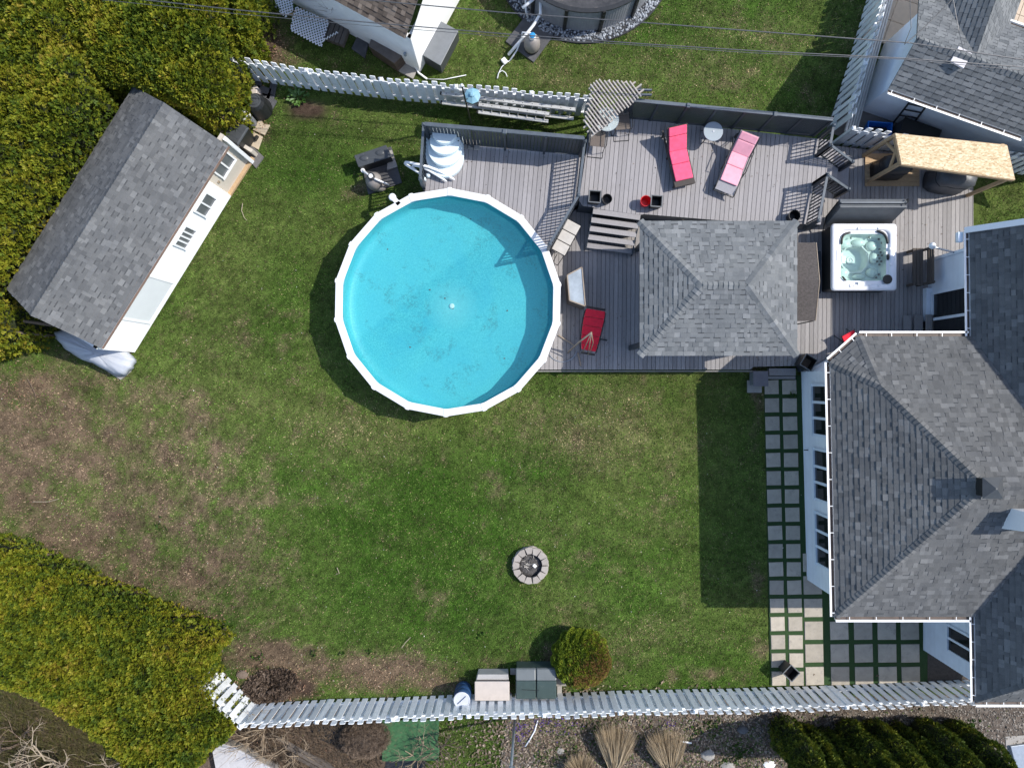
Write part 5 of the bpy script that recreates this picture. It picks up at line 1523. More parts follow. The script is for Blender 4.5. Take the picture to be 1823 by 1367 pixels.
def sling_chair(c, yaw, label):
    t = thing('patio_chair', (c.x, c.y, ZU), label, 'chair', 'brown sling patio chairs')
    M_ = rot_z(yaw, (c.x, c.y, ZU))
    mb = MB(M_); mb.hull([(-.22, -.22, .405), (.22, -.22, .405), (.22, .24, .395), (-.22, .24, .395)], [(-.22, -.22, .42), (.22, -.22, .42), (.22, .24, .41), (-.22, .24, .41)]); mb.obj('seat', M['sling'], t)
    mb = MB(M_); mb.hull([(-.22, .24, .40), (.22, .24, .40), (.21, .44, .92), (-.21, .44, .92)], [(-.22, .255, .40), (.22, .255, .40), (.21, .455, .92), (-.21, .455, .92)]); mb.obj('backrest', M['sling'], t)
    for s_ in (-1, 1):
        mb = MB(M_); mb.tube([(s_ * .24, -.44, .0), (s_ * .24, -.26, .0), (s_ * .24, -.24, .42), (s_ * .24, .24, .41), (s_ * .23, .46, .95)], .013); mb.obj('side_frame', M['dark_metal'], t)
        mb = MB(M_); mb.tube([(s_ * .27, -.22, .42), (s_ * .28, -.2, .62), (s_ * .28, .3, .64)], .013); mb.obj('armrest', M['dark_metal'], t)
    mb = MB(M_); mb.tube([(-.24, -.44, .012), (.24, -.44, .012)], .013); mb.obj('front_runner', M['dark_metal'], t)
    mb = MB(M_); mb.tube([(-.23, .46, .95), (.23, .46, .95)], .013); mb.obj('top_tube', M['dark_metal'], t)
    return t
c = P(1108, 219, 1.6); sling_chair(Vector((c.x, c.y, 0)), math.radians(4), 'brown sling chair tucked under the pergola edge beside lattice fence')
c = P(1064, 249, 1.6); sling_chair(Vector((c.x, c.y, 0)), math.radians(-6), 'brown sling chair beside the black deck railing corner')

def square_pot(px, py, z0, h, s, yaw, m, label, soil=M['black_plastic'], taper=.82, cat='planter', rimm=None):
    c = P(px, py, z0 + h); t = thing('square_planter', (c.x, c.y, z0), label, cat, 'square planters')
    M_ = rot_z(yaw, (c.x, c.y, z0)); q = s / 2; k = q * taper
    mb = MB(M_)
    sq = lambda r, z: [(-r, -r, z), (r, -r, z), (r, r, z), (-r, r, z)]
    mb.rings([sq(k, 0), sq(q, h), sq(q - .03, h), sq(q - .05, h - .34)], True, True); mb.obj('pot', m, t)
    mb = MB(M_)
    for a, b in (((-q, -q), (q, -q)), ((q, -q), (q, q)), ((q, q), (-q, q)), ((-q, q), (-q, -q))): mb.beam((*a, h), (*b, h), .022, .02)
    mb.obj('rim', rimm or M['grey_plastic'], t)
    mb = MB(M_); mb.add(sq(q - .052, h - .30), [(0, 1, 2, 3)]); mb.obj('soil', soil, t)
    return t
square_pot(1059, 350, ZU, .42, .37, -.07, M['black_plastic'], 'square black planter with pale rim nearest the deck railing', M['black_plastic'])
square_pot(1169, 358, ZU, .42, .35, -.07, M['black_plastic'], 'square black planter beside the red bucket', M['black_plastic'])
square_pot(1409, 1198, 0.03, .55, .40, -.75, M['black_plastic'], 'tall black planter on the pavers by the bottom fence', M['rust_brown'], cat='planter')
square_pot(1440, 645, ZL, .62, .42, -.55, M['black_plastic'], 'tall black planter at the corner of house and lower deck', M['bark'])
def bucket(px, py, z0, h, r, m, label, cat='bucket', inner=None, handle=True):
    c = P(px, py, z0 + h); t = thing(cat, (c.x, c.y, z0), label, cat)
    mb = MB(); mb.lathe((c.x, c.y, z0), [(r * .78, 0), (r * .97, h - .03), (r * 1.04, h - .03), (r * 1.04, h), (r * .95, h), (r * .74, .03), (.01, .03)], 26); mb.obj('body', m, t, smooth=False)
    mb = MB(); mb.lathe((c.x, c.y, z0), [(r * .79, 0.05), (r * .2, .055)], 26, cap=True); mb.obj('bottom', inner or m, t)
    if handle:
        mb = MB(); mb.tube([(c.x + r * math.cos(a), c.y + r * math.sin(a) * .99, z0 + h - .05 - .08 * math.sin(a - .2)) for a in np.linspace(0.2, PI + .2, 12)], .006); mb.obj('handle', M['galv'], t)
    return t
bucket(1081, 354, ZU, .30, .155, M['black_plastic'], 'round black pot between railing planter and stairs', 'pot', M['ash'], False)
bucket(1150, 357.5, ZU, .34, .165, M['red_plastic'], 'bright red plastic bucket at the deck edge', 'bucket')
bucket(1415, 384, ZU, .34, .18, M['black_plastic'], 'round black bucket at the far corner by the gazebo roof', 'bucket', None, False)

# ================================================================ white pool steps, hose, paving bricks
ps = thing('pool_steps', P(793, 265, ZU), 'white plastic pool steps of four rounded tiers', 'pool steps')
for k, (x0, x1, ytop, yb_, z) in enumerate(((769, 813, 227, 254, 2.10), (764.5, 819.5, 231, 274, 1.88), (761, 822.5, 236, 294, 1.66), (757.5, 826, 240, 314, 1.44))):
    cx = (x0 + x1) / 2; rw = (x1 - x0) / 2; ymid = ytop + (yb_ - ytop) * (.30 if k == 0 else .45)
    out = [(x0 + (2 if k else 0), ytop), (x1 - (2 if k else 0), ytop + 3)]
    out += [(cx + rw * math.cos(a), ymid + 1.5 + (yb_ - ymid) * math.sin(a)) for a in np.linspace(0, PI, 18)]
    pts = [P(a, b, z) for a, b in out]
    c = sum(pts, Vector()) / len(pts)
    zl = ZU + .01
    bot = [Vector((c.x + (p.x - c.x) * 1.0, c.y + (p.y - c.y) * 1.0, z - .225 if k < 3 else zl)) for p in pts][::-1]
    topr = [Vector((p.x, p.y, z)) for p in pts][::-1]
    mb = MB(); mb.hull(bot, topr); mb.obj('tier', M['step_white'], ps, bevel=0.025, seg=3)
for (a, b) in ((765, 245), (816, 251)):
    q = P(a, b, 1.9); mb = MB(); mb.lathe((q.x, q.y, 1.885), [(.02, 0), (.02, .02)], 8); mb.obj('bolt', M['black_plastic'], ps)
ph_ = thing('pool_ladder', P(760, 310, ZU), 'white tubular pool ladder rails lying over the deck corner', 'pool ladder')
for pts, r in (([(812, 322, 1.28), (790, 308, 1.45), (765, 297, 1.62), (735, 291, 1.66), (719, 288, 1.55), (720, 292, 1.4), (742, 305, 1.3), (757, 315, 1.25)], .045),
               ([(798, 325, 1.28), (775, 310, 1.45), (752, 297, 1.55), (735, 294, 1.5), (731, 297, 1.4), (750, 311, 1.3)], .042)):
    mb = MB(); mb.tube([P(a, b, z) for a, b, z in pts], r, 10); mb.obj('rail_tube', M['hose_white'], ph_, smooth=True, sub=1)
for (a, b, r) in ((762, 311, .07), (755, 318, .06)):
    q = P(a, b, ZU + .2); mb = MB(); mb.lathe((q.x, q.y, ZU), [(r, 0), (r, .16), (r * .7, .2)], 14); mb.obj('foot', M['step_white'], ph_, smooth=True)
mb = MB(); q = P(752, 322, ZU + .1); mb.box((q.x, q.y, ZU + .12), (.16, .34, .24), .1); mb.obj('bracket', M['black'], ph_, bevel=0.02)
for k, (a, b) in enumerate(((827, 256), (838, 257), (849, 258))):
    q = P(a, b, ZU + .08); mb = MB(); mb.box((q.x, q.y, ZU + .04), (.175, .30, .08), -.08)
    top(mb.obj('paving_brick', M['concrete'], bevel=0.01), ('taupe paving brick nearest the white pool steps', 'taupe paving brick in the middle of three', 'taupe paving brick farthest from the white pool steps')[k], 'brick', 'paving bricks on the pool deck')

# ================================================================ filter pump on its pad
mb = MB(); mb.prism(Gpoly([(640, 275), (697, 262), (716, 326), (656, 347)]), -0.03, 0.05)
top(mb.obj('filter_pad', M['dark_slab'], bevel=0.01), 'dark square slab under the sand filter', 'slab')
mb = MB(); mb.prism([(p.x, p.y) for p in (P(690, 268, .2), P(697, 266, .2), P(707, 296, .2), P(688, 302, .2))], .055, .14); top(mb.obj('pale_block', M['concrete'], bevel=0.01), 'pale concrete block beside the pump box', 'block')
pb = thing('pump_box', P(662, 290, 0.05), 'dark grey lidded box behind the sand filter', 'pump box')
zt = .62
cor = [P(630, 277, zt), P(638, 298, zt), P(698, 279, zt), P(687, 258, zt)]
cc = sum(cor, Vector()) / 4
mb = MB(); mb.hull([Vector((cc.x + (p.x - cc.x) * .93, cc.y + (p.y - cc.y) * .93, .052)) for p in cor], [Vector((cc.x + (p.x - cc.x) * .95, cc.y + (p.y - cc.y) * .95, zt - .05)) for p in cor]); mb.obj('box', M['black_plastic'], pb)
mb = MB(); mb.hull([p - Vector((0, 0, .05)) for p in cor], cor); mb.obj('lid', M['charcoal_plastic'], pb, bevel=0.02)
for s_ in (.25, .75):
    q = cor[0] + (cor[3] - cor[0]) * s_ + (cor[1] - cor[0]) * .45
    mb = MB(); mb.lathe((q.x, q.y, zt - .004), [(.14, 0), (.13, .015), (.05, .02)], 16, sx=1.1, sy=.7); mb.obj('lid_boss', M['charcoal_plastic'], pb, smooth=True)
sf = thing('sand_filter', P(664, 318, .05), 'grey tan sand filter tank with multiport valve', 'sand filter')
c = P(666, 322, .45)
mb = MB(); mb.lathe((c.x, c.y, .052), [(.2, 0), (.27, .1), (.285, .3), (.27, .48), (.19, .62), (.08, .68), (.05, .69)], 24); mb.obj('tank', M['tan_plastic'], sf, smooth=True)
v = P(661, 308, .8)
mb = MB(); mb.lathe((c.x - .02, c.y + .03, .73), [(.1, 0), (.12, .04), (.12, .10), (.06, .12)], 16); mb.obj('valve', M['black_plastic'], sf)
mb = MB(); mb.lathe((c.x - .03, c.y + .04, .852), [(.07, 0), (.07, .012), (.045, .014), (.04, .004)], 16); mb.obj('gauge_ring', M['white'], sf)
mb = MB(); mb.tube([Vector((c.x, c.y, .8)), Vector((c.x + .2, c.y - .08, .78)), P(690, 328, .5), P(694, 331, .1)], .03, 10); mb.obj('pipe', M['hose_white'], sf, smooth=True)
mb = MB(); mb.lathe((*(P(674, 332, .3).xy), .052), [(.17, 0), (.19, .1), (.15, .26), (.06, .3)], 16, sx=1.2, sy=.7); mb.obj('pump_body', M['tan_plastic'], sf, smooth=True)
mb = MB(); q = P(647, 305, .3); mb.tube([(q.x, q.y, .1), (q.x, q.y, .4), (c.x - .1, c.y + .1, .6)], .035, 8); mb.lathe((q.x, q.y, .3), [(.07, 0), (.07, .1)], 10); mb.obj('inlet_pipe', M['hose_white'], sf)

# ================================================================ lower deck furniture
ls = thing('nested_patio_chairs', P(1007, 425, ZL), 'row of beige cushioned sling seats folded against the black railing', 'folded lounger')
a, b = P(1019, 402, .95), P(992, 452, .95)
d = (b - a).normalized(); wv = Vector((-d.y, d.x, 0))
if wv.x < 0: wv = -wv
M['beige_sling'] = mat('beige_sling', (0.50, 0.47, 0.43), 0.8, 0.1, 6, bmp=.3, bscale=60)
Lb = (b - a).length
for k in range(3):
    p0 = a + d * (k * Lb * .36 - .12); p1 = p0 + d * (Lb * .345)
    mb = MB(); quadslab(mb, p0 + Vector((0, 0, .01)), p1, wv, .24, .24, .05, Vector((0, 0, 1))); mb.obj('seat_pad', M['beige_sling'], ls, bevel=.02)
    for s_ in (-1, 1):
        mb = MB(); mb.tube([p0 + wv * (s_ * .25) - Vector((0, 0, .03)), p1 + wv * (s_ * .25) - Vector((0, 0, .03))], .016); mb.obj('side_tube', M['dark_metal'], ls)
    mb = MB(); mb.tube([p1 + wv * .25, p1 - wv * .25], .014); mb.obj('cross_tube', M['dark_metal'], ls)
    q = p0 + wv * .24; mb = MB(); mb.tube([q - Vector((0, 0, .03)), (q.x + .03, q.y, ZL)], .016); mb.obj('leg', M['dark_metal'], ls)
    q = p1 - wv * .24; mb = MB(); mb.tube([q - Vector((0, 0, .03)), (q.x, q.y, ZL)], .016); mb.obj('leg', M['dark_metal'], ls)
e = a + d * (Lb * 1.0)
for s_ in (-.22, .0, .22):
    mb = MB(); mb.tube([e + wv * s_, e + d * .28 + wv * (s_ * .8) - Vector((0, 0, .25))], .012); mb.obj('frame_tube', M['dark_metal'], ls)
mb = MB(); mb.tube([e + d * .28 - wv * .2 - Vector((0, 0, .25)), e + d * .28 + wv * .2 - Vector((0, 0, .25))], .012); mb.obj('frame_tube', M['dark_metal'], ls)

gt = thing('glass_table_top', P(1026, 515, ZL), 'tapered glass topped table with tan frame beside the pool', 'table')
zt = 1.32
cor = [P(1010, 490, zt), P(1014, 535, zt), P(1042, 545, zt), P(1036, 476, zt)]
M['mirror_glass'] = mat('reflecting_table_glass', (0.34, 0.38, 0.41), 0.05, 0.3, 1.6, spec=0.9)
mb = MB(); mb.hull([p - Vector((0, 0, .012)) for p in cor], cor); mb.obj('glass', M['mirror_glass'], gt)
mb = MB(); 
for k in range(4): mb.beam(cor[k] + Vector((0, 0, .004)), cor[(k + 1) % 4] + Vector((0, 0, .004)), .035, .035)
mb.obj('frame', M['tan_metal'], gt)
cc = sum(cor, Vector()) / 4
bs = [Vector((cc.x + (p.x - cc.x) * 1.0, cc.y + (p.y - cc.y) * 1.0, ZL)) for p in cor]
for k in range(4):
    j = (k + 1) % 4
    mb = MB(); a_, b_ = bs[k], bs[j]; ti = Vector((0, 0, zt - .03 - ZL))
    n_ = (b_ - a_).cross(Vector((0, 0, 1))).normalized() * .01
    mb.hull([a_ - n_, b_ - n_, b_ + n_, a_ + n_], [p + ti for p in (a_ - n_, b_ - n_, b_ + n_, a_ + n_)]); mb.obj('side_panel', M['old_wood'], gt)

hs = thing('hanging_lounger', P(1050, 590, ZL), 'red cushioned hanging lounger under its tan tripod stand', 'hanging chair')
apx = P(1053, 592, 2.05)
foot_, head_ = P(1048, 624, 1.0), P(1060, 552, .95)
d = (head_ - foot_); d.z = 0; d.normalize(); wv = Vector((d.y, -d.x, 0))
segs = [(0, .92, .23), (.22, .82, .27), (.5, .76, .30), (.8, .80, .32), (1.08, .9, .33), (1.33, 1.02, .31)]
for k in range(len(segs) - 1):
    (t0, z0, w0), (t1, z1, w1) = segs[k], segs[k + 1]
    a = Vector((foot_.x, foot_.y, z0 + .1)) + d * t0; b = Vector((foot_.x, foot_.y, z1 + .1)) + d * (t1 - .008)
    mb = MB(); nr = Vector((0, 0, 1)); mb.hull([a - wv * w0 - nr * .09, a + wv * w0 - nr * .09, b + wv * w1 - nr * .09, b - wv * w1 - nr * .09], [a - wv * w0, a + wv * w0, b + wv * w1, b - wv * w1])
    mb.obj('cushion_section', M['red'], hs, bevel=.03, seg=3)
for s_ in (-1, 1):
    mb = MB(); mb.tube([Vector((foot_.x, foot_.y, z)) + d * (t - .05) + wv * (s_ * (w_ + .02)) for t, z, w_ in segs], .018); mb.obj('side_tube', M['dark_metal'], hs)
for k, z in ((0, .95), (5, 1.05)):
    t, zz, w_ = segs[k]; c_ = Vector((foot_.x, foot_.y, zz + .02)) + d * (t + (-.1 if k == 0 else .05))
    mb = MB(); mb.tube([c_ - wv * w_, c_ + wv * w_], .035); mb.obj('end_wicker', M['wicker'], hs)
for q in ((1010, 632), (1082, 605), (1034, 655), (994, 596)):
    g = P(*q, ZL)
for pts in ([P(1011, 628, ZL + .02), P(1030, 610, 1.2), apx], [P(1038, 626, 1.05), apx], [P(1047, 631, 1.0), apx], [P(1050, 630, .95), P(1056, 610, 1.5), apx]):
    mb = MB(); mb.tube(pts, [.028 if pts[0].z < .9 else .014] * len(pts), 8); mb.obj('stand_tube' if pts[0].z < .9 else 'suspension_rope', M['tan_metal'], hs, smooth=True)
for pts in ([P(994, 597, ZL + .03), P(1022, 615, ZL + .05)], [P(1029, 628, ZL + .04), P(1034, 652, ZL + .03)], [P(1064, 603, ZL + .05), P(1081, 606, ZL + .03)]):
    mb = MB(); mb.tube(pts, .024, 8); mb.obj('stand_foot', M['dark_metal'] if pts[0].x > P(1040, 0, .3).x else M['tan_metal'], hs)
mb = MB(); cc = P(1000, 628, 1.0)
mb.tube([P(1001 + 26 * math.cos(a), 620 + 24 * math.sin(a), ZL + .02) for a in np.linspace(.2, PI - .5, 14)], .012); top(mb.obj('wire_hoop', M['galv']), 'thin curved metal hoop on the deck below the pool rim', 'hoop')

# box and slab at the deck corner
bx = thing('grey_storage_cube', P(1352, 672, 0.05), 'grey lidded cube box below the deck edge', 'box')
q = P(1354, 674, .5); mb = MB(); mb.box((q.x, q.y, .28), (.44, .44, .44)); mb.obj('body', M['grey_plastic'], bx, bevel=.012)
mb = MB(); mb.box((q.x, q.y, .515), (.5, .5, .03)); mb.obj('lid', mat('grey_lid', (.135, .13, .145), .6, .08, 4), bx, bevel=.008)

# ================================================================ hot tub
tub = thing('hot_tub', P(1539, 458, ZL), 'square white acrylic hot tub with clear green water', 'hot tub')
t0, t1 = P(1481, 517, 1.2), P(1597, 398, 1.2)
tc = (t0 + t1) / 2; hw = (t1.x - t0.x) / 2; hh_ = (t1.y - t0.y) / 2
def sq_ring(hx, hy, z, r, n=6, dx=0, dy=0):
    pts = []
    for (sx, sy, a0) in ((1, 1, 0), (-1, 1, 90), (-1, -1, 180), (1, -1, 270)):
        for k in range(n + 1):
            a = math.radians(a0 + 90 * k / n)
            pts.append((tc.x + dx + sx * (hx - r) + r * math.cos(a), tc.y + dy + sy * (hy - r) + r * math.sin(a), z))
    return pts
mb = MB(); mb.rings([sq_ring(hw - .05, hh_ - .05, ZL, .06), sq_ring(hw - .03, hh_ - .03, 1.10, .06)], True, False); mb.obj('cabinet', M['black_plastic'], tub)
mb = MB(); mb.rings([sq_ring(hw, hh_, 1.10, .10), sq_ring(hw + .005, hh_ + .005, 1.16, .10), sq_ring(hw - .03, hh_ - .03, 1.205, .09), sq_ring(hw - .20, hh_ - .17, 1.20, .16), sq_ring(hw - .23, hh_ - .2, 1.17, .2), sq_ring(hw - .25, hh_ - .22, 1.10, .22)], False, False); mb.obj('rim', M['tub_shell'], tub, smooth=True)
# lobed basin with seats and a footwell
def lobed(r, z, lob, n=64, dx=0.0, dy=0.0, sqr=.0):
    pts = []
    for k in range(n):
        a = 2 * PI * k / n
        rr = r * (1 + lob * math.cos(8 * a + .3)) / (max(abs(math.cos(a)), abs(math.sin(a))) ** sqr)
        pts.append((tc.x + dx + rr * math.cos(a), tc.y + dy + rr * math.sin(a), z))
    return pts
mb = MB(); mb.rings([lobed(.86, 1.13, .0, sqr=.45, dx=.0), lobed(.80, 1.05, .015, sqr=.4), lobed(.77, .86, .035, sqr=.35), lobed(.70, .80, .05, sqr=.3), lobed(.50, .775, .03, sqr=.2, dx=-.08), lobed(.43, .76, .0, sqr=.25, dx=-.12), lobed(.40, .56, .0, sqr=.25, dx=-.13), lobed(.33, .52, .0, sqr=.3, dx=-.13), lobed(.03, .515, 0, dx=-.15)], False, True)
mb.obj('basin', M['tub_shell_in'], tub, smooth=True)
o_r = sq_ring(hw - .22, hh_ - .19, 1.135, .22); i_r = []
for q in o_r:
    a = math.atan2(q[1] - tc.y, q[0] - tc.x); rr = .84 / (max(abs(math.cos(a)), abs(math.sin(a))) ** .45); i_r.append((tc.x + rr * math.cos(a), tc.y + rr * math.sin(a), 1.125))
mb = MB(); mb.rings([o_r, i_r], False, False); mb.obj('ledge', M['tub_shell'], tub, smooth=True)
mb = MB(); mb.rings([lobed(.455, .785, .0, sqr=.25, dx=-.12), lobed(.435, .80, .0, sqr=.25, dx=-.12), lobed(.41, .785, .0, sqr=.25, dx=-.12)], False, False); mb.obj('footwell_lip', M['tub_shell'], tub, smooth=True)
oc = [(tc.x - .12 + .47 * math.cos(a) / max(abs(math.cos(a)), abs(math.sin(a))) ** .4, tc.y + .47 * math.sin(a) / max(abs(math.cos(a)), abs(math.sin(a))) ** .4, .80) for a in [2 * PI * k / 8 + PI / 8 for k in range(9)]]
mb = MB(); mb.tube(oc, .03, 8); mb.obj('footwell_edge', M['tub_shell'], tub, smooth=True)
for (dx, dy, rx, ry) in ((-.45, .48, .2, .15), (.0, .52, .24, .14), (.42, .42, .2, .17), (.5, .02, .16, .2), (.42, -.45, .19, .16), (.0, -.58, .22, .1), (-.5, -.45, .19, .17)):
    mb = MB(); mb.lathe((tc.x + dx, tc.y + dy, .80), [(1, -.02), (.9, .06), (.6, .12), (.05, .13)], 20, sx=rx, sy=ry); mb.obj('seat', M['tub_shell_in'], tub, smooth=True)
for (dx, dy, r, z) in ((-.15, .0, .13, .525),):
    mb = MB(); mb.lathe((tc.x + dx, tc.y + dy, z), [(r, 0), (r * .92, .03), (r * .6, .035), (r * .58, .02), (r * .2, .02), (r * .15, .04)], 20); mb.obj('drain_cover', M['tub_shell'], tub, smooth=True)
for pts, r in (([(-.72, .38), (-.72, .62), (-.62, .76), (-.40, .80)], .04), ([(.38, .84), (.62, .80), (.74, .62), (.76, .40)], .045), ([(-.72, -.60), (-.56, -.78)], .035), ([(.77, .12), (.77, -.12)], .05)):
    mb = MB(); mb.tube([(tc.x + a, tc.y + b, 1.17) for a, b in pts], r, 10); mb.obj('pillow', M['black_plastic'], tub, smooth=True, sub=1)
for (dx, dy) in ((.62, .30), (.66, .2), (.7, .1), (.62, .0), (.68, -.1), (.62, -.2), (.58, .1), (.55, -.1), (.3, .68), (-.3, .66), (-.62, .25), (.6, -.52), (.52, -.62), (.7, .5), (.6, .62)):
    mb = MB(); mb.lathe((tc.x + dx, tc.y + dy, .92), [(.035, 0), (.035, .02), (.015, .022)], 10); mb.obj('jet', M['glass_grey'], tub)
mb = MB(); mb.lathe((tc.x + .74, tc.y - .72, 1.19), [(.15, 0), (.15, .02), (.10, .022)], 20); mb.obj('filter_lid', M['black_plastic'], tub)
for (dx, dy, r) in ((.84, .26, .055), (.84, -.24, .045), (-.2, .92, .04), (.45, .92, .035), (-.45, -.93, .045), (.45, -.92, .035)):
    mb = MB(); mb.lathe((tc.x + dx, tc.y + dy, 1.2), [(r, 0), (r, .018), (r * .7, .026), (r * .2, .026)], 14); mb.obj('control_knob', M['tub_shell'], tub, smooth=True)
for (dx, dy, sx, sy) in ((-.84, .05, .12, .38), (.0, -.86, .42, .14), (.12, .93, .5, .05), (-.28, -.93, .16, .05)):
    mb = MB(); mb.box((tc.x + dx, tc.y + dy, 1.205), (sx, sy, .02)); mb.obj('rim_panel', M['tub_shell'], tub, bevel=.01)
M['tub_water'] = water_mat('tub_water', (0.76, 0.90, 0.86))
mb = MB(); mb.poly(lobed(.845, 1.10, .0, sqr=.44)); mb.obj('water', M['tub_water'], tub)
# folded cover standing behind the tub
cvr = thing('hot_tub_cover', P(1545, 400, ZL), 'folded dark grey hot tub cover standing upright behind the tub', 'hot tub cover')
yb0 = tc.y + hh_ + .06
xa, xb = P(1484, 0, 1.3).x, P(1614, 0, 1.7).x
for k, (dy, th) in enumerate(((0.0, .13), (.15, .13))):
    b0, b1 = Vector((xa, yb0 + dy, .72)), Vector((xb, yb0 + dy, .72)); tp = Vector((0, .32, 1.02)); thv = Vector((0, th, -.04))
    mb = MB(); mb.hull([b0, b1, b1 + thv, b0 + thv], [b0 + tp, b1 + tp, b1 + tp + thv, b0 + tp + thv]); mb.obj('cover_half', M['cover_vinyl'], cvr, bevel=.025)
mb = MB(); mb.beam(Vector((xa + .02, yb0 + .46, 1.78)), Vector((xb - .02, yb0 + .46, 1.78)), .05, .02); mb.obj('hinge_flap', M['black_rail'], cvr)
for x in (xa - .04, xb + .04):
    mb = MB(); mb.tube([(x, yb0 - .2, .6), (x, yb0 + .25, .9), (x, yb0 + .52, 1.72)], .02); mb.obj('lifter_arm', M['dark_metal'], cvr)
mb = MB(); mb.tube([P(1611, 365, 1.8), P(1616, 360, 1.85), P(1617, 354, 1.8), P(1613, 357, 1.8)], .018); mb.obj('latch', M['dark_metal'], cvr)
# step beside the tub
mb = MB(); q = P(1455, 480, ZL + .2); mb.box((q.x - .05, q.y - .1, ZL + .13), (.3, 1.4, .26)); top(mb.obj('tub_step', M['black'], bevel=.02), 'low dark step beside the hot tub under the shade canopy', 'step')

# bench and steps by the house
bn = thing('wooden_bench', P(1640, 476, ZL), 'dark brown wooden bench against the house wall', 'bench')
q0, q1 = P(1640, 442, .8), P(1640, 508, .8)
for k in range(3):
    x = q0.x - .22 + k * .115
    mb = MB(); mb.beam((x, q0.y, .8), (x, q1.y, .8), .10, .03); mb.obj('seat_slat', M['old_wood'], bn)
for k in range(3):
    mb = MB(); mb.beam((q0.x + .14, q0.y, .95 + k * .13), (q0.x + .14 + .0, q1.y, .95 + k * .13), .025, .10); mb.obj('back_slat', M['old_wood'], bn)
for y in (q0.y - .05, q1.y + .05):
    mb = MB(); mb.box((q0.x - .2, y, (ZL + .78) / 2), (.07, .07, .78 - ZL)); mb.obj('leg', M['old_wood'], bn)
    mb = MB(); mb.box((q0.x + .12, y, (ZL + 1.3) / 2), (.07, .07, 1.3 - ZL)); mb.obj('leg', M['old_wood'], bn)
ds = thing('door_steps', P(1625, 573, ZL), 'three grey wooden steps up to the sliding door', 'steps')
for k in range(3):
    x = XM - .14 - .30 * (2 - k) - .02; z = ZL + .12 * (k + 1)
    mb = MB(); mb.box((x, 1.75, z - .02), (.27, 1.05, .04)); mb.obj('tread', M['deck_low'], ds, bevel=.006)
    mb = MB(); mb.box((x + .05, 1.75, (ZL + z - .04) / 2 + .001), (.15, 1.0, z - .045 - ZL)); mb.obj('riser', M['black'], ds)
ul = thing('wall_lamp', P(1655, 436, 2.4), 'white round lamp on the corner of the house', 'lamp')
q = P(1661, 437, 2.0); mb = MB(); mb.lathe((q.x + .02, q.y, 1.85), [(.04, 0), (.10, .05), (.11, .1), (.07, .16), (.02, .18)], 18); mb.obj('shade', M['white'], ul, smooth=True)
mb = MB(); mb.tube([(q.x, q.y, 1.85), (XM - .02, 4.1, 1.8)], .03); mb.obj('arm', M['galv'], ul)
rc = thing('red_deck_chair', P(1510, 602, ZL), 'red seated folding chair peeking out under the eave', 'chair')
q = P(1511, 604, .75); M_ = rot_z(.5, (q.x + .05, q.y, ZL))
mb = MB(M_); mb.box((0, 0, .42), (.46, .44, .06)); mb.obj('seat', M['red'], rc, bevel=.02)
mb = MB(M_); mb.box((.0, -.24, .7), (.46, .05, .55)); mb.obj('backrest', M['red'], rc, bevel=.02)
for sx in (-.23, .23):
    mb = MB(M_); mb.tube([(sx, .3, .0), (sx, -.2, .62)], .014); mb.obj('leg', M['dark_metal'], rc)
    mb = MB(M_); mb.tube([(sx, -.3, .0), (sx, .25, .5)], .014); mb.obj('leg', M['dark_metal'], rc)

# ================================================================ timber grill shelter
m, nt, b = nodes_of('strand_board')
pos = world_pos(nt)
vo = nt.nodes.new('ShaderNodeTexVoronoi'); vo.inputs['Scale'].default_value = 1.0
mp = nt.nodes.new('ShaderNodeMapping'); mp.inputs['Scale'].default_value = (14, 30, 10); nt.links.new(pos, mp.inputs['Vector']); nt.links.new(mp.outputs[0], vo.inputs['Vector'])
sp3 = nt.nodes.new('ShaderNodeSeparateColor'); nt.links.new(vo.outputs['Color'], sp3.inputs[0])
c = ramp(nt, sp3.outputs[0], [(0.0, (0.42, 0.29, 0.155)), (0.35, (0.58, 0.44, 0.26)), (0.75, (0.66, 0.53, 0.34)), (1.0, (0.74, 0.63, 0.44))])
nt.links.new(c, b.inputs['Base Color']); b.inputs['Roughness'].default_value = 0.8
M['osb'] = m
gs = thing('grill_shelter', P(1640, 320, ZL), 'open timber grill shelter with strand board roof', 'shelter')
fl, fr = P(1605, 292, 2.43), P(1807, 320, 2.43); bl, br_ = P(1594, 238, 2.32), P(1793, 259, 2.32)
mb = MB(); dn_ = Vector((0, 0, -.018)); mb.hull([fl + dn_, fr + dn_, br_ + dn_, bl + dn_], [fl, fr, br_, bl]); mb.obj('roof_board', M['osb'], gs)
for a, b_ in ((fl, fr), (bl, br_), (fl, bl), (fr, br_)):
    mb = MB(); mb.beam(a + Vector((0, 0, -.085)), b_ + Vector((0, 0, -.085)), .045, .13); mb.obj('edge_beam', M['lumber'], gs)
for k in range(1, 5):
    a, b_ = fl + (fr - fl) * (k / 5), bl + (br_ - bl) * (k / 5); mb = MB(); mb.beam(a + Vector((0, 0, -.08)), b_ + Vector((0, 0, -.08)), .04, .11); mb.obj('rafter', M['lumber'], gs)
rs_ = random.Random(12)
for k in range(26):
    t_ = .46 + k * .0175; q = fl + (fr - fl) * t_ + (bl - fl) * (.52 + .002 * k)
    mb = MB(); mb.box((q.x, q.y, q.z + .003), (rs_.uniform(.03, .06), rs_.uniform(.015, .05), .003), -.14); mb.obj('printed_mark', M['rust_brown'], gs)
posts = []
for a in (fl + (bl - fl) * .04, fr * .97 + fl * .03 + (br_ - fr) * .05, bl + (fl - bl) * .05, br_ * .97 + bl * .03):
    mb = MB(); mb.box((a.x, a.y, (ZL + 2.3) / 2), (.10, .10, 2.26 - ZL)); mb.obj('post', M['lumber'], gs); posts.append(a)
a = posts[0]; c_ = posts[2]
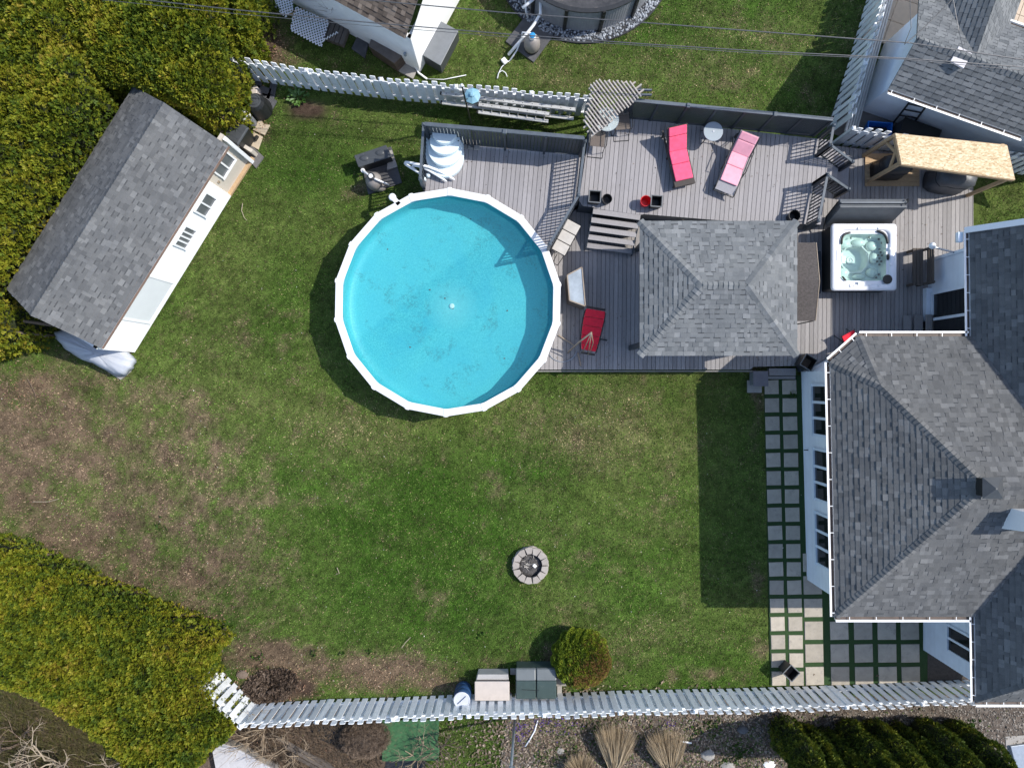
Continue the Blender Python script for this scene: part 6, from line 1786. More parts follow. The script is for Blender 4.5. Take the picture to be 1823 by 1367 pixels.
mb = MB(); mb.beam((a.x, a.y, 1.75), ((a.x + c_.x) / 2 , (a.y + c_.y) / 2, 2.25), .05, .09); mb.obj('brace', M['lumber'], gs)
mb = MB(); mb.beam((c_.x, c_.y, 1.75), ((a.x * .6 + c_.x * .4), (a.y * .6 + c_.y * .4), 2.25), .05, .09); mb.obj('brace', M['lumber'], gs)
# timber counter floor
q = [P(1538, 300, .42), P(1546, 331, .42), P(1650, 333, .42), P(1650, 270, .42), P(1530, 268, .42)]
for k in range(7):
    y0 = q[1].y + k * .155; mb = MB(); mb.prism([(11.75, y0), (13.55, y0), (13.55, y0 + .147), (11.75, y0 + .147)], ZL + .01, ZL + .05); mb.obj('floor_board', M['lumber'], gs)
def covered_grill(px, py, sx, sy, h, yaw, m, label):
    c = P(px, py, ZL + h * .5); t = thing('covered_grill', (c.x, c.y, ZL), label, 'grill', 'covered grills')
    r = np.random.default_rng(int(px)); rings = []
    for z, s_ in ((0.045, 1.08), (.3, 1.0), (.62, 1.0), (.82, .96), (.95, .78), (1.0, .45)):
        ring = []
        for k in range(20):
            a = 2 * PI * k / 20; ca, sa = math.cos(a), math.sin(a); den = max(abs(ca), abs(sa)) ** .7
            ring.append((c.x + (ca / den * sx * .5 * s_ + r.normal(0, .012)) * math.cos(yaw) - (sa / den * sy * .5 * s_) * math.sin(yaw), c.y + (ca / den * sx * .5 * s_) * math.sin(yaw) + (sa / den * sy * .5 * s_ + r.normal(0, .012)) * math.cos(yaw), ZL + z * h))
        rings.append(ring)
    mb = MB(); mb.rings(rings); mb.obj('cover', m, t, smooth=True)
    mb = MB(); mb.tube([(p[0], p[1], p[2] + .01) for p in rings[2]] + [rings[2][0]], .012); mb.obj('draw_cord', M['black_plastic'], t)
    return t
covered_grill(1590, 297, 1.0, .62, 1.0, 0, M['tarp_black'], 'black vinyl covered grill at the left of the timber shelter')
covered_grill(1695, 318, 1.25, .72, 1.05, -.15, mat('dark_grey_cover', (.07, .075, .085), .45, .15, 5, bmp=.5, bscale=9), 'dark grey covered grill at the right of the timber shelter')

# ================================================================ fire pit
fpit = thing('fire_pit', P(944.5, 1007, 0), 'round fire pit of beige blocks with ash and charred wood', 'fire pit')
c = P(944.5, 1007, .22); c.z = 0
r2 = random.Random(4)
for row, (z, nb, ro, ri) in enumerate(((0.0, 13, .61, .40), (.115, 13, .60, .39))):
    for k in range(nb):
        a = 2 * PI * (k + .5 * row) / nb; da = PI / nb * .965
        q = [(c.x + rr * math.cos(a + s_ * da * f), c.y + rr * math.sin(a + s_ * da * f)) for rr, s_, f in ((ri, -1, .8), (ro, -1, 1), (ro + .018, 0, 1), (ro, 1, 1), (ri, 1, .8))]
        mb = MB(); dx, dy = r2.uniform(-.012, .012), r2.uniform(-.012, .012); mb.prism([(x + dx, y + dy) for x, y in q], z, z + .108); mb.obj('block', M['block'], fpit, bevel=.01)
mb = MB(); mb.lathe((c.x, c.y, 0.0), [(.43, 0), (.42, .03), (.25, .07), (.02, .05)], 24); mb.obj('ash', M['ash'], fpit, smooth=True)
mb = MB(); mb.lathe((c.x, c.y, 0), [(.395, .0), (.395, .19), (.385, .19), (.385, .0)], 32, cap=False); mb.obj('metal_ring', M['dark_metal'], fpit)
for k in range(46):
    a = r2.uniform(0, 2 * PI); rr = r2.uniform(0, .34); L = r2.uniform(.04, .16); b_ = r2.uniform(0, PI); z = .06 + r2.uniform(0, .04)
    x, y = c.x - .03 + rr * math.cos(a), c.y + rr * math.sin(a)
    mb = MB(); mb.beam((x, y, z), (x + L * math.cos(b_), y + L * math.sin(b_), z + r2.uniform(-.02, .04)), r2.uniform(.015, .035), .02); mb.obj('charred_stick', M['ash'] if k % 3 else M['stone'], fpit)
q = P(952, 1007, .14); mb = MB(); mb.box((q.x, q.y, .13), (.10, .12, .03), .8); mb.obj('white_scrap', M['white'], fpit)

# ================================================================ boxes by the bottom fence
sb = thing('storage_bench', P(876, 1215, 0), 'beige plastic storage box by the bottom fence', 'storage box')
x0, x1 = P(845, 0, .62).x, P(907, 0, .62).x; y1, y0 = P(0, 1213, .62).y, P(0, 1247, .62).y
mb = MB(); mb.prism([(x0 + .03, y0 + .03), (x1 - .03, y0 + .03), (x1 - .03, y1 - .03), (x0 + .03, y1 - .03)], 0, .56); mb.obj('body', M['beige_plastic'], sb, bevel=.015)
mb = MB(); mb.prism([(x0, y0), (x1, y0), (x1, y1), (x0, y1)], .56, .62); mb.obj('lid', M['beige_plastic'], sb, bevel=.02)
mb = MB(); mb.prism([(x0 + .05, y1 + .005), (x1 - .02, y1 + .005), (x1 - .05, y1 + .18), (x0 + .1, y1 + .18)], .0, .48); mb.obj('back_ledge', mat('grey_ledge', (.38, .37, .36), .6, .08, 4), sb, bevel=.012)
mb = MB(); q = P(878, 1199, .05); mb.box((q.x, q.y, .03), (.98, .20, .09)); top(mb.obj('concrete_kerb_block', M['flagstone'], bevel=.012), 'beige kerb block lying behind the beige storage box', 'kerb block')
gb = thing('deck_box', P(955, 1218, 0), 'dark green plastic deck box with domed two-part lid', 'storage box')
x0, x1 = P(918, 0, .7).x, P(991, 0, .7).x; y0 = P(0, 1246, .72).y; ym = P(0, 1212, .78).y; y1 = P(0, 1188, .6).y
xm_ = (x0 + x1) / 2
mb = MB(); mb.prism([(x0 + .03, y0 + .03), (x1 - .03, y0 + .03), (x1 - .03, y1 - .02), (x0 + .03, y1 - .02)], 0, .58); mb.obj('body', M['green_plastic'], gb, bevel=.02)
for (a, b_) in ((x0, xm_ - .006), (xm_ + .006, x1)):
    mb = MB(); ys = [y0, ym]; mb.hull([(a, y0, .58), (b_, y0, .58), (b_, ym, .58), (a, ym, .58)], [(a + .01, y0 + .03, .70), (b_ - .01, y0 + .03, .70), (b_ - .01, ym, .78), (a + .01, ym, .78)]); mb.obj('lid', M['green_plastic'], gb, bevel=.03, seg=3)
    mb = MB(); mb.hull([(a, ym + .008, .58), (b_, ym + .008, .58), (b_, y1, .56), (a, y1, .56)], [(a + .01, ym + .008, .775), (b_ - .01, ym + .008, .775), (b_ - .01, y1 - .03, .66), (a + .01, y1 - .03, .66)]); mb.obj('rear_lid', M['green_plastic_light'], gb, bevel=.03, seg=3)
mb = MB(); mb.tube([(x0 + .2, y0 + .36, .755), (xm_ + .1, y0 + .33, .755)], .008); mb.obj('latch_wire', M['dark_metal'], gb)
for k, (a, b_, sx, sy) in enumerate(((1005, 1213, .6, .28), (996, 1228, .16, .35), (915, 1195, .25, .2))):
    q = P(a, b_, .03); mb = MB(); mb.box((q.x, q.y, .02), (sx, sy, .07)); top(mb.obj('paving_slab', M['concrete'], bevel=.01), ('grey paving slab between green deck box and globe shrub', 'narrow grey slab at the right foot of the green deck box', 'small slab between the two storage boxes')[k], 'slab')
bl_ = thing('rain_barrel', P(822, 1232, 0), 'blue barrel with pale grey lid standing at the bottom fence', 'barrel')
c = P(822, 1246, .88)
mb = MB(); mb.lathe((c.x, c.y, 0), [(.24, 0), (.27, .04), (.285, .25), (.27, .28), (.285, .31), (.285, .55), (.27, .58), (.285, .61), (.27, .84), (.24, .87)], 24); mb.obj('body', M['blue_barrel'], bl_, smooth=True)
mb = MB(); mb.lathe((c.x, c.y, .86), [(.265, 0), (.27, .02), (.25, .03), (.245, .015), (.02, .012)], 28); mb.obj('lid', M['barrel_top'], bl_)
mb = MB(); mb.beam((c.x - .14, c.y - .12, .885), (c.x + .13, c.y + .13, .885), .02, .014); mb.obj('lid_bar', M['blue_barrel'], bl_)

# ================================================================ bins at the top left
cb = thing('compost_bin', P(462, 193, 0), 'black round compost bin with ringed lid beside the hedge', 'compost bin')
c = P(463, 192, .2); c.z = 0
mb = MB(); mb.lathe((c.x, c.y, .03), [(.37, 0), (.38, .08), (.30, .62), (.24, .72)], 22); mb.obj('body', M['black_plastic'], cb)
mb = MB(); mb.lathe((c.x, c.y, .755), [(.23, 0), (.23, .03), (.19, .035), (.185, .02), (.14, .022), (.135, .04), (.09, .042), (.085, .03), (.04, .032), (.035, .05)], 22); mb.obj('lid', M['charcoal_plastic'], cb)
wb2 = thing('wheelie_bin', P(425, 245, 0), 'black wheeled rubbish bin between hedge and shed', 'wheelie bin')
c = P(419, 237, .7); M_ = rot_z(math.radians(-32), (c.x + .12, c.y - .05, 0))
mb = MB(M_); mb.hull([(-.22, -.26, .06), (.22, -.26, .06), (.22, .24, .06), (-.22, .24, .06)], [(-.28, -.34, .92), (.28, -.34, .92), (.28, .32, .92), (-.28, .32, .92)]); mb.obj('body', M['black_plastic'], wb2, bevel=.02)
mb = MB(M_); mb.hull([(-.30, -.36, .922), (.30, -.36, .922), (.30, .34, .922), (-.30, .34, .922)], [(-.26, -.31, .985), (.26, -.31, .985), (.26, .28, .985), (-.26, .28, .985)]); mb.obj('lid', M['charcoal_plastic'], wb2, bevel=.02)
mb = MB(M_); mb.tube([(-.2, -.40, .90), (.2, -.40, .90)], .016); mb.obj('handle', M['charcoal_plastic'], wb2)
for y in (-.15, .1): 
    mb = MB(M_); mb.box((.02, y, .99), (.34, .05, .012)); mb.obj('lid_rib', M['charcoal_plastic'], wb2)
mb = MB(M_); mb.box((.18, -.352, .82), (.2, .006, .07)); mb.obj('sticker', M['white'], wb2)
for sx in (-.25, .25):
    mb = MB(M_); mb.tube([(sx - .03, .26, .1), (sx + .03, .26, .1)], .1, 14); mb.obj('wheel', M['black_plastic'], wb2)
gbn = thing('grey_barrel', P(445, 218, 0), 'small grey barrel with white lid at the hedge foot', 'barrel')
c = P(444, 215, .3); c.z = 0
mb = MB(); mb.lathe((c.x, c.y, .02), [(.15, 0), (.17, .06), (.175, .62), (.15, .66)], 20); mb.obj('body', M['grey_plastic'], gbn, smooth=True)
mb = MB(); mb.lathe((c.x, c.y, .675), [(.19, 0), (.195, .03), (.15, .09), (.05, .12)], 20); mb.obj('lid', M['white'], gbn, smooth=True)
mb = MB(); q = P(451, 163, .3); mb.box((q.x, q.y, .2), (.3, .34, .36), -.1); top(mb.obj('pale_crate', M['beige_plastic'], bevel=.03), 'small pale grey box half under the hedge by the fence', 'box')

# dry leaves blown onto the decks
litter('deck_leaves', 150, [(1250, 330, 160, 50, 1), (900, 290, 110, 40, .6)], [(.16, .11, .08), (.25, .18, .12), (.10, .08, .06)], (.012, .03), 'dry leaves scattered on the raised decks', 61, ZU - .01)
litter('lower_deck_leaves', 160, [(1050, 600, 70, 60, 1), (1600, 430, 100, 60, 1), (1400, 640, 60, 10, .5)], [(.16, .11, .08), (.25, .18, .12), (.10, .08, .06)], (.012, .03), 'dry leaves scattered on the lower deck', 62, ZL - .01)
# ================================================================ neighbour: round grey pool
npo = thing('neighbour_pool', (NP.x, NP.y, 0), 'round grey above ground pool under a dark leaf-strewn cover', 'pool')
def nring(r, z, n=64): return [(NP.x + r * math.cos(2 * PI * k / n), NP.y + r * math.sin(2 * PI * k / n), z) for k in range(n)]
rings = []
nn_ = 360
mb = MB()
mb.rings([[(NP.x + (NPR + .006 * (k % 2)) * math.cos(2 * PI * k / nn_), NP.y + (NPR + .006 * (k % 2)) * math.sin(2 * PI * k / nn_), z) for k in range(nn_)] for z in (0.02, 1.25)], False, False); mb.obj('corrugated_wall', M['pool_wall_grey'], npo)
mb = MB(); mb.rings([nring(NPR + .06, 1.24), nring(NPR + .06, 1.29), nring(NPR - .08, 1.29), nring(NPR - .08, 1.2)], False, False); mb.obj('top_rim', M['dark_metal'], npo)
mb = MB(); r_c = np.random.default_rng(3)
mb.rings([nring(NPR - .06, 1.27), nring(NPR - .3, 1.2), nring(NPR - 1.0, 1.16), nring(.1, 1.15)], False, True); mb.obj('winter_cover', M['dirty_cover'], npo, smooth=True)
for k in range(14):
    a = 2 * PI * k / 14 - .78 + .30; c_, s_ = math.cos(a), math.sin(a)
    mb = MB(); o = Vector((c_, s_, 0)); t = Vector((-s_, c_, 0)); c0 = Vector((NP.x, NP.y, 0))
    q = [c0 + o * (NPR + .012) - t * .06, c0 + o * (NPR + .09) - t * .05, c0 + o * (NPR + .09) + t * .05, c0 + o * (NPR + .012) + t * .06]
    mb.prism([(p.x, p.y) for p in q], 0.03, 1.27); up_ = mb.obj('upright', M['black_plastic'], npo)
    for z in (.45, .8, 1.1):
        mb = MB(); p = c0 + o * (NPR + .094); mb.beam(p + Vector((0, 0, z)) - t * .025, p + Vector((0, 0, z)) + t * .025, .012, .05); mb.obj('cover_clip', M['dark_metal'], up_)
# its filter
nf = thing('neighbour_sand_filter', P(945, 88, 0), 'tan sand filter with blue and white cap beside the grey pool', 'sand filter')
c = P(947, 80, .3); c.z = 0
mb = MB(); mb.lathe((c.x, c.y, .05), [(.2, 0), (.25, .05), (.255, .14)], 22); mb.obj('base', M['black_plastic'], nf)
mb = MB(); mb.lathe((c.x, c.y, .19), [(.25, 0), (.275, .12), (.26, .35), (.18, .52), (.08, .58)], 22); mb.obj('tank', M['tan_plastic'], nf, smooth=True)
mb = MB(); mb.lathe((c.x, c.y, .77), [(.08, 0), (.11, .03), (.11, .12), (.09, .14)], 16); mb.obj('valve', M['white'], nf)
mb = MB(); mb.lathe((c.x, c.y, .912), [(.095, 0), (.10, .02), (.07, .05), (.02, .055)], 16); mb.obj('cap', mat('blue_cap', (.03, .25, .5), .4, .1, 5), nf)
mb = MB(); mb.prism(Gpoly([(900, 75), (935, 30), (985, 65), (950, 112)]), -.03, .04); top(mb.obj('filter_slab', M['dark_slab'], bevel=.01), 'dark grey slab under the tan filter by the grey pool', 'slab')
hz = thing('pool_hose', P(915, 95, 0), 'white pool hoses and pipes running past the tan filter', 'hose')
for pts, r in (([(962, 0, .9), (962, 25, .7), (950, 45, .5), (938, 60, .5), (925, 75, .4), (905, 98, .12)], .05), ([(936, -5, .6), (936, 20, .3), (940, 32, .1)], .035), ([(948, 60, .8), (930, 58, .7), (928, 70, .5), (920, 90, .2), (908, 108, .06)], .028),
               ([(908, 108, .06), (900, 113, .05), (893, 120, .03), (887, 132, .03), (885, 140, .03)], .014), ([(886, 140, .03), (888, 130, .05), (894, 126, .06), (900, 130, .05), (903, 137, .03)], .014), ([(930, 15, .9), (955, -5, 1.0)], .05)):
    mb = MB(); mb.tube([P(a, b, z) for a, b, z in pts], r, 8); mb.obj('hose_run', M['hose_white'], hz, smooth=True)
q = P(898, 109, .08); mb = MB(); mb.box((q.x, q.y, .08), (.16, .2, .1), .7); mb.obj('junction', M['white'], hz, bevel=.02)

# ================================================================ neighbour: brown shingle shed
C0 = P(748, 128); dB = Vector((-.878, .478, 0)).normalized(); dA = Vector((-dB.y * -1, 0, 0)); dA = Vector((.478, .878, 0)).normalized()
bs_ = thing('neighbour_shed', C0, 'white walled shed with brown shingle roof in the next garden', 'shed')
WA = 3.6
def bp(a, b, z): return C0 + dA * a + dB * b + Vector((0, 0, z))
eC = bp(-.08, -.02 + .05, 2.32)
rb_ = Roof(bs_, M['shingle_brown'], M['roof_deck_dark'], .14, 15)
rb_.plane([bp(-.1, 5.0, 2.32), bp(-.1, .12, 2.32), bp(WA / 2, .12, 3.5), bp(WA / 2, 5.0, 3.5)]); rb_.plane([bp(WA + .1, .12, 2.32), bp(WA + .1, 5.0, 2.32), bp(WA / 2, 5.0, 3.5), bp(WA / 2, .12, 3.5)], tabs=False)
rb_.finish()
x2 = lambda v: (v.x, v.y)
siding(bs_, x2(bp(0, 4.9, 0)), x2(bp(0, 0, 0)), 0, 2.25, M['white'], .2)
siding(bs_, x2(bp(0, 0, 0)), x2(bp(WA, 0, 0)), 0, 2.25, M['shed_wall'], .2)
mb = MB(); mb.add([bp(0, .0, 2.25), bp(WA, .0, 2.25), bp(WA / 2, .0, 3.42)], [(0, 1, 2)]); mb.obj('gable', M['shed_wall'], bs_)
q = bp(.02, .35, 1.0); mb = MB(); mb.lathe((q.x - .06, q.y - .08, .95), [(.05, 0), (.05, .12)], 10); mb.obj('meter', M['galv'], bs_)
# boxes round it
gd = thing('grey_deck_box', P(785, 90, 0), 'long grey deck box beside the bright white shed gable', 'storage box')
cor = [P(781, 36, .62), P(750, 97, .62), P(784, 117, .62), P(816, 55, .62)]; cc = sum(cor, Vector()) / 4
mb = MB(); mb.hull([Vector((cc.x + (p.x - cc.x) * .97, cc.y + (p.y - cc.y) * .97, 0)) for p in cor], [Vector((cc.x + (p.x - cc.x) * .98, cc.y + (p.y - cc.y) * .98, .575)) for p in cor]); mb.obj('body', M['charcoal_plastic'], gd)
mb = MB(); mb.hull([p - Vector((0, 0, .045)) for p in cor], cor); mb.obj('lid', M['grey_plastic'], gd, bevel=.012)
bd_ = thing('brown_deck_box', P(690, 100, 0), 'weathered brown box against the shaded side of the white shed', 'storage box')
cor = [P(660, 70, .55), P(656, 82, .55), P(702, 113, .55), P(719, 96, .55), P(705, 86, .55)]
mb = MB(); mb.hull([Vector((p.x + .05, p.y - .05, 0)) for p in cor], [p - Vector((0, 0, .05)) for p in cor]); mb.obj('body', M['rust_brown'], bd_)
mb = MB(); mb.hull([p - Vector((0, 0, .048)) for p in cor], cor); mb.obj('lid', mat('brown_lid', (.13, .105, .09), .6, .2, 5), bd_, bevel=.012)
for k, (pts, lab) in enumerate((([(637, 66), (657, 78), (650, 105), (626, 88)], 'dark grey slab left of the weathered brown box'), ([(705, 125), (722, 112), (742, 128), (735, 142)], 'pale slab at the corner of the white shed'))):
    mb = MB(); mb.prism(Gpoly(pts), -.03, .06); top(mb.obj('paving_slab', M['dark_slab'] if k == 0 else M['concrete'], bevel=.012), lab, 'slab')
hp = thing('garden_hose', P(745, 130, 0), 'white hoses coming out of the white shed corner', 'hose')
for pts, r in (([(722, 104, .3), (735, 110, .25), (742, 124, .1), (745, 130, .05), (760, 141, .04)], .035), ([(728, 108, .3), (740, 118, .15), (744, 128, .05)], .03), ([(760, 141, .03), (790, 142, .03), (830, 134, .03)], .014)):
    mb = MB(); mb.tube([P(a, b, z) for a, b, z in pts], r, 8); mb.obj('hose_run', M['hose_white'], hp, smooth=True)
lt = thing('garden_lattice', P(545, 45, 0), 'white garden lattice panel lying on stacked boards by the shed', 'lattice')
M['lattice_white'] = mat('white_lattice', (.72, .72, .74), .6, .06, 5)
a = P(515, 52, .34); ang = math.atan2(-dB.y, -dB.x) 
def flat_lattice(poly, z, sp, wd, parent):
    """diagonal strips laid flat, clipped to a polygon"""
    pl = [P(x, y, z) for x, y in poly]
    for dr, dz in ((Vector((.94, .34, 0)), 0), (Vector((.2, -.98, 0)), .012)):
        pr = Vector((-dr.y, dr.x, 0)); o = sum(pl, Vector()) / len(pl)
        for i in range(-16, 17):
            oo = o + pr * (i * sp); ts = line_clip(oo, dr, pl)
            if len(ts) >= 2 and ts[-1] - ts[0] > .06:
                mb = MB(); mb.beam(oo + dr * ts[0] + Vector((0, 0, dz)), oo + dr * ts[-1] + Vector((0, 0, dz)), wd, .011); mb.obj('strip', M['lattice_white'], parent)
flat_lattice([(527, 12), (586, 38), (573, 84), (562, 80), (517, 55), (520, 35)], .36, .085, .036, lt)
lt2 = thing('garden_lattice', P(505, 15, 0), 'smaller white lattice offcut behind the larger lattice panel', 'lattice')
flat_lattice([(490, -2), (522, -2), (522, 20), (508, 32), (488, 12)], .3, .085, .036, lt2)
wp = thing('board_stack', P(590, 62, 0), 'stack of weathered boards under the white lattice panel', 'board stack')
for k in range(5):
    p0 = P(576 + k * 8, 70 - k * 0 + k * 3, .2); mb = MB(); e = p0 + Vector((.22, .60, 0)); mb.beam(p0, e, .14, .2); mb.obj('board', M['old_wood'], wp)
mb = MB(); mb.tube([P(574 + i * 2.5, 72 + (3 if i % 2 else -1) - i * 1.4, .33) for i in range(12)], .022); top(mb.obj('wavy_strip', M['white']), 'wavy white plastic strip on the stacked boards', 'strip')

# ================================================================ neighbour house, top right
nh = thing('neighbour_house', P(1620, 120, 0), 'neighbour house with pale blue walls and grey tabbed shingle roof', 'house')
A0 = P(1582, 158, 2.5); uu = Vector((.943, -.333, 0)).normalized(); vv = Vector((-uu.y, uu.x, 0))
def hp_(a, b, z): return A0 + uu * a + vv * b + Vector((0, 0, z - 2.5))
rn_ = Roof(nh, M['shingle_grey3'], M['roof_deck_dark'], .145, 21, three_tab=True)
NB, NZ = 1.10, 3.42
rn_.plane([hp_(0, 0, 2.5), hp_(7.5, 0, 2.5), hp_(7.5, NB, NZ), hp_(-.05, NB, NZ)])
rn_.plane([hp_(7.5, 3.05, 2.5), hp_(-.1, 3.05, 2.5), hp_(-.05, NB, NZ), hp_(7.5, NB, NZ)])
# wing
wu0 = 1.75
rn_.plane([hp_(wu0 - 1.2, 6.5, 2.35), hp_(wu0 - 1.2, 1.2, 2.35), hp_(wu0, 1.2, 3.36), hp_(wu0, 6.5, 3.36)])
rn_.plane([hp_(wu0 + 1.2, 1.2, 2.35), hp_(wu0 + 1.2, 6.5, 2.35), hp_(wu0, 6.5, 3.36), hp_(wu0, 1.2, 3.36)])
nroof = rn_.finish()
rn_.caps(hp_(0, NB, NZ), hp_(6, NB, NZ), plane_n(hp_(0, 0, 2.5), hp_(7, 0, 2.5), hp_(7, NB, NZ)), plane_n(hp_(7, 3.05, 2.5), hp_(0, 3.05, 2.5), hp_(0, NB, NZ)), .12, .16)
w0, w1, w2 = hp_(.28, .45, 0), hp_(7, .45, 0), hp_(.28, 2.8, 0)
siding(nh, x2(w0), x2(w1), 0, 2.45, M['house_wall'], .11)
siding(nh, x2(w2), x2(w0), 0, 2.45, M['blue_wall'], .3)
mb = MB(); mb.add([hp_(.281, .45, 2.45), hp_(.281, 2.8, 2.45), hp_(.281, NB, 3.3)], [(0, 1, 2)]); mb.obj('gable', M['blue_wall'], nh)
gutter(nh, hp_(0.02, 0, 0), hp_(4.3, 0, 0), tuple(-vv.xy), 2.5, .72, .1)
gutter(nh, hp_(7, 3.05, 0), hp_(2.4, 3.05, 0), tuple(vv.xy), 2.5, .72, .1)
q = P(1705, 107, 3.2); mb = MB(); mb.box((q.x, q.y, 3.1), (.34, .42, .4), -.5); mb.obj('roof_ventilator', M['dark_metal'], nroof)
mb = MB(); mb.box((q.x, q.y, 3.33), (.44, .5, .07), -.5); mb.obj('ventilator_hood', mat('pale_grey_hood', (.52, .5, .52), .5, .05, 4), nroof, bevel=.012)
# patio slabs behind it
pt = thing('neighbour_patio', P(1620, 10, 0), 'warm beige patio slabs behind the neighbour house', 'patio')
pm = bevel_box_mesh('slab', .80, .80, .05, M['tiles_warm'], .008)
for i in range(-2, 8):
    for j in range(0, 7):
        p = hp_(-.2 + i * .81, 1.6 + j * .81, 0) + Vector((0, 0, -.02))
        if -1 < i < 5 and j < 2: continue
        if i < 0: continue
        shared('slab', pm, pt, p, (0, 0, math.atan2(uu.y, uu.x)))
mb = MB(); mb.prism([x2(hp_(-.6, -.62, 0)), x2(hp_(4.2, -.62, 0)), x2(hp_(4.2, .6, 0)), x2(hp_(-.6, .6, 0))], -.05, .015)
tag(mb.obj('side_path', mat('dull_concrete', (.20, .18, .165), .9, .2, 3, bmp=.3)), 'dull concrete path beside the neighbour house', None, None, 'structure')
bbx = thing('blue_crate', P(1565, 230, 0), 'bright blue open plastic crate by the white fence', 'crate')
c = P(1566, 229, .35); M_ = rot_z(-.08, (c.x, c.y, 0.02)); w_, d_, h_ = .42, .2, .36
sqx = lambda a, b, z: [(-a, -b, z), (a, -b, z), (a, b, z), (-a, b, z)]
mb = MB(M_); mb.rings([sqx(.36, .16, 0), sqx(w_, d_ + .02, h_), sqx(w_ - .04, d_ - .02, h_), sqx(w_ - .08, d_ - .05, .05)], True, True); mb.obj('body', M['blue_plastic'], bbx, bevel=.012)
mb = MB(M_); mb.box((.05, 0, .12), (.5, .2, .1)); mb.box((.22, .02, .2), (.12, .12, .1), .4); mb.obj('contents', M['black_plastic'], bbx)
ld = thing('black_rack', P(1610, 215, 0), 'black steel rack leaning on the neighbour wall', 'rack')
for (a, b) in (((1588, 222, .1), (1618, 184, 1.5)), ((1622, 226, .1), (1648, 191, 1.5))):
    mb = MB(); mb.tube([P(*a), P(*b)], .03, 8); mb.obj('upright', M['dark_metal'], ld)
for f in (.45, .72, .97):
    a = P(1588, 222, .1).lerp(P(1618, 184, 1.5), f); b = P(1622, 226, .1).lerp(P(1648, 191, 1.5), f)
    mb = MB(); mb.tube([a, b], .025, 8); mb.obj('rung', M['dark_metal'], ld)
db = thing('dark_storage_chest', P(1680, 235, 0), 'black storage chest against the neighbour wall', 'storage box')
q = hp_(2.1, .02, .0); mb = MB(); mb.box((q.x, q.y, .36), (1.25, .55, .68), math.atan2(uu.y, uu.x)); mb.obj('body', M['charcoal_plastic'], db, bevel=.02)
mb = MB(); mb.box((q.x, q.y, .73), (1.3, .6, .05), math.atan2(uu.y, uu.x)); mb.obj('lid', M['black_plastic'], db, bevel=.015)
pps = [('nearest the white pickets', 0), ('second from the white pickets', 1), ('third from the white pickets', 2), ('fourth from the white pickets', 3), ('nearest the neighbour wall', 4)]
for lab, k in pps:
    a, b = P(1588 + k * 4.2, -60, .85 - k * .14), P(1506 + k * 4.6, 234, .85 - k * .14)
    mb = MB(); mb.beam(a, b, .055, .04); mb.beam(a - Vector((0, 0, .045)), b - Vector((0, 0, .045)), .075, .05)
    top(mb.obj('metal_channel', M['alu'], bevel=.008), 'long pale metal channel leaning on the fence, ' + lab, 'metal channel', 'metal channels along the fence')

# ================================================================ overhead cables
wires = [([(-60, -48), (240, 0), (430, 14), (600, 27), (900, 51)], 'wire'),]
def cable(pts, r, label, z0=5.3, sag=.25):
    n = len(pts); P3 = []
    for i, (a, b) in enumerate(pts):
        f = i / (n - 1); P3.append(P(a, b, z0 - sag * 4 * f * (1 - f)))
    mb = MB(); mb.tube(P3, r, 6)
    top(mb.obj('power_cable', M['wire']), label, 'cable', 'overhead cables')
cable([(560, -10), (649, 0), (900, 23), (1150, 41), (1343, 56), (1620, 77), (1823, 107), (2000, 130)], .016, 'upper overhead cable crossing above the grey pool')
cable([(200, -6), (420, 18), (650, 40), (900, 61), (1150, 79), (1343, 91), (1605, 104), (1823, 120), (2000, 130)], .015, 'lower overhead cable crossing above the lawn and neighbour roof')
cable([(180, 0), (420, 25), (650, 46), (900, 66), (1150, 82), (1343, 95), (1605, 106), (1823, 126), (2000, 137)], .008, 'thin cable hanging just under the lower overhead cable')
cable([(1612, 78), (1640, 55), (1665, 30), (1700, -5)], .012, 'thin service cable rising over the neighbour roof', 5.2, .1)
cable([(1610, 80), (1622, 50), (1620, 0), (1618, -30)], .010, 'thin looping cable beside the neighbour gable', 4.6, .5)
cable([(1697, 0), (1707, 55), (1715, 90)], .008, 'thin drop cable over the roof ventilator', 4.9, .1)
# ================================================================ foliage
def norm(v): return v / np.maximum(np.linalg.norm(v, axis=1, keepdims=True), 1e-9)
def spray_mesh(name, p, n, col, size, parent, k=4, seed=1, up=0.25, wid=.20, jit=.75, fan=.95):
    """flat fan-shaped sprays of k leaflets at points p growing along n"""
    r = np.random.default_rng(seed); m_ = len(p)
    d = norm(n * .8 + r.normal(0, jit * .6, (m_, 3)) + np.array((0, 0, up)))
    s = norm(np.cross(d, r.normal(0, 1, (m_, 3))))
    L = r.uniform(size[0], size[1], m_)
    th = np.linspace(-fan, fan, k)[None] + r.normal(0, .12, (m_, k))
    lk = L[:, None] * (1 - .25 * np.abs(np.linspace(-1, 1, k))[None]) * r.uniform(.8, 1.15, (m_, k))
    dr = d[:, None] * np.cos(th)[..., None] + s[:, None] * np.sin(th)[..., None]
    pr = -d[:, None] * np.sin(th)[..., None] + s[:, None] * np.cos(th)[..., None]
    b = np.repeat(p[:, None], k, 1)
    w_ = (lk * wid)[..., None]
    v = np.stack([b, b + dr * lk[..., None] * .55 + pr * w_, b + dr * lk[..., None], b + dr * lk[..., None] * .55 - pr * w_], 2).reshape(-1, 3)
    f = np.arange(len(v)).reshape(-1, 4)
    c = np.repeat(col, k * 4, 0) * np.repeat(r.uniform(.8, 1.2, (m_ * k, 1)), 4, 0)
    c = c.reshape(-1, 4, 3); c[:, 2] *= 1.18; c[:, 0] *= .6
    return npmesh(name, v, f, M['leafy'], parent, color=c.reshape(-1, 3))
PAL_HEDGE = np.array([(.045, .080, .009), (.098, .138, .011), (.165, .188, .012), (.228, .225, .016), (.27, .21, .03)])
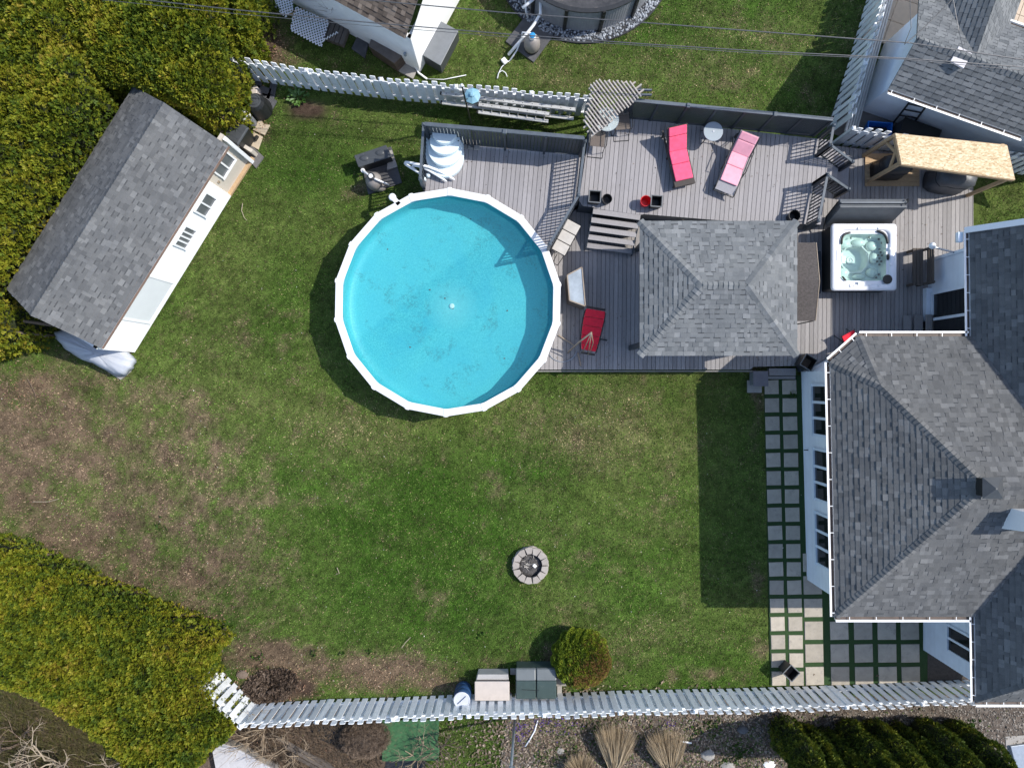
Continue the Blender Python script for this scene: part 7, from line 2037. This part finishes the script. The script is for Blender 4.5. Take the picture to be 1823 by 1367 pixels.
PAL_DARK = np.array([(.03, .05, .01), (.06, .095, .014), (.115, .155, .018), (.19, .21, .024), (.28, .26, .03)])
def pick(pal, t, r):
    t = np.clip(t + r.normal(0, .17, len(t)), 0, .999) * (len(pal) - 1)
    i = t.astype(int); f = (t - i)[:, None]
    return pal[i] * (1 - f) + pal[np.minimum(i + 1, len(pal) - 1)] * f

def hedge(name, poly, ztop, label, n_top, n_side, seed, bump_a=.28, rnd=.7, pal=PAL_HEDGE, size=(.07, .15), trunks=6, bias=.48, flare=0.0):
    """clipped conifer hedge filling an xy polygon"""
    r = np.random.default_rng(seed)
    c0 = Vector((sum(p[0] for p in poly) / len(poly), sum(p[1] for p in poly) / len(poly), 0))
    t = thing(name, c0, label, 'hedge')
    xs = [p[0] for p in poly]; ys = [p[1] for p in poly]
    def height(x, y):
        d = edge_dist(x, y, poly)
        e = np.clip(d / rnd, 0, 1)
        return ztop * (.72 + .28 * np.sqrt(1 - (1 - e) ** 2)) + (fbm(x, y, 1.3, 3, seed) - .5) * bump_a * 2.2 + (fbm(x, y, 5, 2, seed + 3) - .5) * bump_a * .9
    # top
    x = r.uniform(min(xs), max(xs), n_top * 3); y = r.uniform(min(ys), max(ys), n_top * 3)
    k = inside(x, y, poly); x, y = x[k][:n_top], y[k][:n_top]
    z = height(x, y); e = .06
    gx = (height(x + e, y) - height(x - e, y)) / (2 * e); gy = (height(x, y + e) - height(x, y - e)) / (2 * e)
    n1 = norm(np.stack([-gx, -gy, np.ones(len(x))], 1)); p1 = np.stack([x, y, z - r.uniform(0, .16, len(x))], 1)
    # sides
    P2 = np.array(poly); seg = np.roll(P2, -1, 0) - P2; ln = np.hypot(seg[:, 0], seg[:, 1]); area = sum(P2[i][0] * np.roll(P2, -1, 0)[i][1] - np.roll(P2, -1, 0)[i][0] * P2[i][1] for i in range(len(P2)))
    sgn = 1 if area > 0 else -1
    i = r.choice(len(P2), n_side, p=ln / ln.sum()); f = r.random(n_side)
    b = P2[i] + seg[i] * f[:, None]; nn = np.stack([seg[i][:, 1], -seg[i][:, 0]], 1) / ln[i][:, None] * sgn
    zz = r.random(n_side) ** .8 * ztop * .8
    off = (fbm(b[:, 0] + zz * .7, b[:, 1] - zz * .5, 1.6, 3, seed + 9) - .55) * .55 - r.uniform(0, .12, n_side) - .18 * (zz / ztop) ** 2
    off = off + flare * np.sin(PI * np.clip(zz / ztop, 0, 1))
    p2 = np.concatenate([b + nn * off[:, None], zz[:, None] + .05], 1); n2 = np.concatenate([nn, np.full((n_side, 1), .3)], 1)
    p = np.concatenate([p1, p2]); n = norm(np.concatenate([n1, n2]))
    tone = bias + (fbm(p[:, 0] + p[:, 2], p[:, 1], 2.6, 3, seed + 5) - .5) * 1.1 + (fbm(p[:, 0], p[:, 1] + p[:, 2], .5, 2, seed + 6) - .5) * .5
    spray_mesh('foliage', p, n, pick(pal, tone, r), size, t, 3, seed, wid=.25, fan=.8)
    # dense dark inside
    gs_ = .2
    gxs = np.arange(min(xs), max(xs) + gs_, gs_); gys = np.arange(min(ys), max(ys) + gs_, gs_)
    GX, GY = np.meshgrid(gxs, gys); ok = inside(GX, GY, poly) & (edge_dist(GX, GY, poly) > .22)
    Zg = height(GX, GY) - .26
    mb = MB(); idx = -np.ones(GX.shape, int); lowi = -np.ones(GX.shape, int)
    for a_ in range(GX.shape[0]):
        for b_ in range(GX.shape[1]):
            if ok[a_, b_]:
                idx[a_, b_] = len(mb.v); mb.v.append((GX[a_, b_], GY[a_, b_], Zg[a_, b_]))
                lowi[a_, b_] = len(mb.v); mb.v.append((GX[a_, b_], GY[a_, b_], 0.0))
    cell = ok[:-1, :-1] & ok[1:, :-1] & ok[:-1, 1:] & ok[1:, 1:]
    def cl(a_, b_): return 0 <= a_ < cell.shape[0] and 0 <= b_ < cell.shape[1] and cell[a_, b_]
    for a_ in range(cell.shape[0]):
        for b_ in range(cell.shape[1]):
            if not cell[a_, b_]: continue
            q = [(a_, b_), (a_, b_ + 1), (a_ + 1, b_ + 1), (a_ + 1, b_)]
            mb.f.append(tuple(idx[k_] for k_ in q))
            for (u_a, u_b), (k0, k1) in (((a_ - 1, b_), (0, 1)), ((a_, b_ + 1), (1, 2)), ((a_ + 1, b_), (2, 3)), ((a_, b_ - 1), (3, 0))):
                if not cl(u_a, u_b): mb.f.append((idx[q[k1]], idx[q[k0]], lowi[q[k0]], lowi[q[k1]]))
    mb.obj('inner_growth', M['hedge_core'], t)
    for q in range(trunks):
        a = poly[q % len(poly)]; pp = (c0.x + (a[0] - c0.x) * .9, c0.y + (a[1] - c0.y) * .9)
        mb = MB(); mb.tube([(pp[0], pp[1], 0), (pp[0] + .03, pp[1], ztop * .5)], [.07, .04], 7); mb.obj('trunk', M['bark'], t)
    return t
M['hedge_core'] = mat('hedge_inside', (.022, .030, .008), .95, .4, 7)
def pxpoly(pts, z): return [(P(a, b, z).x, P(a, b, z).y) for a, b in pts]
hedge('conifer_hedge', pxpoly([(-120, 660), (5, 618), (22, 596), (24, 545), (12, 522), (60, 455), (130, 330), (190, 235), (205, 190), (160, 60), (120, -60), (-160, -120)], 2.2), 3.6,
      'tall yellow green conifer hedge behind the garden shed', 52000, 18000, 31, bump_a=.36, trunks=8, size=(.075, .15))
hedge('conifer_hedge', pxpoly([(180, 130), (205, 165), (260, 168), (300, 185), (345, 205), (372, 220), (396, 210), (418, 190), (422, 158), (414, 105), (410, 60), (408, -40), (110, -60), (140, 40)], 2.0), 3.3,
      'rounded yellow green conifer hedge between shed corner and white fence', 22000, 12000, 32, bump_a=.22, trunks=7, flare=.12, rnd=.9)
hedge('conifer_hedge', pxpoly([(424, -40), (460, -40), (462, 20), (455, 70), (436, 95), (428, 50)], 1.6), 2.4, 'narrow green conifer at the end of the rounded hedge', 3500, 3000, 33, bias=.3, trunks=2)
hedge('conifer_hedge', pxpoly([(-140, 950), (0, 985), (150, 1050), (290, 1110), (376, 1146), (388, 1162), (368, 1192), (360, 1228), (380, 1262), (412, 1290), (402, 1320), (366, 1340), (330, 1400), (225, 1380), (210, 1345), (165, 1310), (110, 1262), (40, 1232), (-140, 1190)], 1.7), 2.1,
      'low wide yellow green conifer hedge in the lower left corner', 52000, 16000, 34, bump_a=.26, trunks=8, bias=.46, rnd=.6, size=(.07, .13))

def spire(px, py, h, rad, label, seed, pal=PAL_DARK, bias=.42, n=6800):
    r = np.random.default_rng(seed)
    c = P(px, py, 0); t = thing('arborvitae', c, label, 'tree', 'arborvitae along the bottom fence')
    f = r.random(n) ** .8; a = r.uniform(0, 2 * PI, n)
    prof = rad * np.minimum(1, (1 - f) * 1.9) ** .75 * (1 - .12 * (f < .08))
    lump = 1 + .30 * (fbm(a * 1.4 + np.cos(a), f * 9, 1.0, 3, seed) - .5) * 2
    rr = prof * lump - r.uniform(0, .08, n)
    p = np.stack([c.x + rr * np.cos(a), c.y + rr * np.sin(a), .08 + f * h], 1)
    nn = norm(np.stack([np.cos(a), np.sin(a), np.full(n, .5)], 1))
    tone = bias + (fbm(a * 2, f * 14, 1, 3, seed + 2) - .5) * 1.3
    spray_mesh('crown', p, nn, pick(pal, tone, r), (.055, .115), t, 4, seed, up=.7)
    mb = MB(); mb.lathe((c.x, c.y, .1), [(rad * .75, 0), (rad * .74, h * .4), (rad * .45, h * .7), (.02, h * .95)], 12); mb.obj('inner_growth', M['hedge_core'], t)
    mb = MB(); mb.tube([(c.x, c.y, 0), (c.x, c.y, h * .5)], [.07, .03], 7); mb.obj('trunk', M['bark'], t)
for k, (px, py, h, rad) in enumerate(((1390, 1294, 3.7, .55), (1432, 1300, 3.0, .36), (1462, 1306, 3.4, .40), (1504, 1296, 3.9, .50), (1550, 1295, 3.9, .46), (1592, 1298, 3.3, .38), (1636, 1294, 4.0, .50), (1690, 1294, 4.1, .48))):
    spire(px, py, h, rad, ('dark green arborvitae at the left end of the row', 'slim arborvitae second from the left of the row', 'pale tipped arborvitae third from the left of the row', 'broad arborvitae fourth from the left of the row', 'arborvitae fifth from the left of the row', 'slim arborvitae third from the right of the row', 'broad arborvitae second from the right of the row', 'arborvitae at the right end of the row below the house corner')[k], 50 + k)

# globe shrub with browned side
gsb = thing('globe_shrub', P(1034, 1160, 0), 'round clipped green shrub browned on one side', 'shrub')
r = np.random.default_rng(77); c = P(1034, 1170, .55)
n = 24000
u = r.normal(0, 1, (n, 3)); u[:, 2] = np.abs(u[:, 2]) * 1.0 - .25; u = norm(u)
lump = 1 + .11 * (fbm(u[:, 0] * 5.5 + u[:, 2] * 2, u[:, 1] * 3.5, 1.4, 2, 3) - .5) * 2
p = np.stack([c.x + u[:, 0] * .93 * lump, c.y + u[:, 1] * .93 * lump, .55 + u[:, 2] * .66 * lump], 1)
brown = np.clip((u[:, 0] * .55 - u[:, 1] * .45 + u[:, 2] * .25 + .02) * 1.6 + (fbm(u[:, 0] * 4, u[:, 1] * 4, 1.5, 3, 8) - .5) * 1.5, 0, 1)
colr = pick(np.array([(.06, .10, .012), (.125, .19, .018), (.20, .26, .022), (.28, .30, .026)]), .5 + (fbm(u[:, 0] * 6, u[:, 1] * 6, 1.5, 2, 5) - .5), r)
bc = pick(np.array([(.11, .06, .024), (.20, .115, .04), (.27, .18, .055)]), np.full(n, .5), r)
bm2 = (r.random(n) < brown * .8)[:, None]
spray_mesh('foliage', p, u, np.where(bm2, bc, colr), (.035, .075), gsb, 4, 78, up=.3)
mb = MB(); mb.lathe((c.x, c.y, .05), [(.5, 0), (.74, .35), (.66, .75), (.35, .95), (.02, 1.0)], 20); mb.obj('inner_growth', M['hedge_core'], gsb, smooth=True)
mb = MB(); mb.tube([(c.x, c.y, 0), (c.x, c.y, .5)], .06); mb.obj('trunk', M['bark'], gsb)

# leafy plant in the mulch corner
pl = thing('leafy_plant', P(532, 173, 0), 'low green leafy plant in the mulch under the white fence', 'plant')
r = np.random.default_rng(9)
for k in range(46):
    a = r.uniform(0, 2 * PI); L = r.uniform(.10, .22); rr = r.uniform(.02, .28); c = P(532, 174, 0)
    b = Vector((c.x + rr * math.cos(a), c.y + rr * math.sin(a) * .8, .05)); d = Vector((math.cos(a), math.sin(a), r.uniform(.1, .8))).normalized(); s = d.cross(Vector((0, 0, 1))).normalized()
    mb = MB(); e = b + d * L; m0 = b + d * (L * .5) + Vector((0, 0, .03)); mb.add([b, m0 + s * L * .3, e, m0 - s * L * .3], [(0, 1, 2), (0, 2, 3)]); mb.obj('leaf', M['leaf_green'] if 'leaf_green' in M else M.setdefault('leaf_green', mat('fresh_leaf', (.06, .13, .02), .5, .3, 9)), pl)

# bare shrubs and trees
def bare(c, h, stems, spread, label, seed, m=M['twig'], name='bare_shrub', cat='shrub', r0=.022, depth=3, lean=(0, 0)):
    r = random.Random(seed); t = thing(name, Vector((c.x, c.y, 0)), label, cat)
    def grow(mb, p, d, L, rad, dep):
        q = p; pts = [p]
        for i in range(3):
            d = (d + Vector((r.gauss(0, .16), r.gauss(0, .16), r.gauss(0, .08) - .02))).normalized(); q = q + d * (L / 3); pts.append(q)
        mb.tube(pts, [rad, rad * .85, rad * .7, rad * .5], 4, cap=False)
        if dep > 0:
            for i in range(r.choice((2, 3, 3))):
                b = pts[r.choice((1, 2, 3))]; nd = (d + Vector((r.gauss(0, .55), r.gauss(0, .55), r.gauss(.1, .3)))).normalized()
                grow(mb, b, nd, L * r.uniform(.5, .8), rad * .6, dep - 1)
    for s in range(stems):
        a = 2 * PI * s / stems + r.uniform(-.4, .4)
        d = Vector((math.cos(a) * spread + lean[0], math.sin(a) * spread + lean[1], 1)).normalized()
        mb = MB(); grow(mb, Vector((c.x + math.cos(a) * .08, c.y + math.sin(a) * .08, 0)), d, h * .55, r0, depth); mb.obj('branch', m, t)
M['pale_bark'] = mat('pale_bark', (.33, .27, .20), .85, .2, 10)
M['dark_twig'] = mat('dark_twig', (.16, .115, .085), .9, .25, 12, piece=.3)
bare(P(120, 1375), 2.6, 7, .8, 'pale branched bare tree in the bottom left corner', 1, M['pale_bark'], 'bare_tree', 'tree', .05, 4)
bare(P(225, 1360), 1.9, 6, .7, 'bare shrub with pale forked twigs beside the lower hedge', 2, M['pale_bark'], r0=.028)
bare(P(40, 1320), 1.5, 8, .8, 'tangled brown bare shrub at the left edge', 3, M['dark_twig'])
bare(P(470, 1300), 1.4, 8, .8, 'thin bare shrub below the corner of the white fence', 4)
bare(P(520, 1330), 1.3, 7, .8, 'bare twiggy shrub beside the old plank pile', 5)
bare(P(780, 1335), 1.5, 7, .7, 'bare twiggy shrub in front of the green tarpaulin', 6, M['dark_twig'])
bare(P(745, 1350), 1.2, 6, .7, 'small bare shrub at the bottom edge by the green tarpaulin', 7)
bare(P(600, 30), 2.6, 4, .35, 'leafless climber against the shaded white shed wall', 8, M['dark_twig'], r0=.015)
# dense dry bush
dbush = thing('dry_bush', P(645, 1322, 0), 'dense rounded brown dry bush beyond the bottom fence', 'shrub')
r = np.random.default_rng(88); c = P(648, 1318, .4); n = 5200
u = r.normal(0, 1, (n, 3)); u[:, 2] = np.abs(u[:, 2]); u = norm(u); sc3 = r.uniform(.5, 1.0, (n, 1)) ** .5
p = np.array((c.x, c.y, .1)) + u * sc3 * np.array((.85, .6, .75))
spray_mesh('twigs', p, u, pick(np.array([(.12, .085, .062), (.21, .155, .115), (.30, .23, .17)]), np.full(n, .45), r), (.06, .13), dbush, 4, 89, wid=.05)
mb = MB(); mb.lathe((c.x, c.y, 0), [(.6, 0), (.6, .25), (.3, .5), (.02, .55)], 14, sx=1.1, sy=.8); mb.obj('inner_growth', M['bark'], dbush)

def tussock(px, py, h, nb, spread, lean, label, seed):
    r = np.random.default_rng(seed); c = P(px, py, 0); t = thing('dry_grass_clump', c, label, 'ornamental grass', 'dry ornamental grasses')
    a = r.uniform(0, 2 * PI, nb); s = spread * np.sqrt(r.random(nb)); L = h * r.uniform(.6, 1.1, nb)
    b = np.stack([c.x + .14 * np.cos(a) * r.random(nb), c.y + .14 * np.sin(a) * r.random(nb), np.zeros(nb)], 1)
    d = norm(np.stack([np.cos(a) * s + lean[0], np.sin(a) * s + lean[1], np.ones(nb)], 1))
    e1 = b + d * L[:, None] * .55; d2 = norm(d + np.stack([np.cos(a) * .35 + lean[0] * .4, np.sin(a) * .35 + lean[1] * .4, -np.ones(nb) * .35], 1)); e2 = e1 + d2 * L[:, None] * .5
    sd = norm(np.cross(d, r.normal(0, 1, (nb, 3)))) * .011
    v = np.stack([b - sd, b + sd, e1 + sd * .8, e1 - sd * .8, e2], 1).reshape(-1, 3)
    base = (np.arange(nb) * 5)[:, None]
    f = np.concatenate([base + np.array([0, 1, 2]), base + np.array([0, 2, 3]), base + np.array([3, 2, 4])])
    col = pick(np.array([(.26, .19, .115), (.40, .31, .20), (.54, .44, .30)]), np.full(nb, .5), r)
    npmesh('blades', v, f, M['blade'], t, color=np.repeat(col, 5, 0))
tussock(1092, 1372, 1.75, 2300, .62, (-.0, 1.7), 'tall dry ornamental grass clump left of the other', 1)
tussock(1190, 1374, 1.65, 2100, .62, (-.25, 1.6), 'tall dry ornamental grass clump right of the other', 2)
tussock(1035, 1380, 1.0, 1200, .6, (-.1, 1.0), 'short dry grass clump at the bottom edge', 3)
def drygrass(n, poly, label, seed, cols):
    r = np.random.default_rng(seed); x0, x1 = min(p[0] for p in poly), max(p[0] for p in poly); y0, y1 = min(p[1] for p in poly), max(p[1] for p in poly)
    x = r.uniform(x0, x1, n); y = r.uniform(y0, y1, n); k = inside(x, y, poly); x, y = x[k], y[k]; n = len(x)
    L = r.uniform(.2, .6, n); a = r.normal(.9, .7, n); wd = .014
    b = np.stack([x, y, np.zeros(n)], 1); d = norm(np.stack([np.cos(a), np.sin(a), r.uniform(.2, 1.2, n)], 1)); s = norm(np.cross(d, np.array((0, 0, 1.)))) * wd
    v = np.stack([b - s, b + s, b + d * L[:, None]], 1).reshape(-1, 3)
    o = npmesh('dry_grass', v, np.arange(n * 3).reshape(-1, 3), M['blade'], color=np.repeat(pick(np.array(cols), np.full(n, .5), r), 3, 0)); tag(o, label, 'grass', None, 'stuff')
drygrass(16000, Gpoly([(-60, 1200), (100, 1265), (230, 1340), (300, 1420), (-60, 1420)]), 'long dry grass in the lower left corner', 5, [(.09, .07, .045), (.17, .135, .08), (.12, .125, .03), (.26, .2, .12)])
drygrass(5000, Gpoly([(430, 1290), (680, 1275), (680, 1400), (380, 1400)]), 'dry brown stalks beyond the bottom fence', 6, [(.10, .07, .05), (.17, .125, .085), (.24, .18, .12)])

# ================================================================ things beyond the bottom fence
pol = thing('metal_pole', P(917, 1272, 0), 'tall galvanised pole standing beyond the bottom fence', 'pole')
a = P(917, 1274, 0); mb = MB(); mb.tube([a, (a.x - .16, a.y, 3.9)], .042, 12); mb.obj('shaft', M['galv'], pol, smooth=True)
q = Vector((a.x - .14, a.y, 3.2)); mb = MB(); mb.lathe((q.x, q.y, 3.15), [(.06, 0), (.06, .12)], 12); mb.box((q.x + .08, q.y, 3.2), (.08, .05, .1)); mb.obj('clamp', M['galv'], pol)
mb = MB(); mb.tube([P(957, 1282, .05), P(952, 1300, .06), P(943, 1316, .05), P(935, 1328, .04)], .025, 8); top(mb.obj('white_pipe', M['hose_white'], smooth=True), 'bent white pipe lying in the bed right of the pole', 'pipe')
mb = MB(); mb.tube([P(1209, 1319, .06), P(1220, 1320, .06), P(1231, 1322, .05)], .03, 8); top(mb.obj('white_pipe', M['hose_white'], smooth=True), 'short white pipe end beside the right dry grass clump', 'pipe')
tg = thing('green_tarpaulin', P(735, 1310, 0), 'green tarpaulin spread on the ground beyond the fence', 'tarpaulin')
r = np.random.default_rng(6); xs = np.linspace(P(681, 0).x, P(782, 0).x, 16); ys = np.linspace(P(0, 1350).y, P(0, 1278).y, 12)
X, Y = np.meshgrid(xs, ys); Z = .05 + fbm(X, Y, 2.5, 3, 4) * .14; i = np.arange(192).reshape(12, 16)
npmesh('sheet', np.stack([X.ravel() + r.normal(0, .015, 192), Y.ravel(), Z.ravel()], 1), np.stack([i[:-1, :-1].ravel(), i[:-1, 1:].ravel(), i[1:, 1:].ravel(), i[1:, :-1].ravel()], 1), M['tarp_green'], tg, smooth=True)
pk = thing('plank_pile', P(545, 1340, 0), 'pile of old dark planks beyond the bottom fence', 'plank pile')
for k in range(8):
    a, b = P(492 + k * 4, 1312 + k * 5 - (k % 3) * 4, .1 + .03 * (k % 3)), P(590 + k * 6, 1362 + k * 6, .1 + .03 * (k % 2)); mb = MB(); mb.beam(a, b, .10, .04); mb.obj('plank', M['old_wood'], pk)
bt = thing('black_ground_sheet', P(580, 1295, 0), 'torn black ground sheet under the bottom fence', 'ground sheet')
for pts in ([(545, 1285), (690, 1275), (690, 1300), (640, 1305), (600, 1330), (560, 1310)], [(690, 1340), (760, 1345), (750, 1390), (680, 1390)]):
    mb = MB(); mb.prism(Gpoly(pts), .0, .018); mb.obj('sheet_piece', M['tarp_black'], bt)
wr = thing('pale_hut', P(430, 1370, 0), 'low hut with pale whitish roof in the bottom left', 'hut')
pts = [(378, 1338), (392, 1322), (418, 1330), (492, 1372), (470, 1420), (385, 1375)]
mb = MB(); mb.prism([x2(P(a, b, .4)) for a, b in pts], 0, .34); mb.obj('wall', M['concrete'], wr)
mb = MB(); mb.prism([x2(P(a, b, .4)) for a, b in pts], .345, .4); mb.obj('roof', mat('whitish_felt', (.46, .45, .46), .8, .1, 8, dirt=((.33, .31, .29), 10, .55)), wr, bevel=.01)
def rock(px, py, s, label, seed, m=M['stone'], flat=.5):
    r = np.random.default_rng(seed); c = P(px, py, 0); rings = []
    for z, f in ((-.02, .9), (.25 * s * flat, 1.0), (.6 * s * flat, .8), (.8 * s * flat, .4)):
        rings.append([(c.x + s * f * math.cos(a) * (1 + r.normal(0, .10)), c.y + s * .75 * f * math.sin(a) * (1 + r.normal(0, .10)), z) for a in np.linspace(0, 2 * PI, 10)[:-1]])
    mb = MB(); mb.rings(rings); top(mb.obj('rock', m), label, 'rock', 'rocks in the gravel bed')
rock(1260, 1342, .26, 'flat beige rock in the gravel right of the dry grasses', 1)
rock(1296, 1364, .24, 'beige rock at the bottom edge of the gravel bed', 2)
rock(1369, 1360, .20, 'smooth white rock beside the dark arborvitae', 3, M['white'])
rock(1322, 1297, .2, 'dark rounded rock at the foot of the first arborvitae', 4, M['dark_slab'], .9)
rock(998, 1336, .16, 'small pale rock among the crocuses', 5)
rock(432, 1200, .2, 'brown stone beside the dead leaf pile', 6, M['bark'])
mb = MB(); mb.prism(Gpoly([(1795, 1325), (1900, 1310), (1900, 1420), (1820, 1420)]), 0.022, .12); top(mb.obj('metal_grille', M['galv'], bevel=.01), 'grey metal grille at the lower right corner', 'grille')
# sticks on the lawn
for k, (pts, lab) in enumerate((([(432, 362), (430, 375), (435, 388), (440, 393)], 'thin pale stick on the grass beside the shed wall'), ([(48, 673), (55, 685), (62, 700), (63, 707)], 'dark bent twig on the bare patch below the shed'), ([(58, 893), (85, 893), (105, 888)], 'long pale twig on the brown patch at left'), ([(715, 1153), (722, 1143), (731, 1134)], 'straight pale twig on the grass above the bottom fence'), ([(600, 1010), (604, 1020), (598, 1022)], 'small forked twig on the lawn'))):
    mb = MB(); mb.tube([P(a, b, .05) for a, b in pts], [.012, .012, .01, .006][:len(pts)], 5); top(mb.obj('twig', M['pale_bark'] if k != 1 else M['dark_twig']), lab, 'twig', 'twigs on the lawn')

# heap of dead leaves by the fence corner, weeds in the gravel bed
hl = thing('dead_leaf_heap', P(480, 1222, 0), 'heap of dead brown leaves in the corner of the bottom fence', 'leaf heap')
r = np.random.default_rng(41); n = 1500; c = P(482, 1220, 0)
a = r.uniform(0, 2 * PI, n); q = np.sqrt(r.random(n)); x = c.x + q * np.cos(a) * .85 + .25 * q * np.sin(a); y = c.y + q * np.sin(a) * .55; z = .03 + .16 * (1 - q ** 2) * r.random(n)
spray_mesh('leaves', np.stack([x, y, z], 1), norm(np.stack([np.cos(a), np.sin(a), np.full(n, .6)], 1)), pick(np.array([(.06, .042, .032), (.13, .095, .072), (.22, .165, .125)]), np.full(n, .45), r), (.07, .17), hl, 3, 42, wid=.26, up=.1)
wd_ = r.random(0)
def weeds(name, spots, label, seed, n=40):
    r = np.random.default_rng(seed); pts = []
    for px, py, rx, k in spots:
        c = P(px, py, 0); b = r.normal(0, rx, (k, 2)); pts.append(np.stack([c.x + b[:, 0], c.y + b[:, 1], np.full(k, .02)], 1))
    p = np.concatenate(pts); m_ = len(p)
    o = spray_mesh(name, p, np.tile(np.array((0, 0, 1.)), (m_, 1)), pick(np.array([(.03, .075, .014), (.06, .13, .02), (.12, .18, .04)]), np.full(m_, .45), r), (.05, .12), None, 4, seed, wid=.22)
    tag(o, label, 'weeds', None, 'stuff')
weeds('weeds', [(1270, 1290, .18, 60), (1315, 1335, .3, 160), (1240, 1300, .15, 40), (1010, 1330, .3, 90), (1070, 1300, .35, 70), (970, 1350, .3, 70), (1300, 1365, .3, 90), (1730, 1290, .1, 30), (1050, 1275, .4, 60)], 'green weeds growing through the gravel bed', 71)
weeds('lawn_weeds', [(560, 1160, .06, 14), (660, 1160, .06, 14), (612, 1160, .05, 10), (285, 935, .12, 20), (460, 1170, .1, 24), (855, 1130, .06, 14), (1410, 700, .05, 10), (100, 1000, .2, 40), (250, 1085, .2, 40)], 'small leafy weeds along the edge of the lawn', 72)
